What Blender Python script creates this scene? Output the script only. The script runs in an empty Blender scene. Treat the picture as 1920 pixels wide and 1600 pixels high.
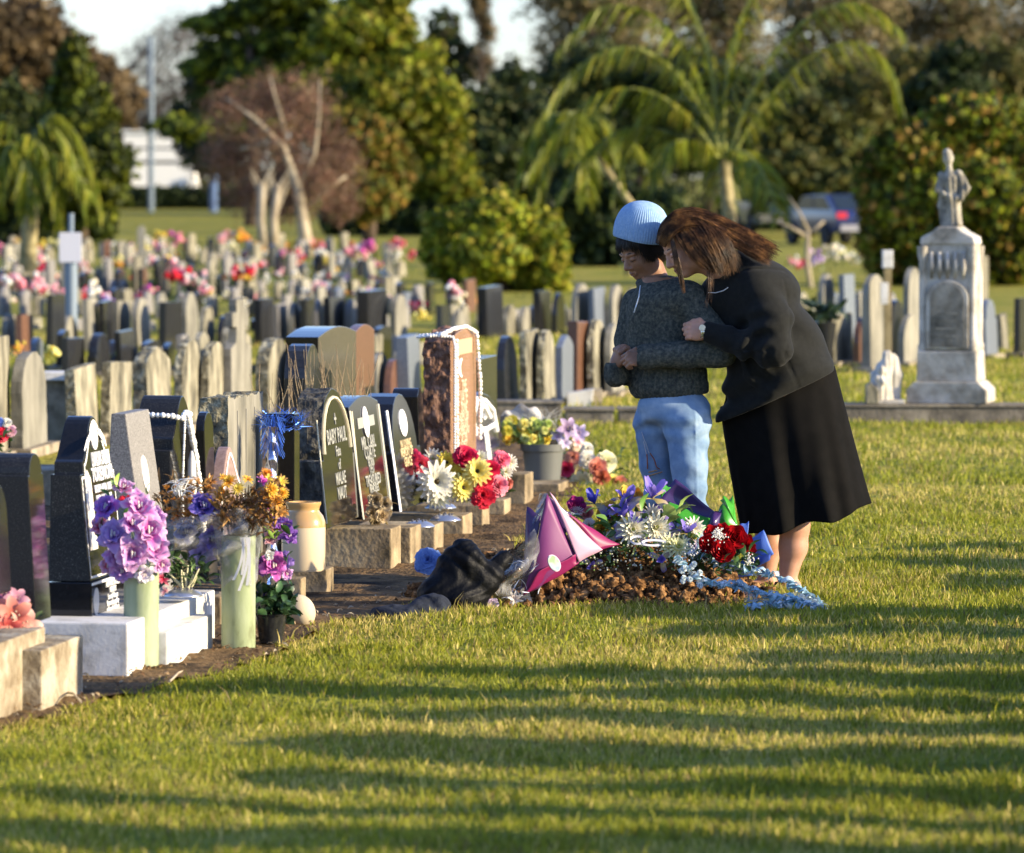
import bpy, bmesh, math, random
import numpy as np
from mathutils import Vector, Matrix, Euler, noise as mnoise
R = math.radians
sc = bpy.context.scene
COL = sc.collection

# ---------------------------------------------------------------- camera, sky, sun, exposure
F = 9600.0          # focal length in pixels of the 1920 wide photograph
HORIZ = 330.0       # horizon row
CAMZ = 1.625
cam_d = bpy.data.cameras.new('camera')
cam = bpy.data.objects.new('camera', cam_d)
COL.objects.link(cam)
cam.location = (0, 0, CAMZ)
cam.rotation_euler = (R(90), 0, 0)
cam_d.sensor_width = 36.0
cam_d.lens = 36.0 * F / 1920
cam_d.shift_y = -(800 - HORIZ) / 1920
cam_d.clip_start = 0.5
cam_d.clip_end = 4000
cam_d.dof.use_dof = True
cam_d.dof.focus_distance = 19.6
cam_d.dof.aperture_fstop = 5.0
cam_d.dof.aperture_blades = 8
sc.camera = cam

SUN_EL, SUN_AZ = 16.5, 14.0      # elevation; degrees towards the camera from due right
sdir = Vector((math.cos(R(SUN_EL)) * math.cos(R(SUN_AZ)), -math.cos(R(SUN_EL)) * math.sin(R(SUN_AZ)), math.sin(R(SUN_EL))))
world = bpy.data.worlds.new('World')
sc.world = world
world.use_nodes = True
wn = world.node_tree
bg = wn.nodes['Background']
sky = wn.nodes.new('ShaderNodeTexSky')
sky.sky_type = 'NISHITA'
sky.sun_disc = False
sky.sun_elevation = R(SUN_EL)
sky.sun_rotation = R(90 + SUN_AZ)
sky.dust_density = 0.6
sky.air_density = 1.0
sky.ozone_density = 1.5
tint = wn.nodes.new('ShaderNodeMix'); tint.data_type = 'RGBA'; tint.blend_type = 'MULTIPLY'
tint.inputs[0].default_value = 1.0
tint.inputs[7].default_value = (0.93, 1.04, 1.50, 1)      # cooler, clearer winter air
wn.links.new(sky.outputs[0], tint.inputs[6]); wn.links.new(tint.outputs[2], bg.inputs[0])
bg.inputs[1].default_value = 0.115
sun_d = bpy.data.lights.new('sun', 'SUN')
sun_d.energy = 5.0
sun_d.angle = R(0.5)
sun_d.color = (1.0, 0.83, 0.56)
sun = bpy.data.objects.new('sun', sun_d)
COL.objects.link(sun)
sun.rotation_euler = sdir.to_track_quat('Z', 'Y').to_euler()
sun.location = (30, -5, 12)
sc.view_settings.view_transform = 'Standard'
sc.view_settings.look = 'None'
sc.view_settings.exposure = 1.12
sc.view_settings.gamma = 1.0
sc.cycles.max_bounces = 6
sc.cycles.transparent_max_bounces = 12
sc.cycles.use_denoising = True

# ---------------------------------------------------------------- pixel <-> place
def P(px, py, Y):
    return Vector(((px - 960) / F * Y, Y, CAMZ - (py - HORIZ) / F * Y))
def G(px, py, z=0.0):
    Y = (CAMZ - z) * F / (py - HORIZ)
    return Vector(((px - 960) / F * Y, Y, z))

# ---------------------------------------------------------------- objects
def tag(o, label=None, cat=None, group=None, kind=None):
    if label: o['label'] = label
    if cat: o['category'] = cat
    if group: o['group'] = group
    if kind: o['kind'] = kind
    return o
def thing(name, label, cat, loc=(0, 0, 0), rz=0.0, group=None):
    o = bpy.data.objects.new(name, None)
    o.empty_display_size = 0.1
    COL.objects.link(o)
    o.location = loc
    o.rotation_euler = (0, 0, rz)
    return tag(o, label, cat, group)
def copy_tree(o, parent=None):
    c = o.copy()
    COL.objects.link(c)
    c.parent = parent
    for ch in list(o.children):
        copy_tree(ch, c)
    return c

class MB:
    """collects faces; build() links them as one mesh object"""
    def __init__(s):
        s.v = []; s.f = []; s.m = []; s.cur = 0
    def add(s, vs, fs):
        n = len(s.v)
        s.v.extend([tuple(v) for v in vs])
        s.f.extend([tuple(i + n for i in f) for f in fs])
        s.m.extend([s.cur] * len(fs))
        return s
    def box(s, c, d, rot=None):
        hx, hy, hz = d[0] / 2, d[1] / 2, d[2] / 2
        vs = [Vector((x, y, z)) for z in (-hz, hz) for y in (-hy, hy) for x in (-hx, hx)]
        if rot is not None: vs = [rot @ v for v in vs]
        vs = [v + Vector(c) for v in vs]
        return s.add(vs, [(0, 2, 3, 1), (4, 5, 7, 6), (0, 1, 5, 4), (2, 6, 7, 3), (0, 4, 6, 2), (1, 3, 7, 5)])
    def prism(s, out, y0, y1, f0=None, f1=None):
        """outline in (x,z) extruded along y; f0/f1 map (x,z)->y for front/back"""
        n = len(out)
        vs = [(x, (f0(x, z) if f0 else y0), z) for x, z in out] + [(x, (f1(x, z) if f1 else y1), z) for x, z in out]
        fs = [tuple(range(n)), tuple(range(2 * n - 1, n - 1, -1))]
        fs += [(i, i + n, (i + 1) % n + n, (i + 1) % n) for i in range(n)]
        return s.add(vs, fs)
    def tube(s, pts, rad, n=8, cap=True, flat=1.0):
        pts = [Vector(p) for p in pts]
        k = len(pts)
        if not hasattr(rad, '__len__'): rad = [rad] * k
        vs = []; fs = []
        up = None
        for i in range(k):
            t = (pts[min(i + 1, k - 1)] - pts[max(i - 1, 0)])
            if t.length < 1e-9: t = Vector((0, 0, 1))
            t.normalize()
            if up is None:
                up = Vector((0, 0, 1)) if abs(t.z) < 0.9 else Vector((1, 0, 0))
            a = t.cross(up)
            if a.length < 1e-6: a = t.orthogonal()
            a.normalize()
            b = a.cross(t).normalized()
            up = b
            for j in range(n):
                w = 2 * math.pi * j / n
                vs.append(pts[i] + a * (math.cos(w) * rad[i]) + b * (math.sin(w) * rad[i] * flat))
        for i in range(k - 1):
            for j in range(n):
                j2 = (j + 1) % n
                fs.append((i * n + j, i * n + j2, (i + 1) * n + j2, (i + 1) * n + j))
        if cap:
            fs.append(tuple(range(n - 1, -1, -1)))
            fs.append(tuple(range((k - 1) * n, k * n)))
        return s.add(vs, fs)
    def lathe(s, prof, n=24, c=(0, 0, 0), M=None, ell=1.0):
        vs = []; fs = []
        for r, z in prof:
            for j in range(n):
                w = 2 * math.pi * j / n
                vs.append(Vector((r * math.cos(w), r * math.sin(w) * ell, z)))
        if M is not None: vs = [M @ v for v in vs]
        vs = [v + Vector(c) for v in vs]
        for i in range(len(prof) - 1):
            for j in range(n):
                j2 = (j + 1) % n
                fs.append((i * n + j, i * n + j2, (i + 1) * n + j2, (i + 1) * n + j))
        fs.append(tuple(range(n - 1, -1, -1)))
        fs.append(tuple(range((len(prof) - 1) * n, len(prof) * n)))
        return s.add(vs, fs)
    def ball(s, c, r, n=8, m=6, M=None):
        if not hasattr(r, '__len__'): r = (r, r, r)
        vs = [Vector((0, 0, r[2]))]
        for i in range(1, m):
            th = math.pi * i / m
            for j in range(n):
                w = 2 * math.pi * j / n
                vs.append(Vector((r[0] * math.sin(th) * math.cos(w), r[1] * math.sin(th) * math.sin(w), r[2] * math.cos(th))))
        vs.append(Vector((0, 0, -r[2])))
        if M is not None: vs = [M @ v for v in vs]
        vs = [v + Vector(c) for v in vs]
        fs = [(0, 1 + j, 1 + (j + 1) % n) for j in range(n)]
        for i in range(m - 2):
            for j in range(n):
                a = 1 + i * n; j2 = (j + 1) % n
                fs.append((a + j, a + n + j, a + n + j2, a + j2))
        a = 1 + (m - 2) * n; l = len(vs) - 1
        fs += [(a + j, l, a + (j + 1) % n) for j in range(n)]
        return s.add(vs, fs)
    def grid(s, fn, nu, nv, close_u=False):
        vs = [fn(i / (nu - (0 if close_u else 1)), j / (nv - 1)) for i in range(nu) for j in range(nv)]
        fs = []
        for i in range(nu if close_u else nu - 1):
            for j in range(nv - 1):
                i2 = (i + 1) % nu
                fs.append((i * nv + j, i2 * nv + j, i2 * nv + j + 1, i * nv + j + 1))
        return s.add(vs, fs)
    def build(s, name, mat, parent=None, smooth=False, bevel=0.0, solid=0.0, sub=0, mw=None):
        me = bpy.data.meshes.new(name)
        me.from_pydata(s.v, [], s.f)
        mats = mat if isinstance(mat, (list, tuple)) else [mat]
        for m_ in mats: me.materials.append(m_)
        if len(mats) > 1: me.polygons.foreach_set('material_index', s.m)
        if bevel or solid or True:
            bm = bmesh.new(); bm.from_mesh(me)
            bmesh.ops.recalc_face_normals(bm, faces=bm.faces)
            if bevel:
                es = [e for e in bm.edges if len(e.link_faces) == 2 and e.calc_face_angle(0) > R(38)]
                bmesh.ops.bevel(bm, geom=es, offset=bevel, segments=2, profile=0.6, affect='EDGES', clamp_overlap=True)
            bm.to_mesh(me); bm.free()
        if smooth:
            me.polygons.foreach_set('use_smooth', [True] * len(me.polygons))
            if smooth is not True: me.set_sharp_from_angle(angle=R(smooth))
        o = bpy.data.objects.new(name, me)
        COL.objects.link(o)
        if parent is not None: o.parent = parent
        if solid:
            md = o.modifiers.new('solid', 'SOLIDIFY'); md.thickness = solid; md.offset = 0
        if sub:
            md = o.modifiers.new('sub', 'SUBSURF'); md.levels = sub; md.render_levels = sub
        return o

def np_mesh(name, V, Fq, mat, parent=None, smooth=True, col=None):
    """fast mesh from arrays; Fq is (n,3) or (n,4)"""
    me = bpy.data.meshes.new(name)
    V = np.asarray(V, np.float32); Fq = np.asarray(Fq, np.int32)
    me.vertices.add(len(V)); me.vertices.foreach_set('co', V.ravel())
    k = Fq.shape[1]
    me.loops.add(Fq.size); me.loops.foreach_set('vertex_index', Fq.ravel())
    me.polygons.add(len(Fq))
    me.polygons.foreach_set('loop_start', np.arange(0, Fq.size, k, dtype=np.int32))
    if smooth: me.polygons.foreach_set('use_smooth', np.ones(len(Fq), bool))
    me.update(calc_edges=True)
    if col is not None:
        a = me.color_attributes.new('col', 'FLOAT_COLOR', 'POINT')
        c4 = np.ones((len(V), 4), np.float32); c4[:, :3] = col
        a.data.foreach_set('color', c4.ravel())
    me.materials.append(mat)
    me.validate()
    o = bpy.data.objects.new(name, me)
    COL.objects.link(o)
    if parent is not None: o.parent = parent
    return o

# ---------------------------------------------------------------- materials
_mc = {}
def mat(name, cols, scale=8, rough=0.6, bump=0.0, bscale=60, spec=0.4, metal=0.0, coat=0.0, detail=6, stretch=(1, 1, 1),
        trans=0.0, alpha=1.0, sheen=0.0, pos=None, attr=False, world_co=False, rvar=0.0, transl=0.0, ior=1.45, aniso=0.0, coatr=0.05, bdist=0.01, hue=0.0):
    if name in _mc: return _mc[name]
    m = bpy.data.materials.new(name); m.use_nodes = True
    nt = m.node_tree; nd = nt.nodes; L = nt.links
    b = nd['Principled BSDF']
    if not isinstance(cols, list): cols = [cols]
    tc = nd.new('ShaderNodeTexCoord')
    mp = nd.new('ShaderNodeMapping')
    if world_co:
        g = nd.new('ShaderNodeNewGeometry'); L.new(g.outputs['Position'], mp.inputs['Vector'])
    else:
        L.new(tc.outputs['Object'], mp.inputs['Vector'])
        oi = nd.new('ShaderNodeObjectInfo')
        mm = nd.new('ShaderNodeMath'); mm.operation = 'MULTIPLY'; mm.inputs[1].default_value = 37.0
        L.new(oi.outputs['Random'], mm.inputs[0]); L.new(mm.outputs[0], mp.inputs['Location'])
    mp.inputs['Scale'].default_value = stretch
    colout = None
    if attr:
        at = nd.new('ShaderNodeAttribute'); at.attribute_name = 'col'; colout = at.outputs['Color']
    elif len(cols) > 1:
        nz = nd.new('ShaderNodeTexNoise'); nz.inputs['Scale'].default_value = scale
        nz.inputs['Detail'].default_value = detail; nz.inputs['Roughness'].default_value = 0.62
        L.new(mp.outputs[0], nz.inputs['Vector'])
        cr = nd.new('ShaderNodeValToRGB')
        n = len(cols)
        ps = pos or [0.32 + 0.36 * i / (n - 1) for i in range(n)]
        while len(cr.color_ramp.elements) < n: cr.color_ramp.elements.new(0.5)
        for i, c in enumerate(cols):
            cr.color_ramp.elements[i].position = ps[i]; cr.color_ramp.elements[i].color = (*c, 1)
        L.new(nz.outputs['Fac'], cr.inputs[0]); colout = cr.outputs[0]
    else:
        b.inputs['Base Color'].default_value = (*cols[0], 1)
    if hue and colout is not None:
        oi2 = nd.new('ShaderNodeObjectInfo')
        mr = nd.new('ShaderNodeMapRange'); mr.inputs['To Min'].default_value = 1 - hue; mr.inputs['To Max'].default_value = 1 + hue
        L.new(oi2.outputs['Random'], mr.inputs['Value'])
        hs = nd.new('ShaderNodeHueSaturation'); L.new(mr.outputs[0], hs.inputs['Value']); L.new(colout, hs.inputs['Color'])
        colout = hs.outputs[0]
    if colout is not None: L.new(colout, b.inputs['Base Color'])
    b.inputs['Roughness'].default_value = rough
    b.inputs['Specular IOR Level'].default_value = spec
    b.inputs['Metallic'].default_value = metal
    b.inputs['Coat Weight'].default_value = coat
    b.inputs['Coat Roughness'].default_value = coatr
    b.inputs['Transmission Weight'].default_value = trans
    b.inputs['Alpha'].default_value = alpha
    b.inputs['Sheen Weight'].default_value = sheen
    b.inputs['IOR'].default_value = ior
    b.inputs['Anisotropic'].default_value = aniso
    if rvar:
        n3 = nd.new('ShaderNodeTexNoise'); n3.inputs['Scale'].default_value = scale * 1.7
        L.new(mp.outputs[0], n3.inputs['Vector'])
        mr = nd.new('ShaderNodeMapRange'); mr.inputs['To Min'].default_value = max(0, rough - rvar); mr.inputs['To Max'].default_value = min(1, rough + rvar)
        L.new(n3.outputs['Fac'], mr.inputs['Value']); L.new(mr.outputs[0], b.inputs['Roughness'])
    if bump:
        n2 = nd.new('ShaderNodeTexNoise'); n2.inputs['Scale'].default_value = bscale; n2.inputs['Detail'].default_value = 5
        L.new(mp.outputs[0], n2.inputs['Vector'])
        bp = nd.new('ShaderNodeBump'); bp.inputs['Strength'].default_value = bump; bp.inputs['Distance'].default_value = bdist
        L.new(n2.outputs['Fac'], bp.inputs['Height']); L.new(bp.outputs[0], b.inputs['Normal'])
    if transl:
        tr = nd.new('ShaderNodeBsdfTranslucent')
        if colout is not None: L.new(colout, tr.inputs['Color'])
        else: tr.inputs['Color'].default_value = (*cols[0], 1)
        mx = nd.new('ShaderNodeMixShader'); mx.inputs[0].default_value = transl
        L.new(b.outputs[0], mx.inputs[1]); L.new(tr.outputs[0], mx.inputs[2])
        L.new(mx.outputs[0], nd['Material Output'].inputs[0])
    _mc[name] = m
    return m
def plain(name, c, rough=0.6, **k): return mat(name, [c], rough=rough, **k)
def film(name, tint=(0.9, 0.92, 0.95), amount=0.25, rough=0.12):
    """clear plastic wrap: mostly see-through with glossy creases"""
    if name in _mc: return _mc[name]
    m = bpy.data.materials.new(name); m.use_nodes = True
    nt = m.node_tree; nd = nt.nodes; L = nt.links
    b = nd['Principled BSDF']
    b.inputs['Base Color'].default_value = (*[t_ * .4 for t_ in tint], 1); b.inputs['Roughness'].default_value = rough
    b.inputs['Specular IOR Level'].default_value = 0.9
    t = nd.new('ShaderNodeBsdfTransparent'); mx = nd.new('ShaderNodeMixShader')
    fr = nd.new('ShaderNodeLayerWeight'); fr.inputs['Blend'].default_value = 0.55
    nz = nd.new('ShaderNodeTexNoise'); nz.inputs['Scale'].default_value = 26; nz.inputs['Detail'].default_value = 4
    tc = nd.new('ShaderNodeTexCoord'); L.new(tc.outputs['Object'], nz.inputs['Vector'])
    cr = nd.new('ShaderNodeMapRange'); cr.inputs['From Min'].default_value = 0.48; cr.inputs['From Max'].default_value = 0.7
    cr.inputs['To Min'].default_value = amount * 0.35; cr.inputs['To Max'].default_value = min(1, amount * 2.4)
    L.new(nz.outputs['Fac'], cr.inputs['Value'])
    ad = nd.new('ShaderNodeMath'); ad.operation = 'MULTIPLY_ADD'; ad.inputs[1].default_value = 0.45; ad.use_clamp = True
    L.new(fr.outputs['Facing'], ad.inputs[0]); L.new(cr.outputs[0], ad.inputs[2])
    L.new(ad.outputs[0], mx.inputs[0]); L.new(t.outputs[0], mx.inputs[1]); L.new(b.outputs[0], mx.inputs[2])
    bp = nd.new('ShaderNodeBump'); bp.inputs['Strength'].default_value = 0.8; bp.inputs['Distance'].default_value = 0.01
    L.new(nz.outputs['Fac'], bp.inputs['Height']); L.new(bp.outputs[0], b.inputs['Normal'])
    L.new(mx.outputs[0], nd['Material Output'].inputs[0])
    _mc[name] = m
    return m

# ---------------------------------------------------------------- signed-distance bodies
class SDF:
    def __init__(s, lo, hi, res):
        s.lo = np.array(lo, float); s.res = res
        s.n = (np.ceil((np.array(hi) - s.lo) / res).astype(int) + 1)
        s.d = np.full(s.n, 1.0, np.float32)
    def _sub(s, lo, hi):
        a = np.clip(np.floor((np.array(lo) - s.lo) / s.res).astype(int), 0, s.n - 1)
        b = np.clip(np.ceil((np.array(hi) - s.lo) / s.res).astype(int) + 1, 1, s.n)
        sl = tuple(slice(a[i], max(b[i], a[i] + 1)) for i in range(3))
        ax = [(s.lo[i] + s.res * np.arange(sl[i].start, sl[i].stop)).astype(np.float32) for i in range(3)]
        X, Y, Z = np.meshgrid(*ax, indexing='ij', sparse=True)
        return sl, X, Y, Z
    def _mix(s, sl, d, k, op):
        o = s.d[sl]
        if op == 'sub': o = -o
        h = np.maximum(k - np.abs(o - d), 0) / max(k, 1e-6)
        r = np.minimum(o, d) - h * h * k * 0.25
        s.d[sl] = -r if op == 'sub' else r
    def cap(s, a, b, ra, rb, k=0.01, op='add', flat=None):
        a = np.array(a, float); b = np.array(b, float); m = max(ra, rb) + k + 3 * s.res
        sl, X, Y, Z = s._sub(np.minimum(a, b) - m, np.maximum(a, b) + m)
        ba = b - a; L2 = max(float(ba @ ba), 1e-9)
        h = np.clip(((X - a[0]) * ba[0] + (Y - a[1]) * ba[1] + (Z - a[2]) * ba[2]) / L2, 0, 1)
        d = np.sqrt((X - a[0] - ba[0] * h) ** 2 + (Y - a[1] - ba[1] * h) ** 2 + (Z - a[2] - ba[2] * h) ** 2) - (ra + (rb - ra) * h)
        s._mix(sl, d, k, op); return s
    def chain(s, pts, rads, k=0.01):
        for i in range(len(pts) - 1): s.cap(pts[i], pts[i + 1], rads[i], rads[i + 1], k)
        return s
    def ell(s, c, r, rot=None, k=0.01, op='add'):
        c = np.array(c, float); r = np.array(r, float); m = r.max() + k + 3 * s.res
        sl, X, Y, Z = s._sub(c - m, c + m)
        x, y, z = X - c[0], Y - c[1], Z - c[2]
        if rot is not None:
            M = np.array(rot.transposed().to_3x3() if hasattr(rot, 'transposed') else rot)
            x, y, z = (M[0][0] * x + M[0][1] * y + M[0][2] * z, M[1][0] * x + M[1][1] * y + M[1][2] * z, M[2][0] * x + M[2][1] * y + M[2][2] * z)
        k0 = np.sqrt((x / r[0]) ** 2 + (y / r[1]) ** 2 + (z / r[2]) ** 2)
        k1 = np.sqrt((x / r[0] ** 2) ** 2 + (y / r[1] ** 2) ** 2 + (z / r[2] ** 2) ** 2)
        d = k0 * (k0 - 1) / np.maximum(k1, 1e-6)
        s._mix(sl, d, k, op); return s
    def disp(s, fn):
        """fn(X,Y,Z) added to the distance"""
        sl, X, Y, Z = s._sub(s.lo, s.lo + s.n * s.res)
        s.d = (s.d + fn(X, Y, Z)).astype(np.float32); return s
    def cut(s, p, nrm, k=0.004):
        """remove everything on the +nrm side of plane p"""
        sl, X, Y, Z = s._sub(s.lo, s.lo + s.n * s.res)
        nrm = np.array(nrm, float); nrm /= np.linalg.norm(nrm)
        d = (X - p[0]) * nrm[0] + (Y - p[1]) * nrm[1] + (Z - p[2]) * nrm[2]
        s.d = np.maximum(s.d, d).astype(np.float32); return s
    def mesh(s, it=1):
        d = s.d; n = d.shape
        ins = d < 0
        c = np.zeros(tuple(k - 1 for k in n), np.uint8)
        for dx in (0, 1):
            for dy in (0, 1):
                for dz in (0, 1):
                    c += ins[dx:n[0] - 1 + dx, dy:n[1] - 1 + dy, dz:n[2] - 1 + dz]
        act = (c > 0) & (c < 8)
        I = np.argwhere(act)
        idx = np.full(act.shape, -1, np.int32); idx[act] = np.arange(len(I))
        acc = np.zeros((len(I), 3)); cnt = np.zeros(len(I))
        offs = [(0, 0, 0), (1, 0, 0), (0, 1, 0), (1, 1, 0), (0, 0, 1), (1, 0, 1), (0, 1, 1), (1, 1, 1)]
        cv = [d[I[:, 0] + o[0], I[:, 1] + o[1], I[:, 2] + o[2]] for o in offs]
        for a in range(8):
            for b in range(a + 1, 8):
                df = [offs[b][i] - offs[a][i] for i in range(3)]
                if sum(map(abs, df)) != 1: continue
                va, vb = cv[a], cv[b]
                mk = (va < 0) != (vb < 0)
                t = np.where(mk, va / np.where(mk, va - vb, 1), 0)
                for i in range(3):
                    acc[:, i] += np.where(mk, offs[a][i] + t * df[i], 0)
                cnt += mk
        V = s.lo + s.res * (I + acc / np.maximum(cnt, 1)[:, None])
        quads = []
        for ax in range(3):
            o = [0, 0, 0]; o[ax] = 1
            A = ins[:n[0] - o[0], :n[1] - o[1], :n[2] - o[2]]; B = ins[o[0]:, o[1]:, o[2]:]
            e = np.argwhere(A != B)
            u, w = (ax + 1) % 3, (ax + 2) % 3
            ok = (e[:, u] > 0) & (e[:, w] > 0) & (e[:, u] < n[u] - 1) & (e[:, w] < n[w] - 1)
            e = e[ok]
            def at(du, dw):
                q = e.copy(); q[:, u] -= du; q[:, w] -= dw
                return idx[q[:, 0], q[:, 1], q[:, 2]]
            q = np.stack([at(1, 1), at(0, 1), at(0, 0), at(1, 0)], 1)
            fl = ~ins[e[:, 0], e[:, 1], e[:, 2]]
            q[fl] = q[fl][:, ::-1]
            quads.append(q)
        Q = np.concatenate(quads)
        Q = Q[(Q >= 0).all(1)]
        for _ in range(it):     # light smoothing along quad edges
            S = np.zeros_like(V); C = np.zeros(len(V))
            for i in range(4):
                a, b = Q[:, i], Q[:, (i + 1) % 4]
                for k_ in range(3):
                    S[:, k_] += np.bincount(a, V[b, k_], len(V)) + np.bincount(b, V[a, k_], len(V))
                C += np.bincount(a, minlength=len(V)) + np.bincount(b, minlength=len(V))
            V = 0.5 * V + 0.5 * S / np.maximum(C, 1)[:, None]
        return V, Q
def fbm(x, y, seed=0.0, sc_=1.0, oct_=3):
    """cheap smooth pseudo noise, vectorised"""
    r = 0.0; a = 1.0
    for o in range(oct_):
        f = sc_ * (2.03 ** o); s_ = seed * 7.3 + o * 19.1
        r = r + a * (np.sin(x * f * 1.7 + 1.3 * np.sin(y * f * 1.1 + s_) + s_) * np.cos(y * f * 1.9 + 1.7 * np.sin(x * f * 0.9 + s_ * 1.3) + s_ * 0.7))
        a *= 0.5
    return r
# ---------------------------------------------------------------- ground, lawn, soil strip, grass
ROW_A = R(8.65)
RV = Vector((math.sin(ROW_A), math.cos(ROW_A), 0))
NV = Vector((math.cos(ROW_A), -math.sin(ROW_A), 0))
_edge_px = [(-300, 1475), (-150, 1425), (0, 1372), (110, 1340), (200, 1312), (300, 1288), (400, 1262), (490, 1236), (560, 1200), (605, 1172), (700, 1158), (800, 1135), (900, 1095), (960, 1050), (985, 1000), (1010, 968), (1078, 920), (1088, 872), (1058, 835), (950, 800)]
EDGE = [G(a, b) for a, b in _edge_px]
EY = np.array([e.y for e in EDGE]); EX = np.array([e.x for e in EDGE])
def edge_x(y):
    y = np.asarray(y, float)
    x = np.interp(y, EY, EX)
    x = np.where(y > EY[-1], EX[-1] - (y - EY[-1]) * 0.02, x)
    return x + 0.02 * np.sin(y * 9.1) + 0.012 * np.sin(y * 23.7 + 1)
def gh(x, y):
    """height of the lawn"""
    x = np.asarray(x, float); y = np.asarray(y, float)
    a = np.clip((x - edge_x(y) - 0.05) / 0.35, 0, 1) * np.clip((48 - y) / 14, 0, 1)
    return a * (0.02 + 0.016 * fbm(x, y, 1.0, 0.9, 3) + 0.006 * fbm(x, y, 3.0, 5.0, 2))

# ground sheet out to the horizon
xs = np.concatenate([-np.geomspace(900, 7, 22), np.arange(-6, 9, 0.12), np.geomspace(9.5, 900, 22)])
ys = np.concatenate([-np.geomspace(300, 2, 8), np.arange(0, 46, 0.14), np.geomspace(47, 3000, 34)])
XX, YY = np.meshgrid(xs, ys, indexing='ij')
ZZ = gh(XX, YY)
nv = len(ys)
V = np.stack([XX.ravel(), YY.ravel(), ZZ.ravel()], 1)
ii, jj = np.meshgrid(np.arange(len(xs) - 1), np.arange(nv - 1), indexing='ij')
a0 = (ii * nv + jj).ravel()
Q = np.stack([a0, a0 + nv, a0 + nv + 1, a0 + 1], 1)
m_lawn = mat('lawn', [(0.06, 0.085, 0.010), (0.20, 0.21, 0.026), (0.32, 0.27, 0.055), (0.16, 0.20, 0.022)], scale=0.9, rough=0.95, detail=12, bump=1.0, bscale=14, bdist=0.06, world_co=True, spec=0.1, pos=[0.3, 0.43, 0.55, 0.68])
g_o = np_mesh('ground', V, Q, m_lawn)
tag(g_o, kind='structure')

# bare soil and concrete footing along the near row of graves
m_soil = mat('soil_strip', [(0.028, 0.018, 0.009), (0.085, 0.056, 0.028), (0.19, 0.12, 0.055), (0.055, 0.035, 0.018)], scale=6, rough=0.95, bump=1.0, bscale=40, bdist=0.02, world_co=True, spec=0.15, detail=10)
m_conc = mat('old_concrete', [(0.10, 0.085, 0.06), (0.25, 0.21, 0.15), (0.38, 0.33, 0.25)], scale=7, rough=0.9, bump=0.5, bscale=45, spec=0.2, detail=9)
m_concy = mat('weathered_concrete', [(0.09, 0.07, 0.04), (0.26, 0.20, 0.12), (0.42, 0.34, 0.21)], scale=5, rough=0.9, bump=0.6, bscale=40, spec=0.2, detail=9)
sv = []; sf = []
yy = np.arange(9, 33.4, 0.1)
ex = edge_x(yy)
for k, y in enumerate(yy):
    e = ex[k] + 0.03
    for j in range(12):
        x = e - 2.6 * j / 11
        z = 0.004 + max(0, 0.012 * math.sin(x * 31 + y * 17) + 0.010 * math.sin(x * 57 - y * 41)) + (0.0 if j else 0.001)
        sv.append((x, y, z))
for k in range(len(yy) - 1):
    for j in range(11):
        a = k * 12 + j
        sf.append((a, a + 1, a + 13, a + 12))
tag(np_mesh('soil_path', np.array(sv), np.array(sf), m_soil), kind='structure')

# soil mound footprint, used by the grass too
MC = G(1120, 1128); MCX, MCY = MC.x, MC.y + 0.25
def mound_h(x, y):
    x = np.asarray(x, float); y = np.asarray(y, float)
    u = (x - MCX) / 0.66; v = (y - MCY) / 0.75
    r = np.sqrt(np.abs(u) ** 2.3 + np.abs(v) ** 2.3)
    return 0.235 * np.clip(1 - r, 0, 1) ** 0.65 - 0.02

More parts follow.
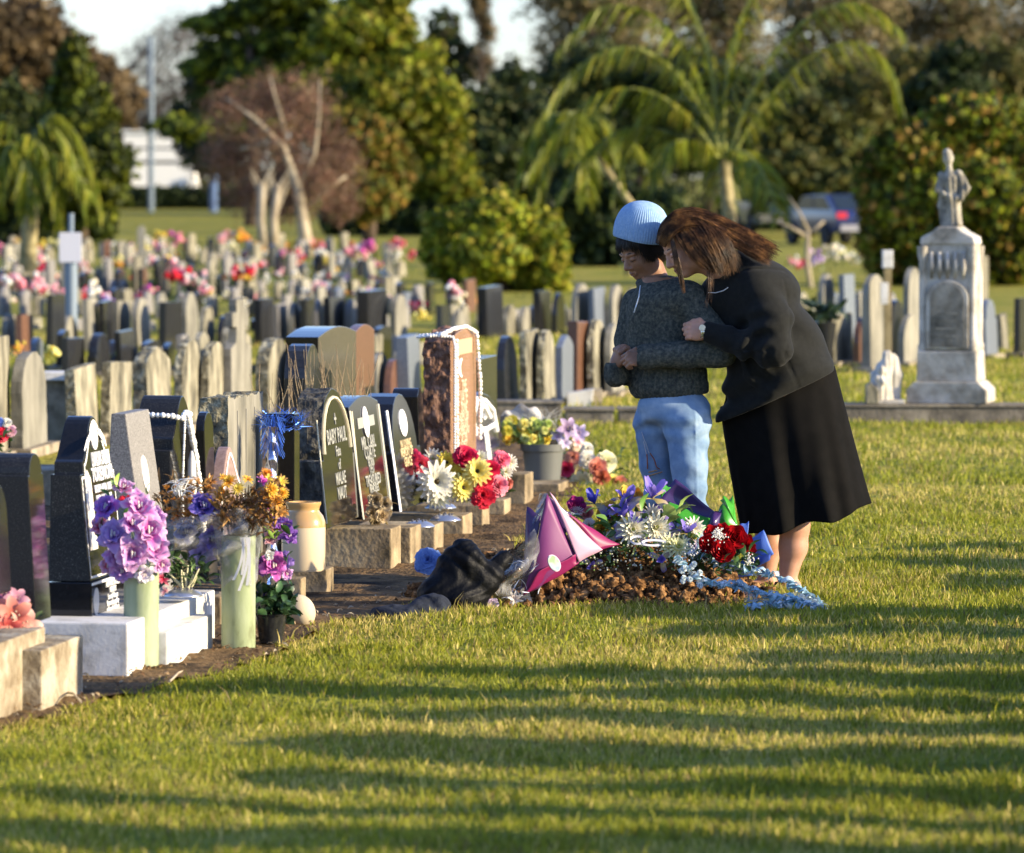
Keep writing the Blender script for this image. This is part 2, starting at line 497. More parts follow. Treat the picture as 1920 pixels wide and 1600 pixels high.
# grass blades
def make_grass():
    rng = np.random.default_rng(5)
    out = []
    bands = [(11.6, 14, 7000, 1.0), (14, 17, 6400, 1.0), (17, 21, 5000, 1.15), (21, 26, 2600, 1.35), (26, 34, 900, 1.7), (34, 52, 330, 2.6)]
    for y0, y1, dens, s_ in bands:
        w0, w1 = -0.115 * y1 - 0.3, 0.115 * y1 + 0.8
        n = int((w1 - w0) * (y1 - y0) * dens)
        x = rng.uniform(w0, w1, n); y = rng.uniform(y0, y1, n)
        ed = edge_x(y)
        keep = ((x > ed - 0.02 * rng.random(n)) | (y > 33.5)) & (mound_h(x, y) < 0.0 + 0.01 * rng.random(n))
        cl = fbm(x, y, 2.0, 3.1, 3)
        keep &= rng.random(n) < np.clip(0.75 + 0.35 * cl, 0.25, 1)
        x, y, cl = x[keep], y[keep], cl[keep]
        out.append(np.stack([x, y, np.full(len(x), s_), cl], 1))
    A = np.concatenate(out); n = len(A)
    x, y, s_, cl = A.T
    cl2 = fbm(x, y, 5.0, 0.8, 3)
    # tufts pull blades together
    ang = rng.uniform(0, 2 * np.pi, n)
    h = (0.015 + 0.019 * rng.random(n) ** 2 + 0.013 * np.clip(cl, 0, 1)) * (0.55 + 0.45 * s_)
    tall = rng.random(n) < 0.02
    h = np.where(tall, h * 1.8, h)
    w = (0.0014 + 0.0014 * rng.random(n)) * s_
    lean = rng.uniform(0.1, 0.9, n) * h
    la = rng.uniform(0, 2 * np.pi, n)
    dx, dy = np.cos(ang) * w, np.sin(ang) * w
    lx, ly = np.cos(la) * lean, np.sin(la) * lean
    z0 = gh(x, y) - 0.004
    V = np.empty((n, 5, 3), np.float32)
    V[:, 0] = np.stack([x - dx, y - dy, z0], 1); V[:, 1] = np.stack([x + dx, y + dy, z0], 1)
    V[:, 2] = np.stack([x + dx * 0.8 + lx * 0.35, y + dy * 0.8 + ly * 0.35, z0 + h * 0.62], 1)
    V[:, 3] = np.stack([x - dx * 0.8 + lx * 0.35, y - dy * 0.8 + ly * 0.35, z0 + h * 0.62], 1)
    V[:, 4] = np.stack([x + lx, y + ly, z0 + h], 1)
    b = np.arange(n)[:, None] * 5
    T = np.concatenate([b + [0, 1, 2], b + [0, 2, 3], b + [3, 2, 4]], 0)
    g1 = np.array([0.11, 0.155, 0.014]); g2 = np.array([0.30, 0.305, 0.026]); st = np.array([0.58, 0.47, 0.14]); br = np.array([0.20, 0.14, 0.05])
    t = rng.random(n)
    c = np.where((t < 0.5)[:, None], g1 + (g2 - g1) * rng.random((n, 1)), g2)
    pst = np.clip(0.20 + 0.34 * cl2, 0.04, 0.75)
    c = np.where((rng.random(n) < pst)[:, None], st * (0.7 + 0.5 * rng.random((n, 1))), c)
    c = np.where((rng.random(n) < 0.06)[:, None], br, c)
    c = c * (0.80 + 0.44 * rng.random((n, 1)))
    col = np.repeat(c, 5, axis=0)
    m = mat('grass_blade', [(0.1, 0.15, 0.03)], attr=True, rough=0.5, spec=0.25, transl=0.4)
    o = np_mesh('grass', V.reshape(-1, 3), T, m, smooth=False, col=col)
    tag(o, 'short lawn grass with straw coloured tips and tufts in front of the graves', 'grass', kind='stuff')
make_grass()
# ---------------------------------------------------------------- gravestones of the near row
m_black = mat('polished_black_granite', [(0.006, 0.006, 0.007), (0.012, 0.012, 0.013)], scale=90, rough=0.08, spec=0.5, rvar=0.03)
m_blackr = mat('speckled_black_granite', [(0.006, 0.006, 0.006), (0.018, 0.018, 0.017), (0.10, 0.095, 0.085)], scale=230, rough=0.45, spec=0.5, detail=2, pos=[0.45, 0.6, 0.72])
m_grey = mat('grey_granite', [(0.10, 0.095, 0.085), (0.19, 0.18, 0.165), (0.30, 0.285, 0.26)], scale=200, rough=0.6, detail=3)
m_rock = mat('rough_dark_rock', [(0.008, 0.008, 0.007), (0.045, 0.042, 0.034), (0.13, 0.12, 0.09)], scale=26, rough=0.8, bump=1.0, bscale=26, bdist=0.03, detail=10, stretch=(1, 1, 0.6))
m_brownrock = mat('rough_brown_rock', [(0.03, 0.014, 0.008), (0.13, 0.065, 0.04), (0.30, 0.17, 0.11)], scale=22, rough=0.75, bump=1.0, bscale=24, bdist=0.035, detail=10, stretch=(1, 1, 0.6))
m_brown = mat('polished_brown_granite', [(0.22, 0.115, 0.065), (0.30, 0.165, 0.10)], scale=120, rough=0.25, detail=3)
m_gold = plain('gold_letter', (0.55, 0.42, 0.22), 0.45)
m_silverletter = plain('silver_letter', (0.30, 0.30, 0.26), 0.4)
m_white = plain('white_letter', (0.80, 0.80, 0.78), 0.5)
m_whitepaint = mat('white_painted_concrete', [(0.42, 0.40, 0.35), (0.62, 0.61, 0.57), (0.68, 0.67, 0.64)], scale=9, rough=0.7, bump=0.10, bscale=90)
m_stucco = mat('stained_white_concrete', [(0.14, 0.10, 0.055), (0.28, 0.23, 0.15), (0.40, 0.36, 0.27)], scale=9, rough=0.85, bump=0.6, bscale=50, detail=12, pos=[0.32, 0.48, 0.62])
m_pearl = plain('white_bead', (0.82, 0.80, 0.74), 0.3, coat=0.4)
m_lichen = mat('lichen_stone', [(0.05, 0.047, 0.036), (0.14, 0.13, 0.09), (0.24, 0.22, 0.155), (0.38, 0.36, 0.27)], scale=9, rough=0.9, bump=0.7, bscale=30, detail=11, stretch=(1, 1, 0.35), pos=[0.34, 0.45, 0.56, 0.7], hue=0.15)
m_pale = mat('pale_stone', [(0.09, 0.088, 0.072), (0.20, 0.19, 0.15), (0.29, 0.275, 0.225)], scale=7, rough=0.85, bump=0.3, bscale=40, detail=9, stretch=(1, 1, 0.3), hue=0.15)
m_brokenside = mat('lichen_edge', [(0.04, 0.035, 0.025), (0.17, 0.155, 0.10), (0.50, 0.47, 0.33)], scale=16, rough=0.95, bump=1.0, bscale=20, bdist=0.04, detail=10)
m_darkg = mat('dark_granite', [(0.012, 0.013, 0.015), (0.03, 0.031, 0.033)], scale=60, rough=0.14, spec=0.5)
m_red = mat('red_brown_granite', [(0.10, 0.05, 0.03), (0.18, 0.09, 0.055)], scale=60, rough=0.3, hue=0.2)
m_bluegrey = mat('blue_grey_granite', [(0.10, 0.12, 0.15), (0.17, 0.19, 0.22)], scale=60, rough=0.35)

def outline(style, w, h, n=10):
    if style == 'flat': return [(0, 0), (w, 0), (w, h), (0, h)]
    if style == 'round':
        r = min(w / 2, h); k = [(w / 2 + w / 2 * math.cos(math.pi * i / n), h - w * 0.42 + w * 0.42 * math.sin(math.pi * i / n)) for i in range(n + 1)]
        return [(0, 0), (w, 0)] + k
    if style == 'peak':
        k = [(w, h * 0.84), (w * 0.8, h * 0.93), (w / 2, h), (w * 0.2, h * 0.93), (0, h * 0.84)]
        return [(0, 0), (w, 0)] + k
    if style == 'arc':
        return [(0, 0), (w, 0)] + [(w * (1 - i / n), h * (0.93 + 0.07 * math.sin(math.pi * i / n))) for i in range(n + 1)]
    if style == 'shoulder':     # square shoulders and a raised arch
        k = [(w, h - w * 0.34), (w * 0.90, h - w * 0.34), (w * 0.90, h - w * 0.30)]
        k += [(w / 2 + w * 0.40 * math.cos(math.pi * i / n), h - w * 0.30 + w * 0.30 * math.sin(math.pi * i / n)) for i in range(n + 1)]
        return [(0, 0), (w, 0)] + k + [(w * 0.10, h - w * 0.34), (0, h - w * 0.34)]
    if style == 'ogee':
        k = []
        for i in range(2 * n + 1):
            t = i / (2 * n); u = 1 - t
            s_ = 0.5 - 0.5 * math.cos(2 * math.pi * t)
            k.append((w * (0.1 + 0.8 * u), h - w * 0.30 + w * 0.30 * s_ ** 0.8))
        return [(0, 0), (w, 0), (w, h - w * 0.38), (w * 0.9, h - w * 0.38)] + k + [(w * 0.1, h - w * 0.38), (0, h - w * 0.38)]
    if style == 'cross':
        a = w * 0.3; b = w * 0.7
        return [(0, 0), (w, 0), (w, h * 0.62), (w * 0.75, h * 0.66), (b, h * 0.78), (w * 0.9, h * 0.78), (w * 0.9, h * 0.9), (b, h * 0.9), (b, h), (a, h), (a, h * 0.9), (w * 0.1, h * 0.9), (w * 0.1, h * 0.78), (a, h * 0.78), (w * 0.25, h * 0.66), (0, h * 0.62)]
def stone_mb(w, h, th, style='round', lean=0.0, back=0.0, roughside=0.0):
    """front face at y=0 (bottom), leaning back by lean at the top"""
    mb = MB()
    out = outline(style, w, h)
    if roughside:
        rnd = random.Random(int(w * 1000 + h * 77))
        o2 = []
        for i in range(len(out)):
            a, b = out[i], out[(i + 1) % len(out)]
            L_ = math.hypot(b[0] - a[0], b[1] - a[1]); k = max(1, int(L_ / 0.04))
            for j in range(k):
                t = j / k; x = a[0] + (b[0] - a[0]) * t; z = a[1] + (b[1] - a[1]) * t
                j_ = 0 if z < 0.01 else roughside
                o2.append((x + rnd.uniform(-j_, j_), z + rnd.uniform(-j_, j_)))
        out = o2
    mb.prism(out, 0, th, f0=lambda x, z: lean * z / h, f1=lambda x, z: th + back * z / h)
    return mb
def edge_strip(out, inset, wid, y, f=None):
    """thin painted line following an outline, seen from the front"""
    mb = MB()
    n = len(out); cx = sum(p[0] for p in out) / n; cz = sum(p[1] for p in out) / n
    def off(d):
        r = []
        for i in range(n):
            a = Vector(out[i - 1]); b = Vector(out[i]); c = Vector(out[(i + 1) % n])
            e1 = (b - a).normalized() if (b - a).length > 1e-6 else Vector((1, 0)); e2 = (c - b).normalized() if (c - b).length > 1e-6 else e1
            nn = Vector((-(e1.y + e2.y), e1.x + e2.x))
            if nn.length < 1e-6: nn = Vector((-e1.y, e1.x))
            nn.normalize()
            r.append(b + nn * d)
        return r
    A = off(inset); B = off(inset + wid)
    vs = []
    for p in A + B: vs.append((p.x, (f(p.y) if f else 0) + y, p.y))
    fs = [(i, (i + 1) % n, (i + 1) % n + n, i + n) for i in range(n)]
    mb.add(vs, fs)
    return mb
_font_i = 0
def text(body, size, parent, m, x, y, z, tilt=0.0, name='lettering', ext=0.0012, align='CENTER', sx=1.0, spacing=1.0):
    cu = bpy.data.curves.new(name, 'FONT')
    cu.body = body; cu.size = size; cu.extrude = ext; cu.align_x = align; cu.space_character = spacing
    cu.offset = size * 0.018
    cu.resolution_u = 2
    ob = bpy.data.objects.new(name, cu); COL.objects.link(ob)
    dg = bpy.context.evaluated_depsgraph_get()
    me = bpy.data.meshes.new_from_object(ob.evaluated_get(dg))
    bpy.data.objects.remove(ob)
    me.materials.clear(); me.materials.append(m)
    o = bpy.data.objects.new(name, me); COL.objects.link(o)
    o.parent = parent; o.location = (x, y - 0.0015, z)
    o.rotation_euler = (R(90) - tilt, 0, 0); o.scale = (sx, 1, 1)
    return o

KTAN = math.tan(ROW_A)
def rowY(px, t):
    """depth at which the line parallel to the row, t to its right, crosses column px"""
    k = (px - 960) / F
    return (-1.44 - 15.8 * KTAN + t / math.cos(ROW_A)) / (k - KTAN)
def row_place(px0, px1, t, py_base, py_top):
    """near front corner, width, height of a stone that spans px0..px1 along the row"""
    Y0, Y1 = rowY(px0, t), rowY(px1, t)
    a = P(px0, py_base, Y0); b = P(px1, py_base, Y1)
    w = math.hypot(b.x - a.x, b.y - a.y)
    z0 = max(0.0, a.z)
    h = P(px0, py_top, (Y0 + Y1) / 2).z - z0
    return Vector((a.x, a.y, z0)), w, h
RZ = R(90) - ROW_A
def grave(px0, px1, t, pb, pt, th, style, m, label, lean=0.0, back=0.0, name='headstone', group=None, bevel=0.004, sidem=None, rs=0.0, minw=None, rz=None, part='stone_slab'):
    loc, w, h = row_place(px0, px1, t, pb, pt)
    if minw: w = minw
    g = thing(name, label, 'headstone', loc, RZ if rz is None else rz, group)
    mb = stone_mb(w, h, th, style, lean, back, rs)
    o = mb.build(part, m if not sidem else [m, sidem], g, bevel=bevel)
    if sidem:   # rough sides, polished front
        for p in o.data.polygons:
            if p.normal.y > -0.7: p.material_index = 1
    return g, w, h

def densify_rough(o, amt, cell=0.03, seed=1, front=-0.7):
    """break up rough-hewn faces with real relief"""
    me = o.data
    bm = bmesh.new(); bm.from_mesh(me)
    es = [e for e in bm.edges if any(f.normal.y > front for f in e.link_faces)]
    L_ = max((e.calc_length() for e in es), default=0)
    bmesh.ops.triangulate(bm, faces=[f for f in bm.faces if f.normal.y > front])
    for _ in range(4):
        es = [e for e in bm.edges if e.calc_length() > cell and all(f.normal.y > front for f in e.link_faces)]
        if not es: break
        bmesh.ops.subdivide_edges(bm, edges=es, cuts=1)
        bmesh.ops.triangulate(bm, faces=bm.faces[:])
    for v in bm.verts:
        if all(f.normal.y > front for f in v.link_faces):
            n = mnoise.noise(v.co * 14 + Vector((seed, 0, 0))) + 0.6 * mnoise.noise(v.co * 37)
            v.co += v.normal * n * amt
    bm.normal_update(); bm.to_mesh(me); bm.free()

# plinths: (near front column, far front column, t of the front, bottom row, top row, depth back, material, label)
m_conc2 = m_concy
def plinth(px0, px1, t, pb, pt, depth, m, label, name='plinth', bevel=0.006, steps=None):
    Y0, Y1 = rowY(px0, t), rowY(px1, t)
    a = P(px0, pb, Y0); b = P(px1, pb, Y1)
    w = math.hypot(b.x - a.x, b.y - a.y)
    z1 = P(px0, pt, Y0).z; z0 = 0.0
    if z1 - z0 < 0.02: z1 = z0 + 0.06
    g = thing(name, label, 'plinth', (a.x, a.y, z0), RZ)
    mb = MB()
    mb.prism([(0, 0), (w, 0), (w, z1), (0, z1)], 0, depth)
    mb.build('block', m, g, bevel=bevel)
    for (u0, u1, y0, y1, hh) in (steps or []):
        MB().box(((u0 + u1) / 2, (y0 + y1) / 2, z1 + hh / 2 + 0.001), (u1 - u0, y1 - y0, hh)).build('upper_step', m, g, bevel=bevel)
    return g, w, z1

plinth(-60, 85, 0.0, 1345, 1228, 0.55, m_stucco, 'stained pale concrete grave base at the lower left corner, holding the silver vase dome')
plinth(78, 156, 0.06, 1290, 1220, 0.42, m_stucco, 'stained pale concrete grave base step between the corner base and the white painted base')
gw, ww, wz = plinth(314, 399, 0.14, 1262, 1186, 0.42, m_whitepaint, 'white painted grave base under the tall black tapered headstone', steps=None)
# wide upper slab of the white base
gs = thing('plinth_slab', 'white painted upper slab on the white grave base, carrying the tall black headstone', 'slab', (gw.location.x, gw.location.y, 0), RZ)
MB().box((-0.30 + 0.68, 0.34, (wz + 0.055) / 2), (1.36, 0.55, wz + 0.055)).build('block', m_whitepaint, gs, bevel=0.006)
plinth(414, 440, -0.02, 1215, 1120, 0.40, m_concy, 'buff concrete grave base behind the two green vases', name='plinth')
gd, _, _ = plinth(378, 412, -0.06, 1190, 1122, 0.30, m_blackr, 'low dark grey granite block between the two green vases')
plinth(612, 626, 0.10, 1140, 1068, 0.32, m_concy, 'low concrete grave base in front of the cream stoneware jar')
plinth(565, 574, 0.13, 1150, 1085, 0.12, m_concy, 'small concrete step beside the cream stoneware jar')
plinth(733, 752, 0.13, 1088, 992, 0.42, m_concy, 'large mottled concrete grave base under the rough edged dark headstone')
plinth(770, 790, 0.16, 1075, 990, 0.20, m_concy, 'concrete grave base behind the blue carnation')
plinth(815, 832, 0.14, 1058, 985, 0.34, m_concy, 'concrete grave base with a silver vase dome on its near end')
plinth(868, 886, 0.13, 1030, 968, 0.36, m_concy, 'concrete grave base below the gerbera bouquet')
plinth(905, 918, 0.12, 1012, 948, 0.36, m_concy, 'mottled concrete grave base right of the gerbera bouquet')
plinth(946, 958, 0.08, 985, 938, 0.30, m_concy, 'concrete grave base left of the folded purple wrapping')
plinth(985, 1000, 0.06, 965, 890, 0.38, m_concy, 'mossy square concrete block left of the grey flower pot')
plinth(1048, 1066, 0.10, 945, 908, 0.55, m_concy, 'concrete grave base under the grey flower pot')

# ---- stone 0 and 1 at the left edge
g, w, h = grave(-14, 22, -0.02, 1120, 905, 0.10, 'round', m_black, 'black rounded headstone cut off by the left edge of the photo', lean=0.02)
g, w, h = grave(68, 96, -0.07, 1168, 850, 0.15, 'shoulder', m_black, 'speckled black headstone with a blue reflecting top, left of the tall tapered one', lean=0.03, sidem=m_blackr)
# ---- stone 2: tall black tapered one with writing and a base block
loc, w, h = row_place(172, 236, -0.10, 1166, 1082)
g = thing('headstone', 'tall polished black headstone with white lettering, oval portrait and white border on the white base', 'headstone', loc, RZ)
MB().prism([(0, 0), (w, 0), (w, h), (0, h)], 0, 0.155, f1=lambda x, z: 0.155).build('base_block', m_black, g, bevel=0.003)
_, w2, h2 = row_place(168, 233, -0.10, 1082, 770)
H2 = h2 + 0.0
mb = stone_mb(w - 0.02, H2, 0.14, 'ogee', lean=0.05, back=-0.01)
o = mb.build('stone_slab', [m_black, m_blackr], g, bevel=0.003); o.location = (0.01, 0.008, h + 0.002)
for p in o.data.polygons:
    if p.normal.x < -0.8: p.material_index = 1
ft = lambda z: 0.05 * z / H2
W = w - 0.02
tl = math.atan2(0.05, H2)
o = edge_strip(outline('ogee', W, H2), 0.012, 0.011, -0.002, ft).build('border_line', m_white, g); o.location = (0.01, 0.008, h + 0.002)
MB().box((w / 2, -0.002, h - 0.006), (w, 0.003, 0.008)).build('base_border', m_white, g)
# white pillar, hands-shaped drape and portrait oval
mb = MB(); mb.prism([(W * 0.09, 0.10), (W * 0.30, 0.10), (W * 0.27, H2 * 0.62), (W * 0.18, H2 * 0.68), (W * 0.11, H2 * 0.62)], -0.003, 0.0, f0=lambda x, z: ft(z) - 0.003, f1=lambda x, z: ft(z))
o = mb.build('white_column', plain('carved_white', (0.72, 0.68, 0.60), 0.6), g); o.location = (0.01, 0.008, h + 0.002)
mb = MB(); mb.prism([(W * 0.48 + W * 0.10 * math.cos(t), H2 * 0.875 + H2 * 0.085 * math.sin(t)) for t in [2 * math.pi * i / 20 for i in range(20)]], 0, 0, f0=lambda x, z: ft(z) - 0.004, f1=lambda x, z: ft(z))
o = mb.build('portrait', plain('porcelain', (0.78, 0.74, 0.68), 0.25), g); o.location = (0.01, 0.008, h + 0.002)
for sgn in (-1, 1):
    mb = MB(); mb.tube([(W * (0.48 + sgn * 0.10), 0, H2 * 0.90), (W * (0.48 + sgn * 0.24), 0, H2 * 0.85), (W * (0.48 + sgn * 0.33), 0, H2 * 0.80)], [0.012, 0.010, 0.004], n=5)
    o = mb.build('carved_wing', m_white, g); o.location = (0.01, 0.008 + ft(H2 * 0.85) - 0.006, h + 0.002); o.scale = (1, 0.3, 1)
lines = [('LUALUA SALESA', .066, .695), ('TOKEMOKI', .066, .60), ('BORN APIA 1931', .036, .53), ('DIED 16 JULY 2001', .036, .465), ('AGED 70', .036, .40), ('LOVED', .034, .335), ('FATHER OF', .034, .27), ('REST', .036, .215), ('IN', .036, .165), ('PEACE', .034, .115)]
for b, s_, z in lines:
    zz = z * H2
    text(b, s_, g, m_white, 0.01 + W * 0.63, 0.008 + ft(zz), h + zz, tl, sx=min(1.0, W * 0.60 / max(0.01, len(b) * s_ * 0.62)))
for i, b in enumerate(['ALWAYS IN OUR', 'HEARTS', 'Loved Always', 'Remembered by', 'wife and children']):
    text(b, .026, g, m_white, w * 0.60, 0, h * 0.76 - i * h * 0.165, 0, sx=min(1.0, w * 0.66 / (len(b) * .026 * .6)))
mb = MB(); mb.prism([(w * 0.12 + w * 0.07 * math.cos(t), h * 0.48 + h * 0.36 * math.sin(t)) for t in [2 * math.pi * i / 16 for i in range(16)]], -0.003, 0.0)
mb.build('portrait', _mc['porcelain'], g)

# ---- stone 3: grey wedge with white oval
g, w, h = grave(283, 326, -0.08, 1120, 772, 0.17, 'flat', m_grey, 'grey granite wedge shaped headstone with a white oval, behind the pink flowers', lean=0.09, back=-0.03, sidem=m_grey)
g.location.x += 0.0
mb = MB(); mb.prism([(w * 0.45 + w * 0.13 * math.cos(t), h * 0.66 + h * 0.10 * math.sin(t)) for t in [2 * math.pi * i / 16 for i in range(16)]], 0, 0, f0=lambda x, z: 0.09 * z / h - 0.004, f1=lambda x, z: 0.09 * z / h)
mb.build('portrait', _mc['porcelain'], g)
# ---- stone 4: dark speckled with necklace
g4, w4, h4 = grave(330, 384, -0.10, 1090, 742, 0.17, 'ogee', m_black, 'dark speckled headstone with blue reflecting top draped with white shell necklaces', lean=0.03, sidem=m_blackr)
g, w, h = grave(392, 409, -0.06, 1090, 772, 0.05, 'round', m_black, 'polished black headstone reflecting the green lawn, left of the split grey slab', lean=0.02)
# ---- stone 5: pale slab with rough side
g, w, h = grave(428, 493, -0.22, 1060, 742, 0.115, 'flat', m_pale, 'pale grey fluted stone slab with a broken lichen covered edge above the orange flowers', sidem=m_brokenside, rs=0.006)
densify_rough(bpy.data.objects[g.children[0].name], 0.010, 0.035)
for i in range(3):
    MB().box((w * (0.25 + 0.25 * i), -0.001, h * 0.47), (0.006, 0.004, h * 0.9)).build('groove', plain('groove', (0.24, 0.23, 0.20), 0.9), g)
# small brown one with a white outline
g, w, h = grave(418, 462, -0.02, 1030, 838, 0.06, 'ogee', m_grey, 'small mauve brown headstone with a white outline behind the orange flowers', lean=0.02)
g.children[0].data.materials[0] = mat('mauve_stone', [(0.20, 0.13, 0.11), (0.33, 0.23, 0.20)], scale=60, rough=0.5)
edge_strip(outline('ogee', w, h), 0.02, 0.012, -0.002, lambda z: 0.02 * z / h).build('border_line', m_white, g)
# ---- stone 6: black with blue tinsel
g6, w6, h6 = grave(552, 562, -0.06, 1060, 775, 0.115, 'flat', m_black, 'plain black headstone hung with blue tinsel, left of the rough dark rock')
# ---- stone 7: rough rock side, arched polished front
g7, w7, h7 = grave(612, 680, -0.04, 992, 730, 0.14, 'shoulder', m_black, 'arched dark headstone with rough rock sides and a cream arch line', lean=0.055, back=0.02, sidem=m_rock, rs=0.004)
densify_rough(bpy.data.objects[g7.children[0].name], 0.012, 0.03, 4)
f7 = lambda z: 0.055 * z / h7
n = 12
mb = MB()
pts = [(w7 / 2 + w7 * 0.36 * math.cos(math.pi * i / n), 0, h7 - w7 * 0.31 + w7 * 0.27 * math.sin(math.pi * i / n)) for i in range(n + 1)]
pts = [(p[0], f7(p[2]) - 0.001, p[2]) for p in pts]
mb.tube(pts, 0.007, n=5); mb.box((w7 * 0.07, f7(h7 * 0.83) - 0.001, h7 - w7 * 0.36), (w7 * 0.12, 0.006, 0.012)); mb.box((w7 * 0.93, f7(h7 * 0.83) - 0.001, h7 - w7 * 0.36), (w7 * 0.12, 0.006, 0.012))
mb.build('arch_line', plain('cream_line', (0.62, 0.57, 0.40), 0.5), g7)
for x0 in (0.02, 0.98):
    mb = MB(); mb.tube([(w7 * x0, f7(z) - 0.001, z) for z in (0.02, h7 * 0.4, h7 * 0.8)], 0.003, n=4); mb.build('edge_line', _mc['cream_line'], g7)
tl7 = math.atan2(0.055, h7)
text('+', .09, g7, m_silverletter, w7 * .5, f7(h7 * .72), h7 * .72, tl7)
for b, s_, z in [('BABY PAUL', .085, .60), ('Fatu', .06, .50), ('of', .06, .40), ('MALAE', .07, .29), ('NAUT', .07, .18)]:
    text(b, s_, g7, m_silverletter, w7 * .5, f7(h7 * z), h7 * z, tl7, sx=min(1, w7 * .7 / (len(b) * s_ * .6)))
# ---- stone 8: cross stone
g8, w8, h8 = grave(680, 734, -0.03, 975, 742, 0.10, 'arc', m_black, 'leaning black headstone with a silver cross, white oval and block lettering', lean=0.065, back=0.05)
f8 = lambda z: 0.065 * z / h8
tl8 = math.atan2(0.065, h8)
for x0 in (0.015, 0.985):
    mb = MB(); mb.tube([(w8 * x0, f8(z) - 0.001, z) for z in (0.0, h8 * 0.5, h8 * 0.9)], 0.006, n=4); mb.build('edge_line', m_silverletter, g8)
mb = MB()
zc = h8 * .78
mb.prism([(w8 * .22, zc - .022), (w8 * .78, zc - .022), (w8 * .78, zc + .022), (w8 * .22, zc + .022)], 0, 0, f0=lambda x, z: f8(z) - .003, f1=lambda x, z: f8(z))
mb.build('cross_bar', m_silverletter, g8)
mb = MB(); mb.prism([(w8 * .48 + w8 * .09 * math.cos(t), zc + h8 * .13 * math.sin(t)) for t in [2 * math.pi * i / 16 for i in range(16)]], 0, 0, f0=lambda x, z: f8(z) - .006, f1=lambda x, z: f8(z) - .002)
mb.build('portrait', m_white, g8)
for b, s_, z in [('MR. CARL', .075, .56), ('COATE', .075, .475), ('BORN', .05, .41), ('1951', .06, .345), ('TREASURED', .065, .25), ('MEMORIES', .045, .19), ('R.I.P.', .065, .11)]:
    text(b, s_, g8, m_silverletter, w8 * .5, f8(h8 * z), h8 * z, tl8, sx=min(1, w8 * .74 / (len(b) * s_ * .6)))
# ---- stone 9: black with oval, and the one behind it
g9, w9, h9 = grave(750, 802, -0.06, 960, 738, 0.17, 'shoulder', m_black, 'black headstone with a white oval and a pale front edge behind the gerbera bouquet', lean=0.07, back=0.03)
f9 = lambda z: 0.07 * z / h9
mb = MB(); mb.tube([(0.004, f9(z) - 0.001, z) for z in (0.0, h9 * 0.45, h9 * 0.88)], 0.007, n=4); mb.build('edge_line', m_white, g9)
mb = MB(); mb.prism([(w9 * .5 + w9 * .13 * math.cos(t), h9 * .74 + h9 * .12 * math.sin(t)) for t in [2 * math.pi * i / 16 for i in range(16)]], 0, 0, f0=lambda x, z: f9(z) - .004, f1=lambda x, z: f9(z))
mb.build('portrait', m_white, g9)
for b, s_, z in [('IN LOVING', .055, .52), ('MEMORY OF', .055, .45), ('GRACE', .06, .36)]:
    text(b, s_, g9, m_gold, w9 * .5, f9(h9 * z), h9 * z, math.atan2(.07, h9), sx=min(1, w9 * .7 / (len(b) * s_ * .6)))
grave(790, 800, -0.16, 930, 728, 0.14, 'arc', m_black, 'black headstone half hidden left of the tall brown one', lean=0.02)
# ---- stone 10: tall brown one
g10, w10, h10 = grave(845, 893, -0.08, 905, 616, 0.13, 'arc', m_brown, 'tall brown granite headstone with rough sides draped with white shell necklaces', sidem=m_brownrock, rs=0.003)
densify_rough(bpy.data.objects[g10.children[0].name], 0.014, 0.03, 9)
mb = MB()
mb.prism([(w10 * .42 + w10 * .14 * math.cos(t), h10 * .74 + h10 * .065 * math.sin(t)) for t in [math.pi * .5 + math.pi * i / 12 for i in range(13)]] + [(w10 * .42 + w10 * .06 * math.cos(t), h10 * .74 + h10 * .05 * math.sin(t)) for t in [math.pi * 1.5 - math.pi * i / 12 for i in range(13)]], -.004, 0)
mb.build('crescent_portrait', m_white, g10)
mbt = MB()
MB().box((w10 * .5, -0.002, h10 * .88), (w10 * .62, .003, h10 * .10)).build('inscription_panel', plain('tan_panel', (0.50, 0.34, 0.20), 0.5), g10)
m_tan = plain('tan_letter', (0.62, 0.47, 0.32), 0.55)
for b, s_, z in [('THE', .075, .585), ('LATE', .09, .50), ('SIONE', .06, .44), ('BORN 1928', .05, .39), ('DIED 2003', .05, .345), ('LOVING DAD', .05, .295), ('OF TEN', .05, .25), ('AT REST', .05, .20)]:
    text(b, s_, g10, m_tan, w10 * .5, 0, h10 * z, 0, sx=min(1, w10 * .6 / (len(b) * s_ * .6)))
# ---- stone 11: black with a white bird
g11, w11, h11 = grave(898, 942, -0.12, 890, 735, 0.12, 'peak', m_black, 'black headstone with white painted scrollwork right of the tall brown one', lean=0.05, back=0.02)
f11 = lambda z: 0.05 * z / h11
mb = MB()
for pts in ([(0.05, .48), (.05, .75), (.3, .93), (.6, .88), (.9, .72), (.95, .45)], [(.3, .70), (.42, .85), (.6, .80), (.75, .66)], [(.1, .55), (.5, .52), (.9, .55)], [(.45, .70), (.5, .67)]):
    mb.tube([(w11 * a, f11(h11 * b) - .001, h11 * b) for a, b in pts], 0.014, n=5)
mb.build('painted_scroll', m_white, g11)
for i, z in enumerate((.40, .31, .22, .13)):
    text(['MALIA', 'BORN', 'PEACE', 'AMEN'][i], .055, g11, m_white, w11 * .5, f11(h11 * z), h11 * z, math.atan2(.05, h11), sx=.9)
grave(895, 932, -0.35, 850, 670, 0.10, 'flat', m_darkg, 'grey black square headstone just behind the scroll painted one')

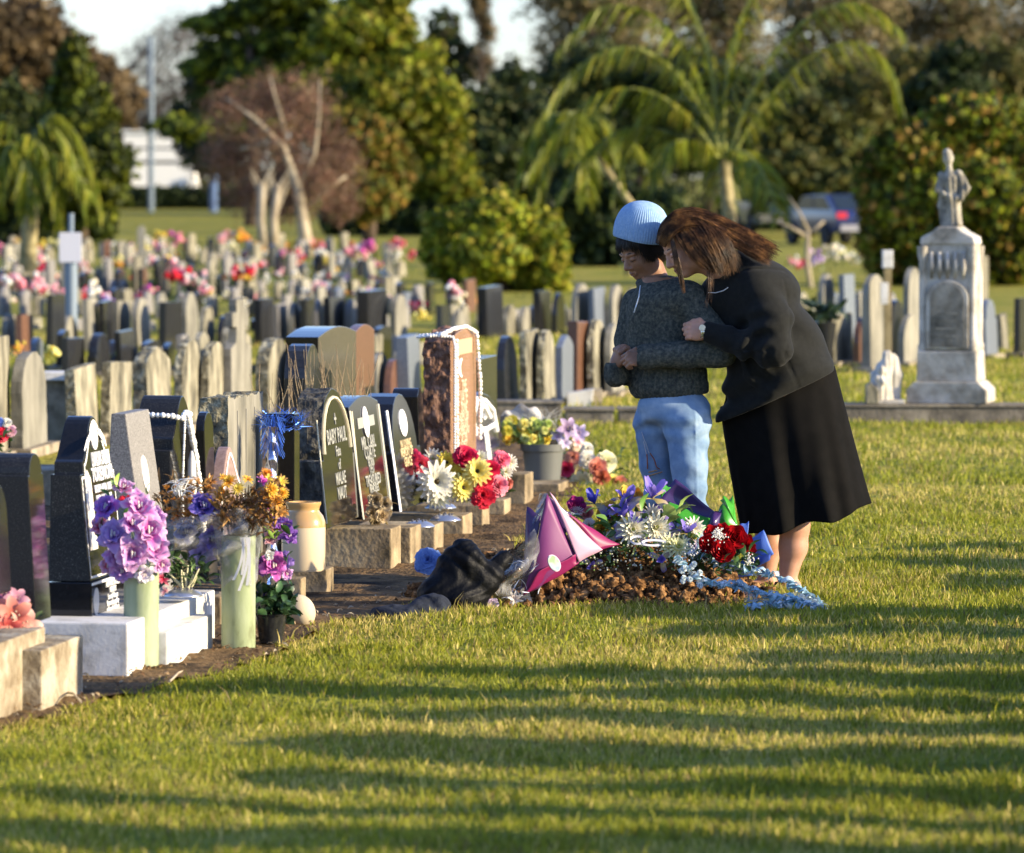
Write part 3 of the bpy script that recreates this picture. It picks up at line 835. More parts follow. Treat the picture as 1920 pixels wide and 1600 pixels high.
# ---- shell necklaces
def necklace(name, label, pts, r, cat='necklace', gap=1.7):
    mb = MB()
    for a, b in zip(pts[:-1], pts[1:]):
        a, b = Vector(a), Vector(b); n_ = max(1, int((b - a).length / (r * gap)))
        for i in range(n_):
            q = a.lerp(b, i / n_) + Vector((0, 0, random.uniform(-1, 1) * r * .25))
            mb.ball(q, r * random.uniform(.85, 1.1), 6, 4)
    return tag(mb.build(name, m_pearl, None, smooth=True), label, cat)
random.seed(3)
def loc2w(g, x, y, z):
    c, s_ = math.cos(g.rotation_euler.z), math.sin(g.rotation_euler.z)
    return Vector((g.location.x + c * x - s_ * y, g.location.y + s_ * x + c * y, g.location.z + z))
def onst(g, pts): return [loc2w(g, *p) for p in pts]
necklace('shell_necklace', 'white shell necklace hanging down the front left edge of the tall brown headstone', onst(g10, [(w10 * .12, .16, h10 * .965), (w10 * .10, .06, h10 * .975), (w10 * .10, -.016, h10 * .93), (w10 * .10, -.018, h10 * .5), (w10 * .12, -.018, h10 * .02)]), .0095)
necklace('shell_necklace', 'white shell necklace over the top and far front edge of the tall brown headstone', onst(g10, [(w10 * .05, .05, h10 * .97), (w10 * .3, .03, h10 * 1.0), (w10 * .6, .0, h10 * 1.01), (w10 * .85, -.02, h10 * .96), (w10 * .92, -.03, h10 * .6), (w10 * .90, -.03, h10 * .22)]), .011)
necklace('shell_necklace', 'thin dark and white shell necklace along the rough top of the tall brown headstone', onst(g10, [(w10 * .06, .165, h10 * .955), (w10 * .03, .10, h10 * .965), (w10 * .08, .0, h10 * .96), (w10 * .02, -.018, h10 * .9), (w10 * .01, -.018, h10 * .02)]), .0075)
necklace('shell_necklace', 'white shell necklace lying over the shoulder of the dark speckled headstone', onst(g4, [(w4 * .02, .16, h4 * .905), (w4 * .02, .05, h4 * .91), (w4 * .10, -.012, h4 * .89), (w4 * .2, -.012, h4 * .92), (w4 * .4, -.012, h4 * .90)]), .0105)
necklace('shell_necklace', 'thick rope of white shells hanging down the front of the dark speckled headstone', onst(g4, [(w4 * .22, -.02, h4 * .90), (w4 * .45, -.02, h4 * .70), (w4 * .62, -.02, h4 * .5), (w4 * .75, -.02, h4 * .28), (w4 * .8, -.02, h4 * .12)]), .013, gap=1.2)
necklace('shell_necklace', 'thin string of white shells beside the thick rope on the dark speckled headstone', onst(g4, [(w4 * .12, -.02, h4 * .89), (w4 * .05, -.02, h4 * .6), (w4 * .04, -.02, h4 * .3)]), .005)
mb = MB(); mb.tube(onst(g4, [(w4 * .33, -.022, h4 * z) for z in (.70, .64, .5, .36, .3)]), [.004, .014, .018, .014, .004], n=8)
tag(mb.build('cloth_strip', m_whitepaint, None, smooth=True), 'folded white cloth strip hanging on the dark speckled headstone', 'sash')

# ---- blue tinsel on the black stone
mb = MB(); rnd = random.Random(8)
for i in range(420):
    a = loc2w(g6, rnd.uniform(-.05, w6), rnd.uniform(-.02, .13), h6 * rnd.uniform(.88, .99))
    b = a + Vector((rnd.uniform(-.06, .05), rnd.uniform(-.04, .04), rnd.uniform(-.02, .05)))
    d = Vector((rnd.uniform(-1, 1), rnd.uniform(-1, 1), rnd.uniform(-1, 1))).normalized() * .0022
    mb.add([a - d, a + d, b], [(0, 1, 2)])
tag(mb.build('tinsel_garland', plain('blue_tinsel', (0.06, 0.16, 0.55), 0.3, metal=0.7), None), 'blue tinsel garland spilling over the top of the plain black headstone', 'garland')
# foil wrapped cylinder beside it
Yf = rowY(505, -.10)
cf = P(510, 1040, Yf)
g = thing('foil_windmill', 'crumpled silver and blue foil tube standing left of the plain black headstone', 'decoration', (cf.x, cf.y, 0))
def foil(u, v):
    w_ = 2 * math.pi * u; r = .021 + .005 * math.sin(v * 60 + 3 * math.sin(w_)) + .003 * math.sin(w_ * 5 + v * 31)
    return (r * math.cos(w_), r * math.sin(w_), v * (P(510, 800, Yf).z))
MB().grid(foil, 18, 60, close_u=True).build('foil_tube', plain('foil', (0.55, 0.58, 0.75), 0.18, metal=0.95), g, smooth=True)
mb = MB()
for i in range(90):
    w_ = rnd.uniform(0, 6.28); z = rnd.uniform(.8, 1.0) * P(510, 780, Yf).z
    mb.tube([(0, 0, z - .04), (.03 * math.cos(w_), .03 * math.sin(w_), z + .01), (.05 * math.cos(w_), .05 * math.sin(w_), z - .03)], .0012, n=3)
mb.build('tinsel_tuft', _mc['blue_tinsel'], g)

# ---- tall pair behind with dried twigs
gA, wA, hA = grave(597, 668, -0.80, 830, 612, 0.16, 'arc', mat('grey_brown_granite', [(.03, .027, .022), (.07, .062, .048), (.13, .115, .09)], scale=160, rough=.22, spec=.5, detail=3), 'tall dark granite headstone with blue reflecting top behind a tangle of dry twigs', sidem=m_black)
grave(572, 600, -0.75, 830, 645, 0.10, 'round', m_darkg, 'dark rounded headstone left of the tall one behind the dry twigs')
grave(666, 702, -0.95, 800, 608, 0.05, 'arc', m_red, 'brown headstone touching the right side of the tall dark granite one', group=None)
mb = MB(); rnd = random.Random(21)
Yt = rowY(610, -.35)
for i in range(60):
    bx = rnd.uniform(548, 680); tx = bx + rnd.uniform(-38, 38); ty = rnd.uniform(640, 730); 
    if i < 12: bx = rnd.uniform(490, 560); tx = bx + rnd.uniform(-30, 30); ty = rnd.uniform(680, 740)
    pts = []
    for k in range(6):
        t = k / 5
        pts.append(P(bx + (tx - bx) * t + 9 * math.sin(t * 4 + i), 850 - (850 - ty) * t, Yt + .05 * math.sin(i + t * 3)))
    mb.tube(pts, [.0035 * (1 - .75 * k / 5) for k in range(6)], n=4)
tag(mb.build('dead_shrub', mat('dry_twig', [(0.16, 0.11, 0.06), (0.36, 0.28, 0.17)], scale=10, rough=0.9), None), 'dry leafless twigs rising in front of the tall dark granite headstone', 'dead shrub')
# ---------------------------------------------------------------- the two people
YP = 20.0
PX0 = 1300
ORG = Vector(((PX0 - 960) / 480.0, YP, 0))
def q(px, py, y=0.0): return np.array(((px - PX0) / 480.0, y, (1110 - py) / 480.0))

class Frame:
    """head / hand frame: columns are the axes of the part"""
    def __init__(s, c, ax, up, sc_=1.0):
        x = Vector(ax).normalized(); z = Vector(up); z = (z - x * z.dot(x)).normalized(); y = z.cross(x)
        s.M = Matrix((x, y, z)).transposed(); s.c = Vector(c); s.k = sc_
    def __call__(s, p): return np.array(s.c + s.M @ (Vector(p) * s.k))
def head_sdf(S, f, nosew=1.0, soft=1.0):
    """face looks along the frame's +x"""
    k = f.k; M = f.M
    e = lambda c, r, kk=.012, op='add': S.ell(f(c), [a * k for a in r], M, kk * k, op)
    e((-.012, 0, .030), (.096, .075, .086))
    e((.028, 0, -.038), (.060, .056, .072), .03)
    e((.060, 0, -.090), (.020, .024, .017), .025)
    for s_ in (-1, 1):
        e((.054, .031 * s_, -.030), (.027, .025, .026), .025)
        e((.020, .050 * s_, -.062), (.035, .014, .026), .02)
        e((.095, .033 * s_, .000), (.013, .018, .009), .012, 'sub')
        e((.0735, .032 * s_, -.002), (.0140, .0170, .0105), .006)
        S.cap(f((.083, .014 * s_, .017)), f((.072, .050 * s_, .018)), .0075 * k, .006 * k, .008 * k)
        e((.090, .0115 * s_ * nosew, -.038), (.011, .0075 * nosew, .0075), .006)
        e((-.014, .077 * s_, -.014), (.017, .007, .030), .004)
    S.cap(f((.078, 0, .012)), f((.103, 0, -.030)), .0075 * k, .0115 * k, .010 * k)
    e((.101, 0, -.034), (.011, .012 * nosew, .009), .006)
    S.cap(f((.0855, -.017, -.061)), f((.0855, .017, -.061)), .0050 * k, .0050 * k, .006 * k)
    S.cap(f((.0835, -.015, -.0705)), f((.0835, .015, -.0705)), .0062 * k, .0062 * k, .006 * k)
    S.cap(f((.094, -.021, -.0655)), f((.094, .021, -.0655)), .0018 * k, .0018 * k, .002 * k, 'sub')
def hand_sdf(S, f, curl, spread=0.0, thumb=None, side=1):
    """x along the fingers, z out of the back of the hand, thumb on +y*side; curl per knuckle in degrees"""
    k = f.k
    S.ell(f((.042, 0, 0)), [.052 * k, .040 * k, .0165 * k], f.M, .01)
    S.cap(f((-.05, 0, 0)), f((.01, 0, 0)), .027 * k, .026 * k, .02)
    S.ell(f((.030, .026 * side, -.010)), [.032 * k, .016 * k, .015 * k], f.M, .012)
    for i, (yb, L_) in enumerate(((.029, .066), (.0100, .074), (-.0095, .068), (-.0275, .054))):
        p = Vector((.080 - .004 * abs(i - 1), yb * side, .002)); a = 0.0
        pts = [p.copy()]; rad = [.0098, .0092, .0085, .0074]
        for j, fr in enumerate((.46, .30, .24)):
            a += R(curl[j] + (i - 1.5) * 3)
            p = p + Vector((math.cos(a), spread * (1.5 - i) * .2 * side, -math.sin(a))) * L_ * fr
            pts.append(p.copy())
        S.chain([f(v) for v in pts], [r * k for r in rad], .003)
        S.ell(f(pts[0] + Vector((-.002, 0, .004))), [.0105 * k] * 3, f.M, .006)
    tp = thumb or [(.012, .030, -.004), (.040, .050, -.014), (.064, .046, -.026), (.082, .034, -.032)]
    tp = [(a, b * side, c) for a, b, c in tp]
    S.chain([f(v) for v in tp], [.014 * k, .0125 * k, .0105 * k, .0085 * k], .006)

def join_np(parts):
    Vs = []; Qs = []; o = 0
    for V_, Q_ in parts:
        Vs.append(V_); Qs.append(Q_ + o); o += len(V_)
    return np.concatenate(Vs), np.concatenate(Qs)
def solid(name, parts, m, parent, nrm=None):
    V_, Q_ = join_np(parts)
    return np_mesh(name, V_, Q_, m, parent)

def strands(name, guides, n, m, parent, w=.0012, K=12, jit=.006, seed=0, taper=.25, hy=0.0):
    """guides: list of polylines; strands interpolate between neighbouring guides"""
    rng = np.random.default_rng(seed)
    Gd = []
    for g in guides:
        g = np.array([q(*p) for p in g]); g[:, 1] += hy; t = np.linspace(0, 1, len(g))
        if hy: g[:, 0] -= .021 * np.clip(1 - (g[:, 0] - q(1330, 0)[0]) / .2, 0, 1)
        d = np.gradient(g, axis=0); tt = np.linspace(0, 1, K)
        # catmull style resample through linear + smoothing
        r = np.stack([np.interp(tt, t, g[:, i]) for i in range(3)], 1)
        for _ in range(3): r[1:-1] = .25 * r[:-2] + .5 * r[1:-1] + .25 * r[2:]
        Gd.append(r)
    Gd = np.array(Gd)
    u = rng.uniform(0, len(Gd) - 1.001, n); i0 = u.astype(int); fu = (u - i0)[:, None, None]
    C_ = Gd[i0] * (1 - fu) + Gd[i0 + 1] * fu
    tt = np.linspace(0, 1, K)[None, :, None]
    ncl = max(3, n // 45); cl_ = rng.integers(0, ncl, n); co_ = rng.normal(0, jit, (ncl, 1, 3)); cw_ = rng.normal(0, jit * .8, (ncl, 1, 3)); cp_ = rng.uniform(0, 6, (ncl, 1, 1))
    C_ = C_ + co_[cl_] * (.3 + 1.1 * tt) + cw_[cl_] * np.sin(tt * 5 + cp_[cl_]) * tt + rng.normal(0, jit * .28, (n, 1, 3)) * (.35 + 1.0 * tt) + rng.normal(0, jit * .28, (n, 1, 3)) * np.sin(tt * np.pi * rng.uniform(1, 2.5, (n, 1, 1)))
    # length variation
    ln = rng.uniform(.75, 1.0, n)
    idx = np.linspace(0, 1, K)[None, :] * ln[:, None] * (K - 1)
    ia = np.clip(idx.astype(int), 0, K - 2); fa = (idx - ia)[..., None]
    C_ = np.take_along_axis(C_, ia[..., None].repeat(3, 2), 1) * (1 - fa) + np.take_along_axis(C_, (ia + 1)[..., None].repeat(3, 2), 1) * fa
    T = np.gradient(C_, axis=1); T /= np.linalg.norm(T, axis=2, keepdims=True) + 1e-9
    A = np.cross(T, np.array([.3, -.8, .5])); A /= np.linalg.norm(A, axis=2, keepdims=True) + 1e-9
    B = np.cross(T, A)
    ww = w * (1 - (1 - taper) * np.linspace(0, 1, K)[None, :, None] ** 2) * rng.uniform(.6, 1.4, (n, 1, 1))
    V_ = np.stack([C_ + (A * math.cos(a) + B * math.sin(a)) * ww for a in (0, 2.09, 4.19)], 2).reshape(-1, 3)
    base = (np.arange(n) * K * 3)[:, None, None, None]; kk = (np.arange(K - 1) * 3)[None, :, None, None]
    j = np.arange(3)[None, None, :, None]; j2 = (j + 1) % 3
    Q_ = np.concatenate([base + kk + j, base + kk + j2, base + kk + 3 + j2, base + kk + 3 + j], 3).reshape(-1, 4)
    return np_mesh(name, V_, Q_, m, parent)

skin_w = mat('warm_skin', [(0.42, 0.22, 0.145), (0.52, 0.29, 0.20)], scale=20, rough=0.5, spec=0.35, bump=0.08, bscale=250, bdist=.002)
skin_b = mat('brown_skin', [(0.23, 0.115, 0.065), (0.30, 0.16, 0.095)], scale=20, rough=0.5, spec=0.35, bump=0.08, bscale=250, bdist=.002)
for s_ in (skin_w, skin_b):
    s_.node_tree.nodes['Principled BSDF'].inputs['Subsurface Weight'].default_value = 0.12
    s_.node_tree.nodes['Principled BSDF'].inputs['Subsurface Scale'].default_value = 0.01
m_hair = mat('brown_hair', [(0.022, 0.011, 0.006), (0.075, 0.034, 0.014), (0.22, 0.105, 0.035)], scale=24, rough=0.42, spec=0.3, stretch=(1, 1, 1), detail=2)
m_hairb = plain('black_hair', (0.012, 0.009, 0.008), 0.4)
m_jacket = mat('charcoal_jacket', [(0.007, 0.0075, 0.007), (0.012, 0.0128, 0.0115)], scale=50, rough=0.85, bump=0.15, bscale=300, bdist=.002, spec=0.15, sheen=0.05)
m_skirt = mat('black_skirt', [(0.003, 0.003, 0.0028), (0.006, 0.0055, 0.005)], scale=14, rough=0.9, spec=0.1, sheen=0.0, bump=0.1, bscale=200, bdist=.002)
m_denim = mat('light_denim', [(0.11, 0.19, 0.32), (0.19, 0.29, 0.42), (0.30, 0.40, 0.52)], scale=9, rough=0.85, bump=0.25, bscale=220, bdist=.002, spec=0.15, detail=8)
m_knit = mat('dark_knit', [(0.028, 0.034, 0.034), (0.062, 0.068, 0.058), (0.12, 0.12, 0.095)], scale=70, rough=0.95, bump=0.7, bscale=260, bdist=.004, spec=0.1)
m_hat = mat('blue_knit_hat', [(0.20, 0.33, 0.52), (0.29, 0.43, 0.60)], scale=90, rough=0.95, bump=0.5, bscale=280, bdist=.003, spec=0.1)

# ---- woman -----------------------------------------------------------------
HY = -.075
W_ = thing('person', 'woman in a charcoal jacket and black skirt bending over to hold a child', 'person', ORG + Vector((0, -.03, 0)))
hd = Frame(q(1285, 461, HY + .02), (-.80, -.28, -.48), (-.50, -.02, .84), .98)
S = SDF(q(1205, 570, -.30), q(1420, 370, .12), .0022)
head_sdf(S, hd)
S.cap(q(1312, 480, HY), q(1385, 520, -.04), .055, .065, .03)
pw = [S.mesh(2)]
S = SDF(q(1280, 640, -.30), q(1600, 470, .30), .008)
S.chain([q(1385, 515, 0), q(1410, 575, 0), q(1450, 660, 0)], [.09, .14, .15], .05)
pw.append(S.mesh(2))
# far arm (hidden), torso to legs
S = SDF(q(1380, 1125, -.20), q(1560, 640, .32), .005)
S.chain([q(1450, 650, 0), q(1455, 700, 0)], [.13, .12], .04)
for (h, k_, c1, c2, an, he, to) in ((q(1462, 720, .02), q(1478, 900, .005), q(1489, 985, .01), q(1487, 1025, .015), q(1476, 1086, .015), q(1488, 1099, .015), q(1440, 1106, -.035)),
                                  (q(1455, 720, .15), q(1450, 900, .17), q(1446, 985, .17), q(1445, 1025, .17), q(1440, 1086, .17), q(1448, 1099, .17), q(1402, 1106, .14))):
    S.chain([h, k_, c1, c2, an], [.075, .060, .058, .054, .034], .02)
    S.cap(an, he, .034, .026, .012)
    S.cap(he, to, .026, .021, .015); S.ell(to + np.array((-.02, -.005, -.002)), [.04, .038, .016], None, .015)
S.cut(q(1450, 1110.8, 0), (0, 0, -1))
pw.append(S.mesh(1))
hw = Frame(q(1321, 620, -.150), (-1, -.05, .06), (.08, -.97, .18), .92)
S = SDF(q(1235, 670, -.27), q(1370, 560, -.03), .0024)
hand_sdf(S, hw, (72, 88, 55), thumb=[(.010, .030, -.002), (.030, .046, .000), (.056, .042, -.006), (.078, .030, -.014)], side=-1)
pw.append(S.mesh(1))
S = SDF(q(1300, 700, -.32), q(1480, 590, -.05), .006)
S.chain([q(1330, 621, -.153), q(1440, 645, -.215)], [.025, .035], .01)
pw.append(S.mesh(1))
solid('body', pw, skin_w, W_)
# features
for s_ in (-1, 1):
    mb = MB(); mb.tube([hd((.0845, .014 * s_, .021)), hd((.0825, .030 * s_, .0265)), hd((.066, .050 * s_, .021))], [.0022, .003, .0012], n=5, flat=.6); mb.build('eyebrow', m_hairb, W_, smooth=True)
for s_ in (-1, 1):
    mb = MB(); mb.tube([hd((.0845, .018 * s_, -.006)), hd((.0885, .032 * s_, -.009)), hd((.0795, .047 * s_, -.006))], .0012, n=4); mb.build('eyelash', m_hairb, W_, smooth=True)
mb = MB()
mb.tube([hd((.082, -.022, -.066)), hd((.0915, -.010, -.060)), hd((.0925, 0, -.0615)), hd((.0915, .010, -.060)), hd((.082, .022, -.066)), hd((.090, .0, -.075)), hd((.082, -.022, -.066))], .0028, n=5)
mb.build('lips', plain('lip_w', (0.36, 0.13, 0.10), 0.4), W_, smooth=True)
# hair: cap + strands
S = SDF(q(1205, 540, -.32), q(1440, 370, .12), .004)
S.ell(hd((-.030, 0, .038)), [.090, .082, .088], hd.M, .01)
S.ell(hd((-.065, 0, -.010)), [.065, .078, .085], hd.M, .03)
S.ell(q(1345, 452, HY * .8), [.085, .080, .055], Matrix.Rotation(R(-14), 3, 'Y'), .04)
hw_ = solid('hair', [S.mesh(2)], m_hair, W_)
strands('hair_strands', [
    [(1262, 420, -.05), (1276, 440, -.088), (1294, 466, -.108), (1314, 486, -.110), (1334, 500, -.100)],
    [(1272, 408, -.04), (1296, 426, -.09), (1318, 458, -.115), (1340, 486, -.118), (1354, 512, -.100)],
    [(1290, 396, -.02), (1322, 412, -.085), (1344, 442, -.112), (1360, 475, -.112), (1368, 512, -.095)],
    [(1306, 392, -.01), (1342, 410, -.075), (1366, 440, -.098), (1378, 470, -.095), (1384, 498, -.085)]], 3600, m_hair, hw_, .0008, seed=1, hy=HY, jit=.0075)
strands('hair_strands', [
    [(1246, 430, .0), (1262, 400, .0), (1295, 388, .0), (1340, 400, .0), (1385, 430, -.01), (1452, 462, -.02)],
    [(1256, 424, -.05), (1274, 402, -.055), (1306, 396, -.06), (1350, 410, -.065), (1396, 436, -.07), (1458, 472, -.07)],
    [(1300, 402, -.07), (1330, 410, -.085), (1360, 430, -.095), (1388, 452, -.09), (1415, 468, -.085), (1444, 486, -.07)],
    [(1340, 430, -.10), (1362, 450, -.10), (1384, 464, -.095), (1404, 474, -.09), (1422, 484, -.085), (1436, 492, -.07)]], 3600, m_hair, hw_, .0008, seed=2, hy=HY, jit=.0065)
strands('hair_strands', [
    [(1241, 452, -.03), (1244, 432, -.045), (1254, 412, -.045), (1276, 396, -.04), (1306, 392, -.03)],
    [(1244, 456, -.06), (1250, 436, -.075), (1264, 416, -.075), (1288, 404, -.07), (1320, 404, -.06)],
    [(1254, 462, -.075), (1262, 444, -.09), (1276, 430, -.095), (1300, 420, -.095), (1330, 424, -.09)],
    [(1240, 455, .03), (1244, 430, .05), (1256, 410, .05), (1280, 396, .04), (1310, 392, .03)]], 2400, m_hair, hw_, .0008, seed=3, hy=HY, jit=.004)
strands('hair_strands', [
    [(1264, 446, -.085), (1266, 470, -.105), (1272, 500, -.112), (1282, 530, -.11), (1289, 550, -.10)],
    [(1270, 444, -.09), (1275, 470, -.11), (1283, 500, -.115), (1288, 525, -.112), (1291, 548, -.10)]], 160, m_hair, hw_, .0007, seed=4, hy=HY, jit=.0022)
strands('hair_strands', [
    [(1330, 490, -.09), (1334, 510, -.105), (1334, 530, -.11), (1336, 550, -.11), (1330, 570, -.11)],
    [(1345, 500, -.09), (1342, 520, -.105), (1344, 535, -.11), (1340, 555, -.11), (1338, 580, -.11)]], 26, m_hair, hw_, .0006, seed=5, hy=HY, jit=.006)

# jacket
S = SDF(q(1290, 820, -.42), q(1600, 450, .32), .0058)
S.chain([q(1372, 512, -.05), q(1405, 565, 0)], [.078, .150], .06)
S.ell(q(1412, 568, 0), [.150, .205, .135], Matrix.Rotation(R(35), 3, 'Y'), .06)
S.ell(q(1448, 645, .02), [.190, .205, .190], Matrix.Rotation(R(30), 3, 'Y'), .06)
S.ell(q(1462, 710, .05), [.222, .205, .165], Matrix.Rotation(R(-20), 3, 'Y'), .06)
S.ell(q(1430, 770, .06), [.190, .180, .10], Matrix.Rotation(R(-20), 3, 'Y'), .05)
S.ell(q(1346, 556, .01), [.075, .12, .085], None, .04)
S.ell(q(1440, 530, -.02), [.13, .16, .085], Matrix.Rotation(R(30), 3, 'Y'), .05)
S.chain([q(1414, 540, -.135), q(1440, 600, -.195), q(1446, 652, -.22)], [.088, .080, .070], .025)
S.chain([q(1446, 652, -.22), q(1385, 640, -.195), q(1326, 621, -.152)], [.066, .055, .041], .015)
S.chain([q(1400, 545, .13), q(1350, 600, .22), q(1290, 640, .25)], [.08, .07, .05], .02)   # far arm round the child's back
S.ell(q(1385, 500, -.05), [.075, .095, .060], Matrix.Rotation(R(40), 3, 'Y'), .02)
def folds(X, Y, Z):
    px = X * 480 + PX0; py = 1110 - Z * 480
    d = 0.0016 * fbm(X * 9, Z * 9 + Y * 5, 2, 1, 3)
    # sleeve folds radiating from the elbow
    r_ = np.sqrt((px - 1446) ** 2 + (py - 655) ** 2); a_ = np.arctan2(py - 655, px - 1446)
    d = d + (.012) * np.sin(r_ / 5.6 + 2.2 * a_) * np.exp(-((r_ - 45) / 42) ** 2) * (Y < -.12) * np.clip((1452 - px) / 30, 0, 1)
    # diagonal drag lines over the hip and side
    u = (px - 1420) * .50 + (py - 700) * .87
    d = d + .0125 * np.sin(u / 8.5 + .9 * np.sin((px - py) / 38)) * np.exp(-((py - 735) / 40) ** 2) * (Y < .1)
    u2 = (px - 1440) * .35 - (py - 560) * .94
    d = d + .0075 * np.sin(u2 / 11 + 1.2 * np.sin(px / 34)) * np.exp(-((py - 600) / 70) ** 2) * np.clip((px - 1462) / 20, 0, 1)
    # seams: yoke over the shoulder blade, sleeve seam, pocket
    d = d + .0035 * np.exp(-(((py - 506) - .0022 * (px - 1425) ** 2 + 3) / 2.2) ** 2) * (px > 1385) * (px < 1470) * (Y < -.05)
    d = d + .0022 * np.exp(-((px - 1474 + .0022 * (py - 590) ** 2) / 2.6) ** 2) * (py > 520) * (py < 665) * (Y < -.05)
    d = d + .0035 * np.exp(-((np.abs((px - 1478) * .92 + (py - 690) * -.4) - 2) / 2) ** 2) * (py > 655) * (py < 735) * (Y < -.05)
    return d
S.disp(folds)
n_h = (.408, 0, -.913)
S.cut(q(1568, 694, 0), n_h)
S.cut(q(1324, 621, -.2), (-1, 0, .05)) if False else None
S.cap(q(1300, 620, -.15), q(1324, 621, -.15), .034, .033, .002, 'sub')
S.cap(q(1335, 488, -.085), q(1362, 500, -.065), .060, .062, .004, 'sub')
jk = solid('jacket', [S.mesh(1)], m_jacket, W_)
mb = MB(); mb.tube([q(1324, 547, -.165), q(1338, 547, -.175), q(1352, 543, -.182), q(1361, 537, -.186)], .0016, n=4)
mb.build('piping', plain('pale_piping', (0.6, 0.6, 0.58), 0.5), jk)
# watch
mb = MB()
def wf(u, v):
    c = q(1316 + (v - .5) * 11, 620, -.151); w_ = 2 * math.pi * u
    return c + np.array((.002 * math.cos(w_), .0285 * .92 * math.sin(w_), .0275 * math.cos(w_)))
mb.grid(wf, 24, 6, close_u=True)
wt = mb.build('watch', mat('watch_steel', [(0.55, 0.55, 0.52), (0.75, 0.74, 0.68)], scale=300, rough=0.25, metal=0.9, detail=1), W_, smooth=True, solid=.003)
MB().tube([q(1313, 612, -.178), q(1313, 612, -.185)], .013, n=12).build('dial', plain('dial', (0.7, 0.7, 0.65), 0.2, metal=.5), wt)
# skirt
def skirt(u, v):
    th = 2 * math.pi * u
    L_ = [(1352, 765), (1360, 820), (1370, 880), (1382, 945), (1394, 1002)]
    R_ = [(1566, 688), (1584, 760), (1602, 830), (1619, 895), (1633, 944)]
    tt = v * 4; i = min(3, int(tt)); f_ = tt - i
    lx = L_[i][0] + (L_[i + 1][0] - L_[i][0]) * f_; ly = L_[i][1] + (L_[i + 1][1] - L_[i][1]) * f_
    rx = R_[i][0] + (R_[i + 1][0] - R_[i][0]) * f_; ry = R_[i][1] + (R_[i + 1][1] - R_[i][1]) * f_
    c, s_ = math.cos(th), math.sin(th)
    fo = .03 + .20 * v ** 1.2
    k_ = 1 + fo * (.42 * math.sin(6 * th + 1.0 + .8 * v) + .30 * math.sin(10 * th + 2.2) + .16 * math.sin(17 * th + 4 * v)) * (1 - .75 * abs(c) ** 3)
    px = (lx + rx) / 2 + (rx - lx) / 2 * c * (1 + (k_ - 1) * .35)
    py = (ly + ry) / 2 + (ry - ly) / 2 * c + 14 * v * (1 - c * c) * (.6 + .5 * math.sin(6 * th + 1.0 + .8))
    y = (.16 + .05 * v) * s_ * k_ + .08
    return q(px, py, y)
MB().grid(skirt, 220, 46, close_u=True).build('skirt', m_skirt, W_, smooth=True, solid=.004)

# ---- boy --------------------------------------------------------------------
B_ = thing('person', 'child in a blue knitted hat, dark jumper and pale jeans with clasped hands', 'person', ORG + Vector((0, .03, 0)))
hb = Frame(q(1204, 470, .05), (-.74, -.50, -.46), (-.36, -.20, .90), .94)
S = SDF(q(1140, 560, -.13), q(1290, 370, .21), .0022)
head_sdf(S, hb, 1.25)
S.cap(q(1222, 500, .055), q(1236, 545, .04), .048, .055, .02)
pb = [S.mesh(2)]
S = SDF(q(1150, 760, -.2), q(1370, 520, .2), .008)
S.chain([q(1240, 545, .02), q(1250, 640, .02), q(1258, 740, .02)], [.09, .11, .11], .05)
pb.append(S.mesh(1))
hn = Frame(q(1208, 668, -.165), (-.97, -.10, -.12), (.02, -.86, .50), .84)
hf = Frame(q(1153, 684, -.06), (.22, -.22, .95), (-.80, -.45, .1), .80)
S = SDF(q(1120, 725, -.30), q(1235, 600, .05), .0022)
hand_sdf(S, hn, (50, 62, 40), side=-1, thumb=[(.012, .030, -.002), (.034, .046, -.002), (.058, .042, -.008), (.078, .032, -.014)])
pb.append(S.mesh(1))
S = SDF(q(1110, 740, -.26), q(1225, 590, .08), .0022)
hand_sdf(S, hf, (48, 60, 40), side=-1)
pb.append(S.mesh(1))
# legs down to the shoes
S = SDF(q(1180, 1115, -.2), q(1370, 740, .25), .006)
S.chain([q(1262, 740, .0), q(1262, 775, .0)], [.08, .07], .03)
S.chain([q(1288, 790, -.08), q(1290, 890, -.09), q(1305, 1080, -.10)], [.05, .04, .03], .01)
S.chain([q(1230, 790, .04), q(1235, 890, .05), q(1250, 1080, .05)], [.05, .04, .03], .01)
pb.append(S.mesh(1))
solid('body', pb, skin_b, B_)
for s_ in (-1, 1):
    mb = MB(); mb.tube([hb((.0845, .013 * s_, .020)), hb((.0830, .030 * s_, .0265)), hb((.066, .050 * s_, .021))], [.0026, .0034, .0014], n=5, flat=.6); mb.build('eyebrow', m_hairb, B_, smooth=True)
for s_ in (-1, 1):
    mb = MB(); mb.tube([hb((.0845, .018 * s_, -.006)), hb((.0890, .032 * s_, -.009)), hb((.0795, .048 * s_, -.006))], .0013, n=4); mb.build('eyelash', m_hairb, B_, smooth=True)
mb = MB()
mb.tube([hb((.082, -.022, -.066)), hb((.0915, -.010, -.060)), hb((.0925, 0, -.0615)), hb((.0915, .010, -.060)), hb((.082, .022, -.066)), hb((.090, .0, -.075)), hb((.082, -.022, -.066))], .0030, n=5)
mb.build('lips', plain('lip_b', (0.22, 0.09, 0.07), 0.4), B_, smooth=True)
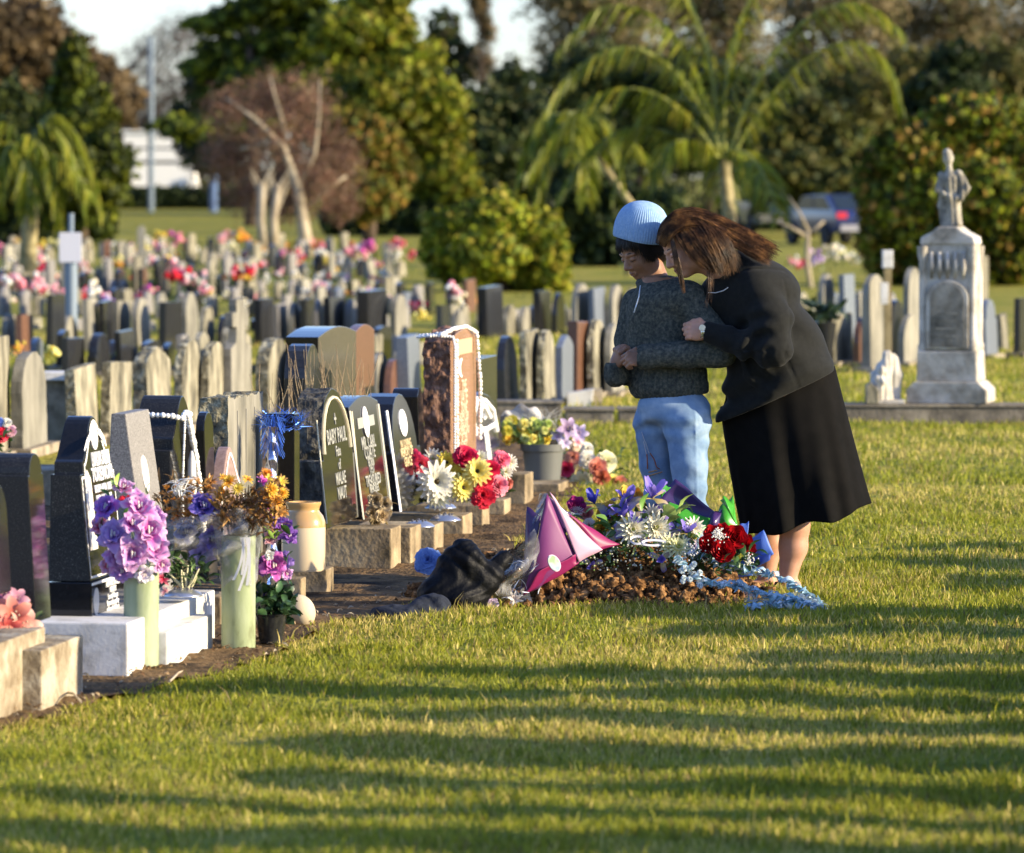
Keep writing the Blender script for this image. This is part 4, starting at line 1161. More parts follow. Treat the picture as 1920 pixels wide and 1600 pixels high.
# hair below the hat
S = SDF(q(1140, 560, -.13), q(1290, 370, .21), .004)
S.ell(hb((-.030, 0, .030)), [.085, .080, .088], hb.M, .01)
S.ell(hb((-.055, 0, -.035)), [.048, .074, .055], hb.M, .02)
for s_ in (-1, 1): S.ell(hb((.008, .070 * s_, .004)), [.026, .012, .052], hb.M, .01)
hb_ = solid('hair', [S.mesh(2)], m_hairb, B_)
def gpts(l): return [tuple([(v[0] * 480 + PX0), 1110 - v[2] * 480, v[1]]) for v in [hb(a) for a in l]]
fr = []
for yy_ in (-.085, -.07, -.05, -.03, -.01, .015, .04, .06, .078, .090):
    x0 = math.sqrt(max(0, .0075 - yy_ * yy_ * .75))
    fr.append(gpts([(x0 - .026, yy_, .085), (x0 - .012, yy_, .068), (x0 - .003, yy_ * 1.02, .050), (x0 - .001, yy_ * 1.04, .034 - (.03 if abs(yy_) > .055 else 0))]))
sd = []
for x0 in (.045, .020, -.005, -.030, -.055):
    sd.append(gpts([(x0, .072, .070), (x0 + .002, .080, .040), (x0 + .006, .083, .010 - .02 * (x0 < .03)), (x0 + .012, .080, -.006 - .04 * (x0 < .03))]))
strands('side_hair', sd, 700, m_hairb, hb_, .0010, K=9, seed=16, jit=.004)
strands('fringe', fr, 420, m_hairb, hb_, .0012, K=8, seed=6, jit=.003)
# hat: ribbed knitted dome with a short cuff
axh = Frame(q(1201, 449, .04), (-.98, -.02, .13), (.03, -.08, .99), 1.0)
prof = [(.1020, -.004), (.1055, .004), (.1060, .030), (.1035, .055), (.0975, .080), (.088, .103), (.074, .122), (.055, .136), (.034, .145), (.014, .149), (.001, .150)]
pr, pz = np.array(prof).T
tt = np.linspace(0, 1, len(pr)); tv = np.linspace(0, 1, 60)
pr2 = np.interp(tv, tt, pr); pz2 = np.interp(tv, tt, pz)
for _ in range(4): pr2[1:-1] = .25 * pr2[:-2] + .5 * pr2[1:-1] + .25 * pr2[2:]; pz2[1:-1] = .25 * pz2[:-2] + .5 * pz2[1:-1] + .25 * pz2[2:]
def hat(u, v):
    k_ = v * 59; i = min(58, int(k_)); f_ = k_ - i
    r = pr2[i] * (1 - f_) + pr2[i + 1] * f_; z = pz2[i] * (1 - f_) + pz2[i + 1] * f_
    th = 2 * math.pi * u
    r *= 1 + .012 * math.sin(64 * th) + .010 * math.sin(3 * th + 6 * v) + (.035 * math.sin(9 * th) * max(0, v - .72) * 3)
    return axh((r * math.cos(th) * 1.0, r * math.sin(th) * .93, z + .004 * math.sin(2 * th + 1) * (1 - v)))
MB().grid(hat, 384, 60, close_u=True).build('knitted_hat', m_hat, B_, smooth=True, solid=.004)
# jumper
S = SDF(q(1120, 775, -.28), q(1400, 500, .26), .0052)
S.ell(q(1247, 600, .02), [.148, .150, .170], None, .05)
S.ell(q(1240, 566, .02), [.098, .150, .070], None, .05)
S.ell(q(1252, 665, .02), [.155, .145, .150], None, .05)
S.ell(q(1256, 725, .02), [.158, .150, .085], None, .05)
S.ell(q(1284, 560, -.04), [.105, .10, .058], None, .05)
S.chain([q(1290, 560, -.09), q(1352, 655, -.145)], [.070, .062], .03)
S.chain([q(1352, 658, -.145), q(1280, 664, -.16), q(1216, 667, -.165)], [.058, .053, .046], .02)
S.cap(q(1216, 667, -.165), q(1207, 667, -.165), .050, .050, .006)
S.chain([q(1196, 570, .12), q(1180, 640, .12)], [.062, .055], .03)
S.chain([q(1180, 640, .12), q(1176, 700, .06), q(1153, 704, -.05), q(1151, 690, -.055)], [.050, .044, .038, .036], .015)
S.ell(q(1228, 541, .035), [.078, .078, .036], Matrix.Rotation(R(20), 3, 'Y'), .015)
def knitf(X, Y, Z):
    py = 1110 - Z * 480; px = X * 480 + PX0
    a_ = np.arctan2(Y - .02, (X - q(1255, 700)[0]))
    rib = np.exp(-(np.clip(690 - py, 0, 99) / 14) ** 2)
    d = .0030 * np.sin(a_ * 52) * rib * (py > 660) * (Y > -.13)
    d = d + .0022 * fbm(X * 8, Z * 8 + Y * 4, 4, 1, 3) + .0010 * np.sin(a_ * 90)
    d = d + .0045 * np.sin((px * .5 + py * .9) / 9) * np.exp(-((px - 1340) / 30) ** 2) * (py > 600)
    d = d + .005 * np.sin(py / 7.0 + px / 40) * np.exp(-((py - 532) / 14) ** 2) * .5
    return d
S.disp(knitf)
S.cut(q(1256, 744, 0), (.07, 0, -1))
S.cap(q(1185, 667, -.165), q(1202, 667, -.165), .036, .034, .002, 'sub')
S.cap(q(1152, 650, -.06), q(1153, 680, -.055), .030, .030, .002, 'sub')
S.cap(q(1214, 485, .045), q(1224, 518, .045), .060, .054, .003, 'sub')
jm = solid('jumper', [S.mesh(1)], m_knit, B_)
mb = MB(); mb.tube([q(1200, 535, -.098), q(1197, 555, -.125), q(1191, 575, -.130), q(1188, 585, -.128)], [.002, .0024, .0026, .0026], n=5)
mb.build('zip', plain('zip_metal', (0.45, 0.46, 0.47), 0.35, metal=.7), jm)
# jeans
S = SDF(q(1170, 1075, -.24), q(1370, 720, .30), .0055)
S.ell(q(1264, 765, -.01), [.142, .125, .085], None, .04)
S.chain([q(1288, 790, -.07), q(1291, 870, -.09), q(1296, 950, -.10), q(1308, 1065, -.10)], [.093, .070, .060, .064], .03)
S.chain([q(1226, 790, .04), q(1232, 870, .045), q(1240, 950, .05), q(1248, 1065, .05)], [.080, .064, .058, .062], .02)
def dfold(X, Y, Z):
    py = 1110 - Z * 480; px = X * 480 + PX0
    d = .0030 * fbm(X * 10, Z * 12, 6, 1, 3)
    d = d + .0045 * np.sin(py / 5.4 + px / 26 + 1.3 * np.sin(px / 19)) * np.exp(-((py - 800) / 32) ** 2)
    d = d + .0085 * np.sin(py / 7.0 - px / 30) * np.exp(-((py - 955) / 50) ** 2)
    d = d - .0030 * np.exp(-((px - 1302 - (py - 800) * .02) / 1.8) ** 2) * (Y < 0)
    return d
S.disp(dfold)
S.cut(q(1264, 1080, 0), (0, 0, -1))
jn = solid('jeans', [S.mesh(1)], m_denim, B_)
# shoes
for px_, y_ in ((1305, -.10), (1249, .05)):
    S = SDF(q(px_ - 75, 1115, y_ - .12), q(px_ + 45, 1060, y_ + .10), .004)
    S.cap(q(px_ + 5, 1095, y_), q(px_ - 45, 1098, y_ - .035), .036, .034, .02)
    S.cap(q(px_, 1078, y_), q(px_, 1095, y_), .038, .038, .02)
    S.cut(q(px_, 1110.5, 0), (0, 0, -1))
    solid('shoe', [S.mesh(1)], plain('dark_shoe', (0.03, 0.03, 0.035), 0.5), B_)
# embroidery on the far trouser leg: figure-like stitching and an orange band of letters
def on_leg(px, py):
    # surface of the far leg towards the camera
    t = np.clip((py - 790) / 160, 0, 1); cx = 1226 + 14 * t; r = (.088 - .026 * t)
    dx = (px - cx) / 480; y = .043 + .008 * t - math.sqrt(max(1e-4, r * r - dx * dx)) - .004
    return q(px, py, y)
for nm, m_, pl, rr in (('embroidery', plain('pale_stitch', (0.42, 0.42, 0.45), 0.8), [[(1203, 810), (1209, 828)], [(1207, 828), (1212, 852)], [(1210, 828), (1217, 850)]], .0035),
                      ('embroidery', plain('red_stitch', (0.30, 0.09, 0.04), 0.8), [[(1213, 852), (1214, 868), (1214, 880)], [(1219, 850), (1227, 862), (1231, 876), (1237, 880)]], .0045),
                      ('embroidery', plain('orange_stitch', (0.60, 0.30, 0.06), 0.8), [[(1214, 893), (1222, 891), (1232, 888), (1242, 885)], [(1216, 886), (1224, 884), (1232, 882)]], .0035)):
    mb = MB()
    for p_ in pl: mb.tube([on_leg(*a) for a in p_], rr, n=5, flat=.5)
    mb.build(nm, m_, jn)
# ---------------------------------------------------------------- flowers, vases, bouquets, the mound
class FB:
    """petal builder with a colour per vertex"""
    def __init__(s): s.v = []; s.f = []; s.c = []
    def petal(s, M, c, phi, L, W, e0, e1, ca, cb, cup=.3, seg=4, tipw=.35, wave=0.0, twist=0.0, peak=.6, nc=1, stripe=0.0):
        """phi round the axis; e0/e1 elevation (deg) above the flower's plane at base and tip"""
        n0 = len(s.v); r = 0.0; h = 0.0
        cs, sn = math.cos(phi), math.sin(phi); wd = 2 * nc + 1
        for i in range(seg + 1):
            t = i / seg
            if i:
                e = R(e0 + (e1 - e0) * (t - .5 / seg)); r += math.cos(e) * L / seg; h += math.sin(e) * L / seg
            w = W * (math.sin(math.pi * min(1, t / peak * .5)) if t < peak else 1 - (1 - tipw) * ((t - peak) / (1 - peak)) ** 2) * .5
            w = max(w, W * .09)
            for jj in range(-nc, nc + 1):
                j = jj / nc; a = j * w
                zz = h + j * j * w * cup + wave * W * math.sin(t * 8 + j * 7 + phi * 3) * t * (abs(j) + .25)
                rr = r + (.5 * wave * W * math.sin(j * 9 + phi * 5) * t if nc > 1 else 0) - (.10 * L * j * j * t if nc > 1 else 0)
                p = Vector((cs * rr - sn * a, sn * rr + cs * a, zz + twist * j * w * t))
                s.v.append(Vector(c) + M @ p)
                k = min(1, t) ** 2.0
                if abs(j) < .3: k *= .75 - stripe * (1 - t)
                k = min(1, k + stripe * .5 * abs(j) * t)
                s.c.append(tuple(ca[m_] + (cb[m_] - ca[m_]) * k for m_ in range(3)))
        for i in range(seg):
            for j in range(wd - 1):
                a = n0 + i * wd + j
                s.f.append((a, a + 1, a + wd + 1, a + wd))
        return s
    def blob(s, c, r, col, n=6):
        n0 = len(s.v); M_ = MB().ball(c, r, n, 4)
        s.v += [Vector(v) for v in M_.v]; s.c += [col] * len(M_.v)
        for f in M_.f: s.f.append(tuple(i + n0 for i in (f if len(f) == 4 else f + (f[2],))))
        return s
    def leaf(s, a, b, w, col, droop=.3, seg=4, nrm=None):
        a, b = Vector(a), Vector(b); d = b - a; sd = d.cross(nrm or Vector((random.uniform(-1, 1), random.uniform(-1, 1), 1))); sd.normalize()
        n0 = len(s.v); up = sd.cross(d).normalized()
        if up.z < 0: up = -up
        for i in range(seg + 1):
            t = i / seg; c = a + d * t + up * (d.length * droop * math.sin(math.pi * t) * .5)
            ww = w * .5 * math.sin(math.pi * (t * .92 + .04)) ** .8
            for j in (-1, 0, 1):
                s.v.append(c + sd * (ww * j) + up * (abs(j) * ww * .35)); k = .85 + .3 * (j == 0)
                s.c.append(tuple(x * k for x in col))
        for i in range(seg):
            for j in range(2):
                q_ = n0 + i * 3 + j; s.f.append((q_, q_ + 1, q_ + 4, q_ + 3))
        return s
    def build(s, name, parent=None, m=None):
        F4 = [f if len(f) == 4 else f for f in s.f]
        V_ = np.array([tuple(v) for v in s.v]); C_ = np.array(s.c)
        me = bpy.data.meshes.new(name)
        me.from_pydata([tuple(v) for v in s.v], [], [tuple(dict.fromkeys(f)) for f in F4])
        a = me.color_attributes.new('col', 'FLOAT_COLOR', 'POINT')
        c4 = np.ones((len(V_), 4), np.float32); c4[:, :3] = C_
        a.data.foreach_set('color', c4.ravel())
        me.materials.append(m or m_petal)
        me.polygons.foreach_set('use_smooth', [True] * len(me.polygons))
        o = bpy.data.objects.new(name, me); COL.objects.link(o)
        if parent is not None: o.parent = parent; o.matrix_parent_inverse = Matrix.Translation(-parent.location) if parent.rotation_euler.z == 0 else parent.matrix_basis.inverted()
        return o
m_petal = mat('petal', [(1, 1, 1)], attr=True, rough=0.5, spec=0.3, transl=0.3)
m_leaf = mat('leaf', [(1, 1, 1)], attr=True, rough=0.4, spec=0.45, transl=0.2)
WHT = (0.80, 0.80, 0.76); YEL = (0.78, 0.62, 0.08); PYEL = (0.82, 0.78, 0.30); RED = (0.60, 0.015, 0.03); CRI = (0.62, 0.02, 0.08); PNK = (0.80, 0.30, 0.38)
PUR = (0.22, 0.10, 0.42); VIO = (0.16, 0.12, 0.52); LIL = (0.62, 0.48, 0.72); MAG = (0.55, 0.03, 0.40); ORA = (0.75, 0.30, 0.03); CRM = (0.78, 0.70, 0.50)
PEA = (0.80, 0.42, 0.32); GRN = (0.05, 0.13, 0.025); LGRN = (0.30, 0.46, 0.08); DGRN = (0.02, 0.05, 0.015); BRN = (0.20, 0.10, 0.03); DRY = (0.34, 0.19, 0.06); BLU = (0.12, 0.22, 0.62); LBLU = (0.30, 0.46, 0.80)
def dirM(d):
    return Vector(d).normalized().to_track_quat('Z', 'Y').to_matrix()
def lighten(c, k): return tuple(min(.9, x + (0.85 - x) * k) for x in c)
def flower(fb, kind, c, r, d, ca, cb, rnd):
    M = dirM(d); ph = rnd.uniform(0, 6.28)
    if kind == 'gerbera':
        for l in range(3):
            n = 16
            for i in range(n): fb.petal(M, c, ph + 6.283 * (i + l * .33) / n, r * (1 - .16 * l) * rnd.uniform(.92, 1.05), r * .27, 8 + 16 * l, -8 + 22 * l + rnd.uniform(-8, 8), ca, cb, .25, 3)
        fb.blob(Vector(c) + M @ Vector((0, 0, r * .05)), (r * .16,) * 3, (.05, .035, .01))
    elif kind == 'mum':
        for l in range(4):
            n = 15
            for i in range(n): fb.petal(M, c, ph + 6.283 * (i + l * .27) / n, r * (1 - .17 * l) * rnd.uniform(.88, 1.06), r * .17, 5 + 20 * l, 12 + 22 * l + rnd.uniform(-10, 10), ca, cb, .5, 3)
        fb.blob(Vector(c) + M @ Vector((0, 0, r * .12)), (r * .17,) * 3, (.62, .62, .12))
    elif kind == 'carnation':
        for l in range(6):
            n = 9
            for i in range(n): fb.petal(M, c, ph + 6.283 * (i + rnd.random() * .6) / n + l, r * (1 - .08 * l), r * .55, 10 + 14 * l, 12 * l - 12 + rnd.uniform(-14, 14), ca, cb, .15, 3, .8, .16)
    elif kind == 'rose':
        for l in range(6):
            n = 3 + (5 - l) // 2 + 1
            for i in range(n): fb.petal(M, Vector(c) + M @ Vector((0, 0, -r * .25)), ph + 6.283 * (i + .5 * (l % 2)) / n + l * .4, r * (1.15 - .07 * l), r * (1.25 - .15 * l), 32 + 9 * l, 58 - 5 * (5 - l) + 7 * l, ca, cb, .55, 4, .75)
        fb.blob(Vector(c) + M @ Vector((0, 0, r * .28)), (r * .22, r * .22, r * .3), ca)
    elif kind == 'lily':
        for i in range(6): fb.petal(M, c, ph + 6.283 * i / 6, r * 1.15, r * .58, 62, -18 + rnd.uniform(-16, 16), ca, cb, .35, 5, .18, .04)
        for i in range(5):
            w_ = 6.283 * i / 5; p_ = Vector(c) + M @ Vector((math.cos(w_) * r * .18, math.sin(w_) * r * .18, r * .62)); fb.blob(p_, (r * .05,) * 3, (.6, .5, .35), 4)
    elif kind == 'glad':      # ruffled broad petals
        for l in range(3):
            for i in range(4 + (l < 2)): fb.petal(M, c, ph + 6.283 * (i + .4 * l) / (4 + (l < 2)) + rnd.uniform(-.15, .15), r * (1.12 - .17 * l) * rnd.uniform(.85, 1.1), r * rnd.uniform(.62, .85), 62 + 5 * l, -22 + 30 * l + rnd.uniform(-28, 28), ca, cb, rnd.uniform(-.3, .4), 7, .60, .17, rnd.uniform(-.25, .25), .62, 2, .5)
        for i in range(3):
            w_ = 2.1 * i; fb.blob(Vector(c) + M @ Vector((math.cos(w_) * r * .1, math.sin(w_) * r * .1, r * .5)), (r * .06, r * .06, r * .14), (.8, .75, .7), 4)
    elif kind == 'iris':
        for i in range(3): fb.petal(M, c, ph + 2.094 * i + rnd.uniform(-.3, .3), r * 1.15, r * .50, 58, 62 + rnd.uniform(-22, 15), ca, cb, .4, 5, .45, .12, .2, .6, 2)
        for i in range(3): fb.petal(M, c, ph + 1.047 + 2.094 * i + rnd.uniform(-.3, .3), r * 1.55, r * .62, 25, -55 + rnd.uniform(-15, 25), (.50, .40, .10), cb, -.1, 6, .8, .12, .2, .7, 2)
        for i in range(3): fb.petal(M, c, ph + 1.047 + 2.094 * i, r * .6, r * .26, 60, 35, ca, cb, .4, 3, .6)
    elif kind == 'ruff':      # loose dried head
        for i in range(16): fb.petal(M, c, rnd.uniform(0, 6.28), r * rnd.uniform(.6, 1.1), r * .28, rnd.uniform(10, 70), rnd.uniform(-50, 60), ca, cb, .4, 3, .3, .15)
    elif kind == 'ball':
        for i in range(14):
            p_ = Vector((rnd.gauss(0, 1), rnd.gauss(0, 1), rnd.gauss(0, 1))).normalized() * r * .7
            k = rnd.random(); fb.blob(Vector(c) + p_, (r * .36,) * 3, tuple(ca[i_] + (cb[i_] - ca[i_]) * k for i_ in range(3)), 5)
VIEW = Vector((0.25, -1, 0.15))
def bouquet(name, label, cat, base, specs, seed=0, scl=1.0, leaves=None, spread=.8, names='flower', ctr=None, group=None):
    """specs: (kind, px, py, Y, r_px, colour a, colour b[, direction])"""
    rnd = random.Random(seed); random.seed(seed)
    g = thing(name, label, cat, base, 0, group)
    ctr = Vector(ctr) if ctr is not None else None
    for sp in specs:
        kind, px, py, Y, rp, ca, cb = sp[:7]
        c = P(px, py, Y); r = rp / F * Y * scl
        d = Vector(sp[7]) if len(sp) > 7 else (((c - ctr).normalized() if ctr is not None else Vector((0, 0, 0))) * spread + VIEW * .8 + Vector((rnd.uniform(-.35, .35), rnd.uniform(-.2, .2), rnd.uniform(-.2, .35))))
        fb = FB(); flower(fb, kind, c, r, d, ca, cb, rnd)
        fb.build(names, g)
    if leaves:
        fb = FB()
        for (n, px0, px1, py0, py1, Y, L_, w, col) in leaves:
            for i in range(n):
                a = P(rnd.uniform(px0, px1), rnd.uniform(py0, py1), Y + rnd.uniform(-.05, .05))
                dv = Vector((rnd.uniform(-1, 1), rnd.uniform(-.8, .5), rnd.uniform(-.3, 1))).normalized() * L_ * rnd.uniform(.6, 1.2)
                k = rnd.uniform(.6, 1.4)
                fb.leaf(a, a + dv, w * rnd.uniform(.7, 1.2), tuple(x * k for x in col), .3)
        fb.build('foliage', g, m_leaf)
    return g
def stems(g, pts, m, r=.0016, name='stems'):
    mb = MB()
    for a, b in pts:
        a, b = Vector(a) - g.location, Vector(b) - g.location
        mid = a.lerp(b, .5) + Vector((random.uniform(-.01, .01), random.uniform(-.01, .01), 0))
        mb.tube([a, mid, b], r, n=4)
    return mb.build(name, m, g)
m_stem = plain('green_stem', (0.06, 0.11, 0.03), 0.6)
m_drystem = mat('dry_stem', [(0.10, 0.06, 0.02), (0.32, 0.22, 0.09)], scale=20, rough=0.8)
m_greenpvc = mat('pale_green_plastic', [(0.12, 0.13, 0.06), (0.25, 0.30, 0.16), (0.31, 0.36, 0.22), (0.35, 0.39, 0.27)], scale=6, rough=0.6, spec=0.3, bump=0.08, bscale=60, detail=12, stretch=(1.5, 1.5, .5), pos=[.28, .38, .52, .7], rvar=.15)
m_filmy = film('clear_wrap', (0.80, 0.82, 0.86), .20)
m_filmy2 = film('blue_wrap', (0.42, 0.60, 0.80), .16)

# ---- green tube vases
def tube_vase(px, py_base, r_px, py_top, label):
    c = G(px, py_base - 4); r = r_px / F * c.y; h = P(px, py_top, c.y).z
    g = thing('vase', label, 'vase', (c.x, c.y, 0), 0, 'green tube vases')
    MB().lathe([(r, -.01), (r, h), (r * .93, h), (r * .93, h - .05)], 40).build('tube', m_greenpvc, g, smooth=40)
    MB().lathe([(r * 1.012, h - .022), (r * 1.02, h - .012), (r * 1.012, h - .002)], 40).build('rim_band', m_greenpvc, g, smooth=40)
    mb = MB()
    rr = random.Random(px)
    for i in range(70):
        w_ = rr.uniform(0, 6.28); q_ = r * rr.uniform(1.0, 1.35)
        mb.ball((q_ * math.cos(w_), q_ * math.sin(w_), rr.uniform(0, .012)), rr.uniform(.004, .011), 5, 4)
    mb.build('soil_ring', m_soil, g)
    return c, r, h
c1, r1, h1 = tube_vase(265, 1258, 33, 1062, 'pale green plastic tube vase with pink and purple silk flowers, nearest the camera')
c2, r2, h2 = tube_vase(447, 1224, 32, 1004, 'pale green plastic tube vase with orange dried flowers, wrapped in clear plastic at the top')

Y1 = c1.y
LP = (.60, .16, .50); LW = (.72, .50, .72); BL1 = (.14, .13, .50); BL2 = (.28, .20, .62)
g = bouquet('silk_flowers', 'pink and violet ruffled silk flowers spilling out of the nearest green tube vase', 'silk flowers', (c1.x, c1.y, h1),
    [('glad', 260, 958, Y1 - .05, 46, MAG, LW), ('glad', 205, 957, Y1 - .02, 38, (.45, .10, .5), BL2), ('glad', 215, 1008, Y1 - .06, 44, (.42, .22, .60), (.52, .38, .66)),
     ('glad', 276, 998, Y1 - .08, 46, MAG, LW), ('glad', 285, 1030, Y1 - .06, 42, MAG, LW), ('glad', 248, 1040, Y1 - .09, 44, (.55, .10, .45), LW), ('glad', 222, 1045, Y1 - .05, 38, (.40, .08, .42), (.52, .36, .66)),
     ('glad', 232, 918, Y1 + .02, 26, (.58, .02, .20), LIL), ('glad', 190, 990, Y1, 26, CRI, LIL), ('glad', 300, 1058, Y1 - .03, 26, MAG, LW), ('glad', 268, 1075, Y1 - .06, 26, LIL, WHT),
     ('ruff', 236, 938, Y1 + .02, 20, RED, CRI), ('glad', 246, 985, Y1 - .10, 34, MAG, LW), ('glad', 292, 975, Y1 - .02, 30, (.5, .1, .5), LW), ('glad', 232, 1070, Y1 - .05, 30, (.4, .12, .5), (.45, .32, .62)), ('glad', 205, 1060, Y1 - .02, 26, CRI, LIL)],
    seed=11, scl=.86, leaves=[(14, 200, 290, 920, 1060, Y1, .05, .018, GRN), (3, 205, 222, 905, 925, Y1 + .02, .06, .016, LGRN)], ctr=P(255, 1030, Y1 + .05))
stems(g, [(P(262 + random.uniform(-15, 15), 1075, Y1), P(250 + random.uniform(-40, 40), 985, Y1)) for _ in range(9)], m_stem)
fb = FB(); rr = random.Random(5)
bouquet('silk_flowers', 'crimson petals drooping behind the nearest green tube vase', 'silk flowers', (c1.x + .08, c1.y + .06, .2),
        [('ruff', 306, 1085, Y1 + .12, 17, CRI, PNK), ('ruff', 309, 1108, Y1 + .12, 12, PNK, WHT)], seed=3)

Y2 = c2.y
rnd = random.Random(77)
sp = []
for i in range(38):
    px = rnd.uniform(402, 532); py = rnd.uniform(888, 985) - (10 if px < 480 else 0)
    py = max(py, 888 + abs(px - 462) * .25)
    col = rnd.choice([(ORA, YEL), (YEL, (.8, .6, .15)), (ORA, (.7, .4, .1)), (BRN, DRY), (DRY, ORA), (BRN, (.4, .25, .1))]) if py < 945 or px > 500 else (BRN, DRY)
    sp.append(('ruff', px, py, Y2 + rnd.uniform(-.07, .07), rnd.uniform(11, 18), col[0], col[1]))
sp += [('mum', 430, 903, Y2 - .05, 17, ORA, YEL), ('mum', 446, 917, Y2 - .06, 16, YEL, (.8, .65, .2)), ('mum', 508, 918, Y2 - .05, 17, ORA, YEL), ('mum', 518, 940, Y2 - .04, 17, ORA, (.8, .5, .1)), ('mum', 500, 890, Y2, 15, (.6, .2, .02), ORA), ('ruff', 492, 905, Y2 - .04, 16, MAG, (.7, .3, .6)), ('mum', 530, 925, Y2, 13, ORA, YEL)]
g = bouquet('dried_flowers', 'orange and yellow withered daisies in the wrapped green tube vase', 'dried flowers', (c2.x, c2.y, h2), sp, seed=12,
            leaves=[(160, 405, 525, 930, 995, Y2, .06, .012, DRY), (90, 415, 515, 940, 1005, Y2 - .03, .05, .011, (.10, .05, .02))], ctr=P(462, 985, Y2))
stems(g, [(P(447 + random.uniform(-22, 22), 1010, Y2), P(462 + random.uniform(-55, 55), random.uniform(905, 960), Y2 + random.uniform(-.05, .05))) for _ in range(60)], m_drystem, .0016)

def wrap_sheet(fn, nu=26, nv=20, name='wrap', m=None, parent=None, solid=0.0):
    return MB().grid(fn, nu, nv).build(name, m, parent, smooth=True, solid=solid)
# clear plastic collar round tube two with trailing ribbon
def fn(u, v):
    w_ = 2 * math.pi * u; r = r2 * (1.05 + .55 * max(0, v - .25) + .12 * math.sin(5 * w_ + 4 * v)) ; z = h2 - .16 + .24 * v + .02 * math.sin(3 * w_)
    return (c2.x + r * math.cos(w_), c2.y + r * math.sin(w_), z)
tag(wrap_sheet(fn, 40, 14, 'plastic_wrap', m_filmy), 'clear crinkled plastic wrap round the mouth of the second green vase', 'plastic wrap')
mb = MB()
for i in range(4):
    x0 = 452 + i * 5; mb.grid(lambda u, v, x0=x0, i=i: P(x0 + 5 * (u - .5) - 20 * v * (i % 2) + 6 * math.sin(3 * v), 1008 + 100 * v * (.7 + .1 * i), Y2 - r2 - .012 - .004 * i), 2, 10)
tag(mb.build('ribbon', plain('white_ribbon', (.74, .74, .76), .35, transl=.2), None, smooth=True), 'white ribbon ends hanging down the front of the second green vase', 'ribbon')
# ---- bunch between the vases
Yb = 17.6
rnd = random.Random(9); sp = []
for i in range(36):
    sp.append(('ruff', rnd.uniform(298, 400), rnd.uniform(898, 975), Yb + rnd.uniform(-.05, .08), rnd.uniform(8, 14), rnd.choice([BRN, DRY, ORA]), rnd.choice([DRY, (.45, .28, .10), (.5, .2, .04)])))
sp += [('glad', 378, 955, Yb - .06, 34, (.06, .05, .28), BL2), ('glad', 372, 1040, Yb - .04, 34, (.3, .22, .45), (.48, .38, .62)), ('glad', 392, 1010, Yb - .04, 26, (.2, .15, .4), BL2), ('glad', 345, 1000, Yb, 26, (.2, .18, .4), (.36, .38, .55))]
g = bouquet('dried_flowers', 'brown dried flowers with blue violet silk blooms between the two green vases', 'dried flowers', P(345, 1060, Yb), sp, seed=4,
            leaves=[(110, 300, 400, 900, 1000, Yb, .05, .010, DRY)], ctr=P(345, 1000, Yb))
fb = FB()
for i in range(26):
    a = P(332 + rnd.uniform(-6, 12), 930, Yb - .08); b = P(335 + rnd.uniform(-40, 55), rnd.uniform(896, 935), Yb - .1 + rnd.uniform(-.04, .04)); fb.leaf(a, b, .006, (.78, .78, .74), .8, 5)
fb.build('white_spiky_flower', g)
def fn(u, v):
    px = 296 + 170 * u; py = 960 + 88 * v + 10 * math.sin(5 * u); return P(px, py, Yb - .12 + .05 * math.sin(9 * u + 5 * v) + .03 * math.sin(17 * v + 3 * u))
tag(wrap_sheet(fn, 40, 26, 'plastic_wrap', m_filmy), 'crumpled clear plastic wrap round the flowers between the two green vases', 'plastic wrap')
# leafy plant on a silver dome
Yp = 17.45
g = bouquet('leafy_plant', 'dark green leafy cuttings standing in a silver dish between the green vases', 'plant', P(343, 1112, Yp), [], seed=14,
            leaves=[(60, 310, 392, 1050, 1098, Yp, .05, .020, (.035, .07, .02)), (26, 325, 375, 1055, 1090, Yp - .03, .045, .014, (.10, .16, .05))])
stems(g, [(P(345 + random.uniform(-6, 6), 1113, Yp - .05), P(340 + random.uniform(-28, 35), random.uniform(1060, 1085), Yp - .06)) for _ in range(9)], plain('pale_stem', (.55, .52, .32), .6), .003)

def dome(px, py, Y, rp, label, name='vase_dome', parent=None, zs=.34):
    c = P(px, py, Y); r = rp / F * Y
    g = thing(name, label, 'vase lid', c)
    MB().lathe([(r, 0), (r * .98, r * .06), (r * .8, r * zs * .62), (r * .5, r * zs), (r * .2, r * zs * 1.15), (.001, r * zs * 1.18)], 28).build('lid', m_chrome, g, smooth=True)
    k = MB()
    for i in range(7):
        w_ = 6.283 * i / 7; k.ball((r * .42 * math.cos(w_), r * .42 * math.sin(w_), r * zs * 1.12), r * .075, 6, 4)
    k.ball((0, 0, r * zs * 1.3), r * .08, 6, 4)
    k.build('studs', m_darkhole, g)
    return g
m_chrome = plain('brushed_metal', (.55, .56, .58), .28, metal=.85)
m_darkhole = plain('dark_hole', (.08, .08, .09), .4)
dome(343, 1118, 17.4, 38, 'silver vase dome with green cuttings, on the dark granite block between the green vases')
dome(28, 1240, 15.9, 52, 'silver vase dome at the lower left corner under the peach silk lilies')
dome(785, 988, 21.9, 31, 'silver vase dome nearest the blue carnation')
dome(835, 976, 22.6, 30, 'silver vase dome between the blue carnation dome and the gerbera one')
dome(826, 953, 23.2, 30, 'silver vase dome directly under the white gerbera')

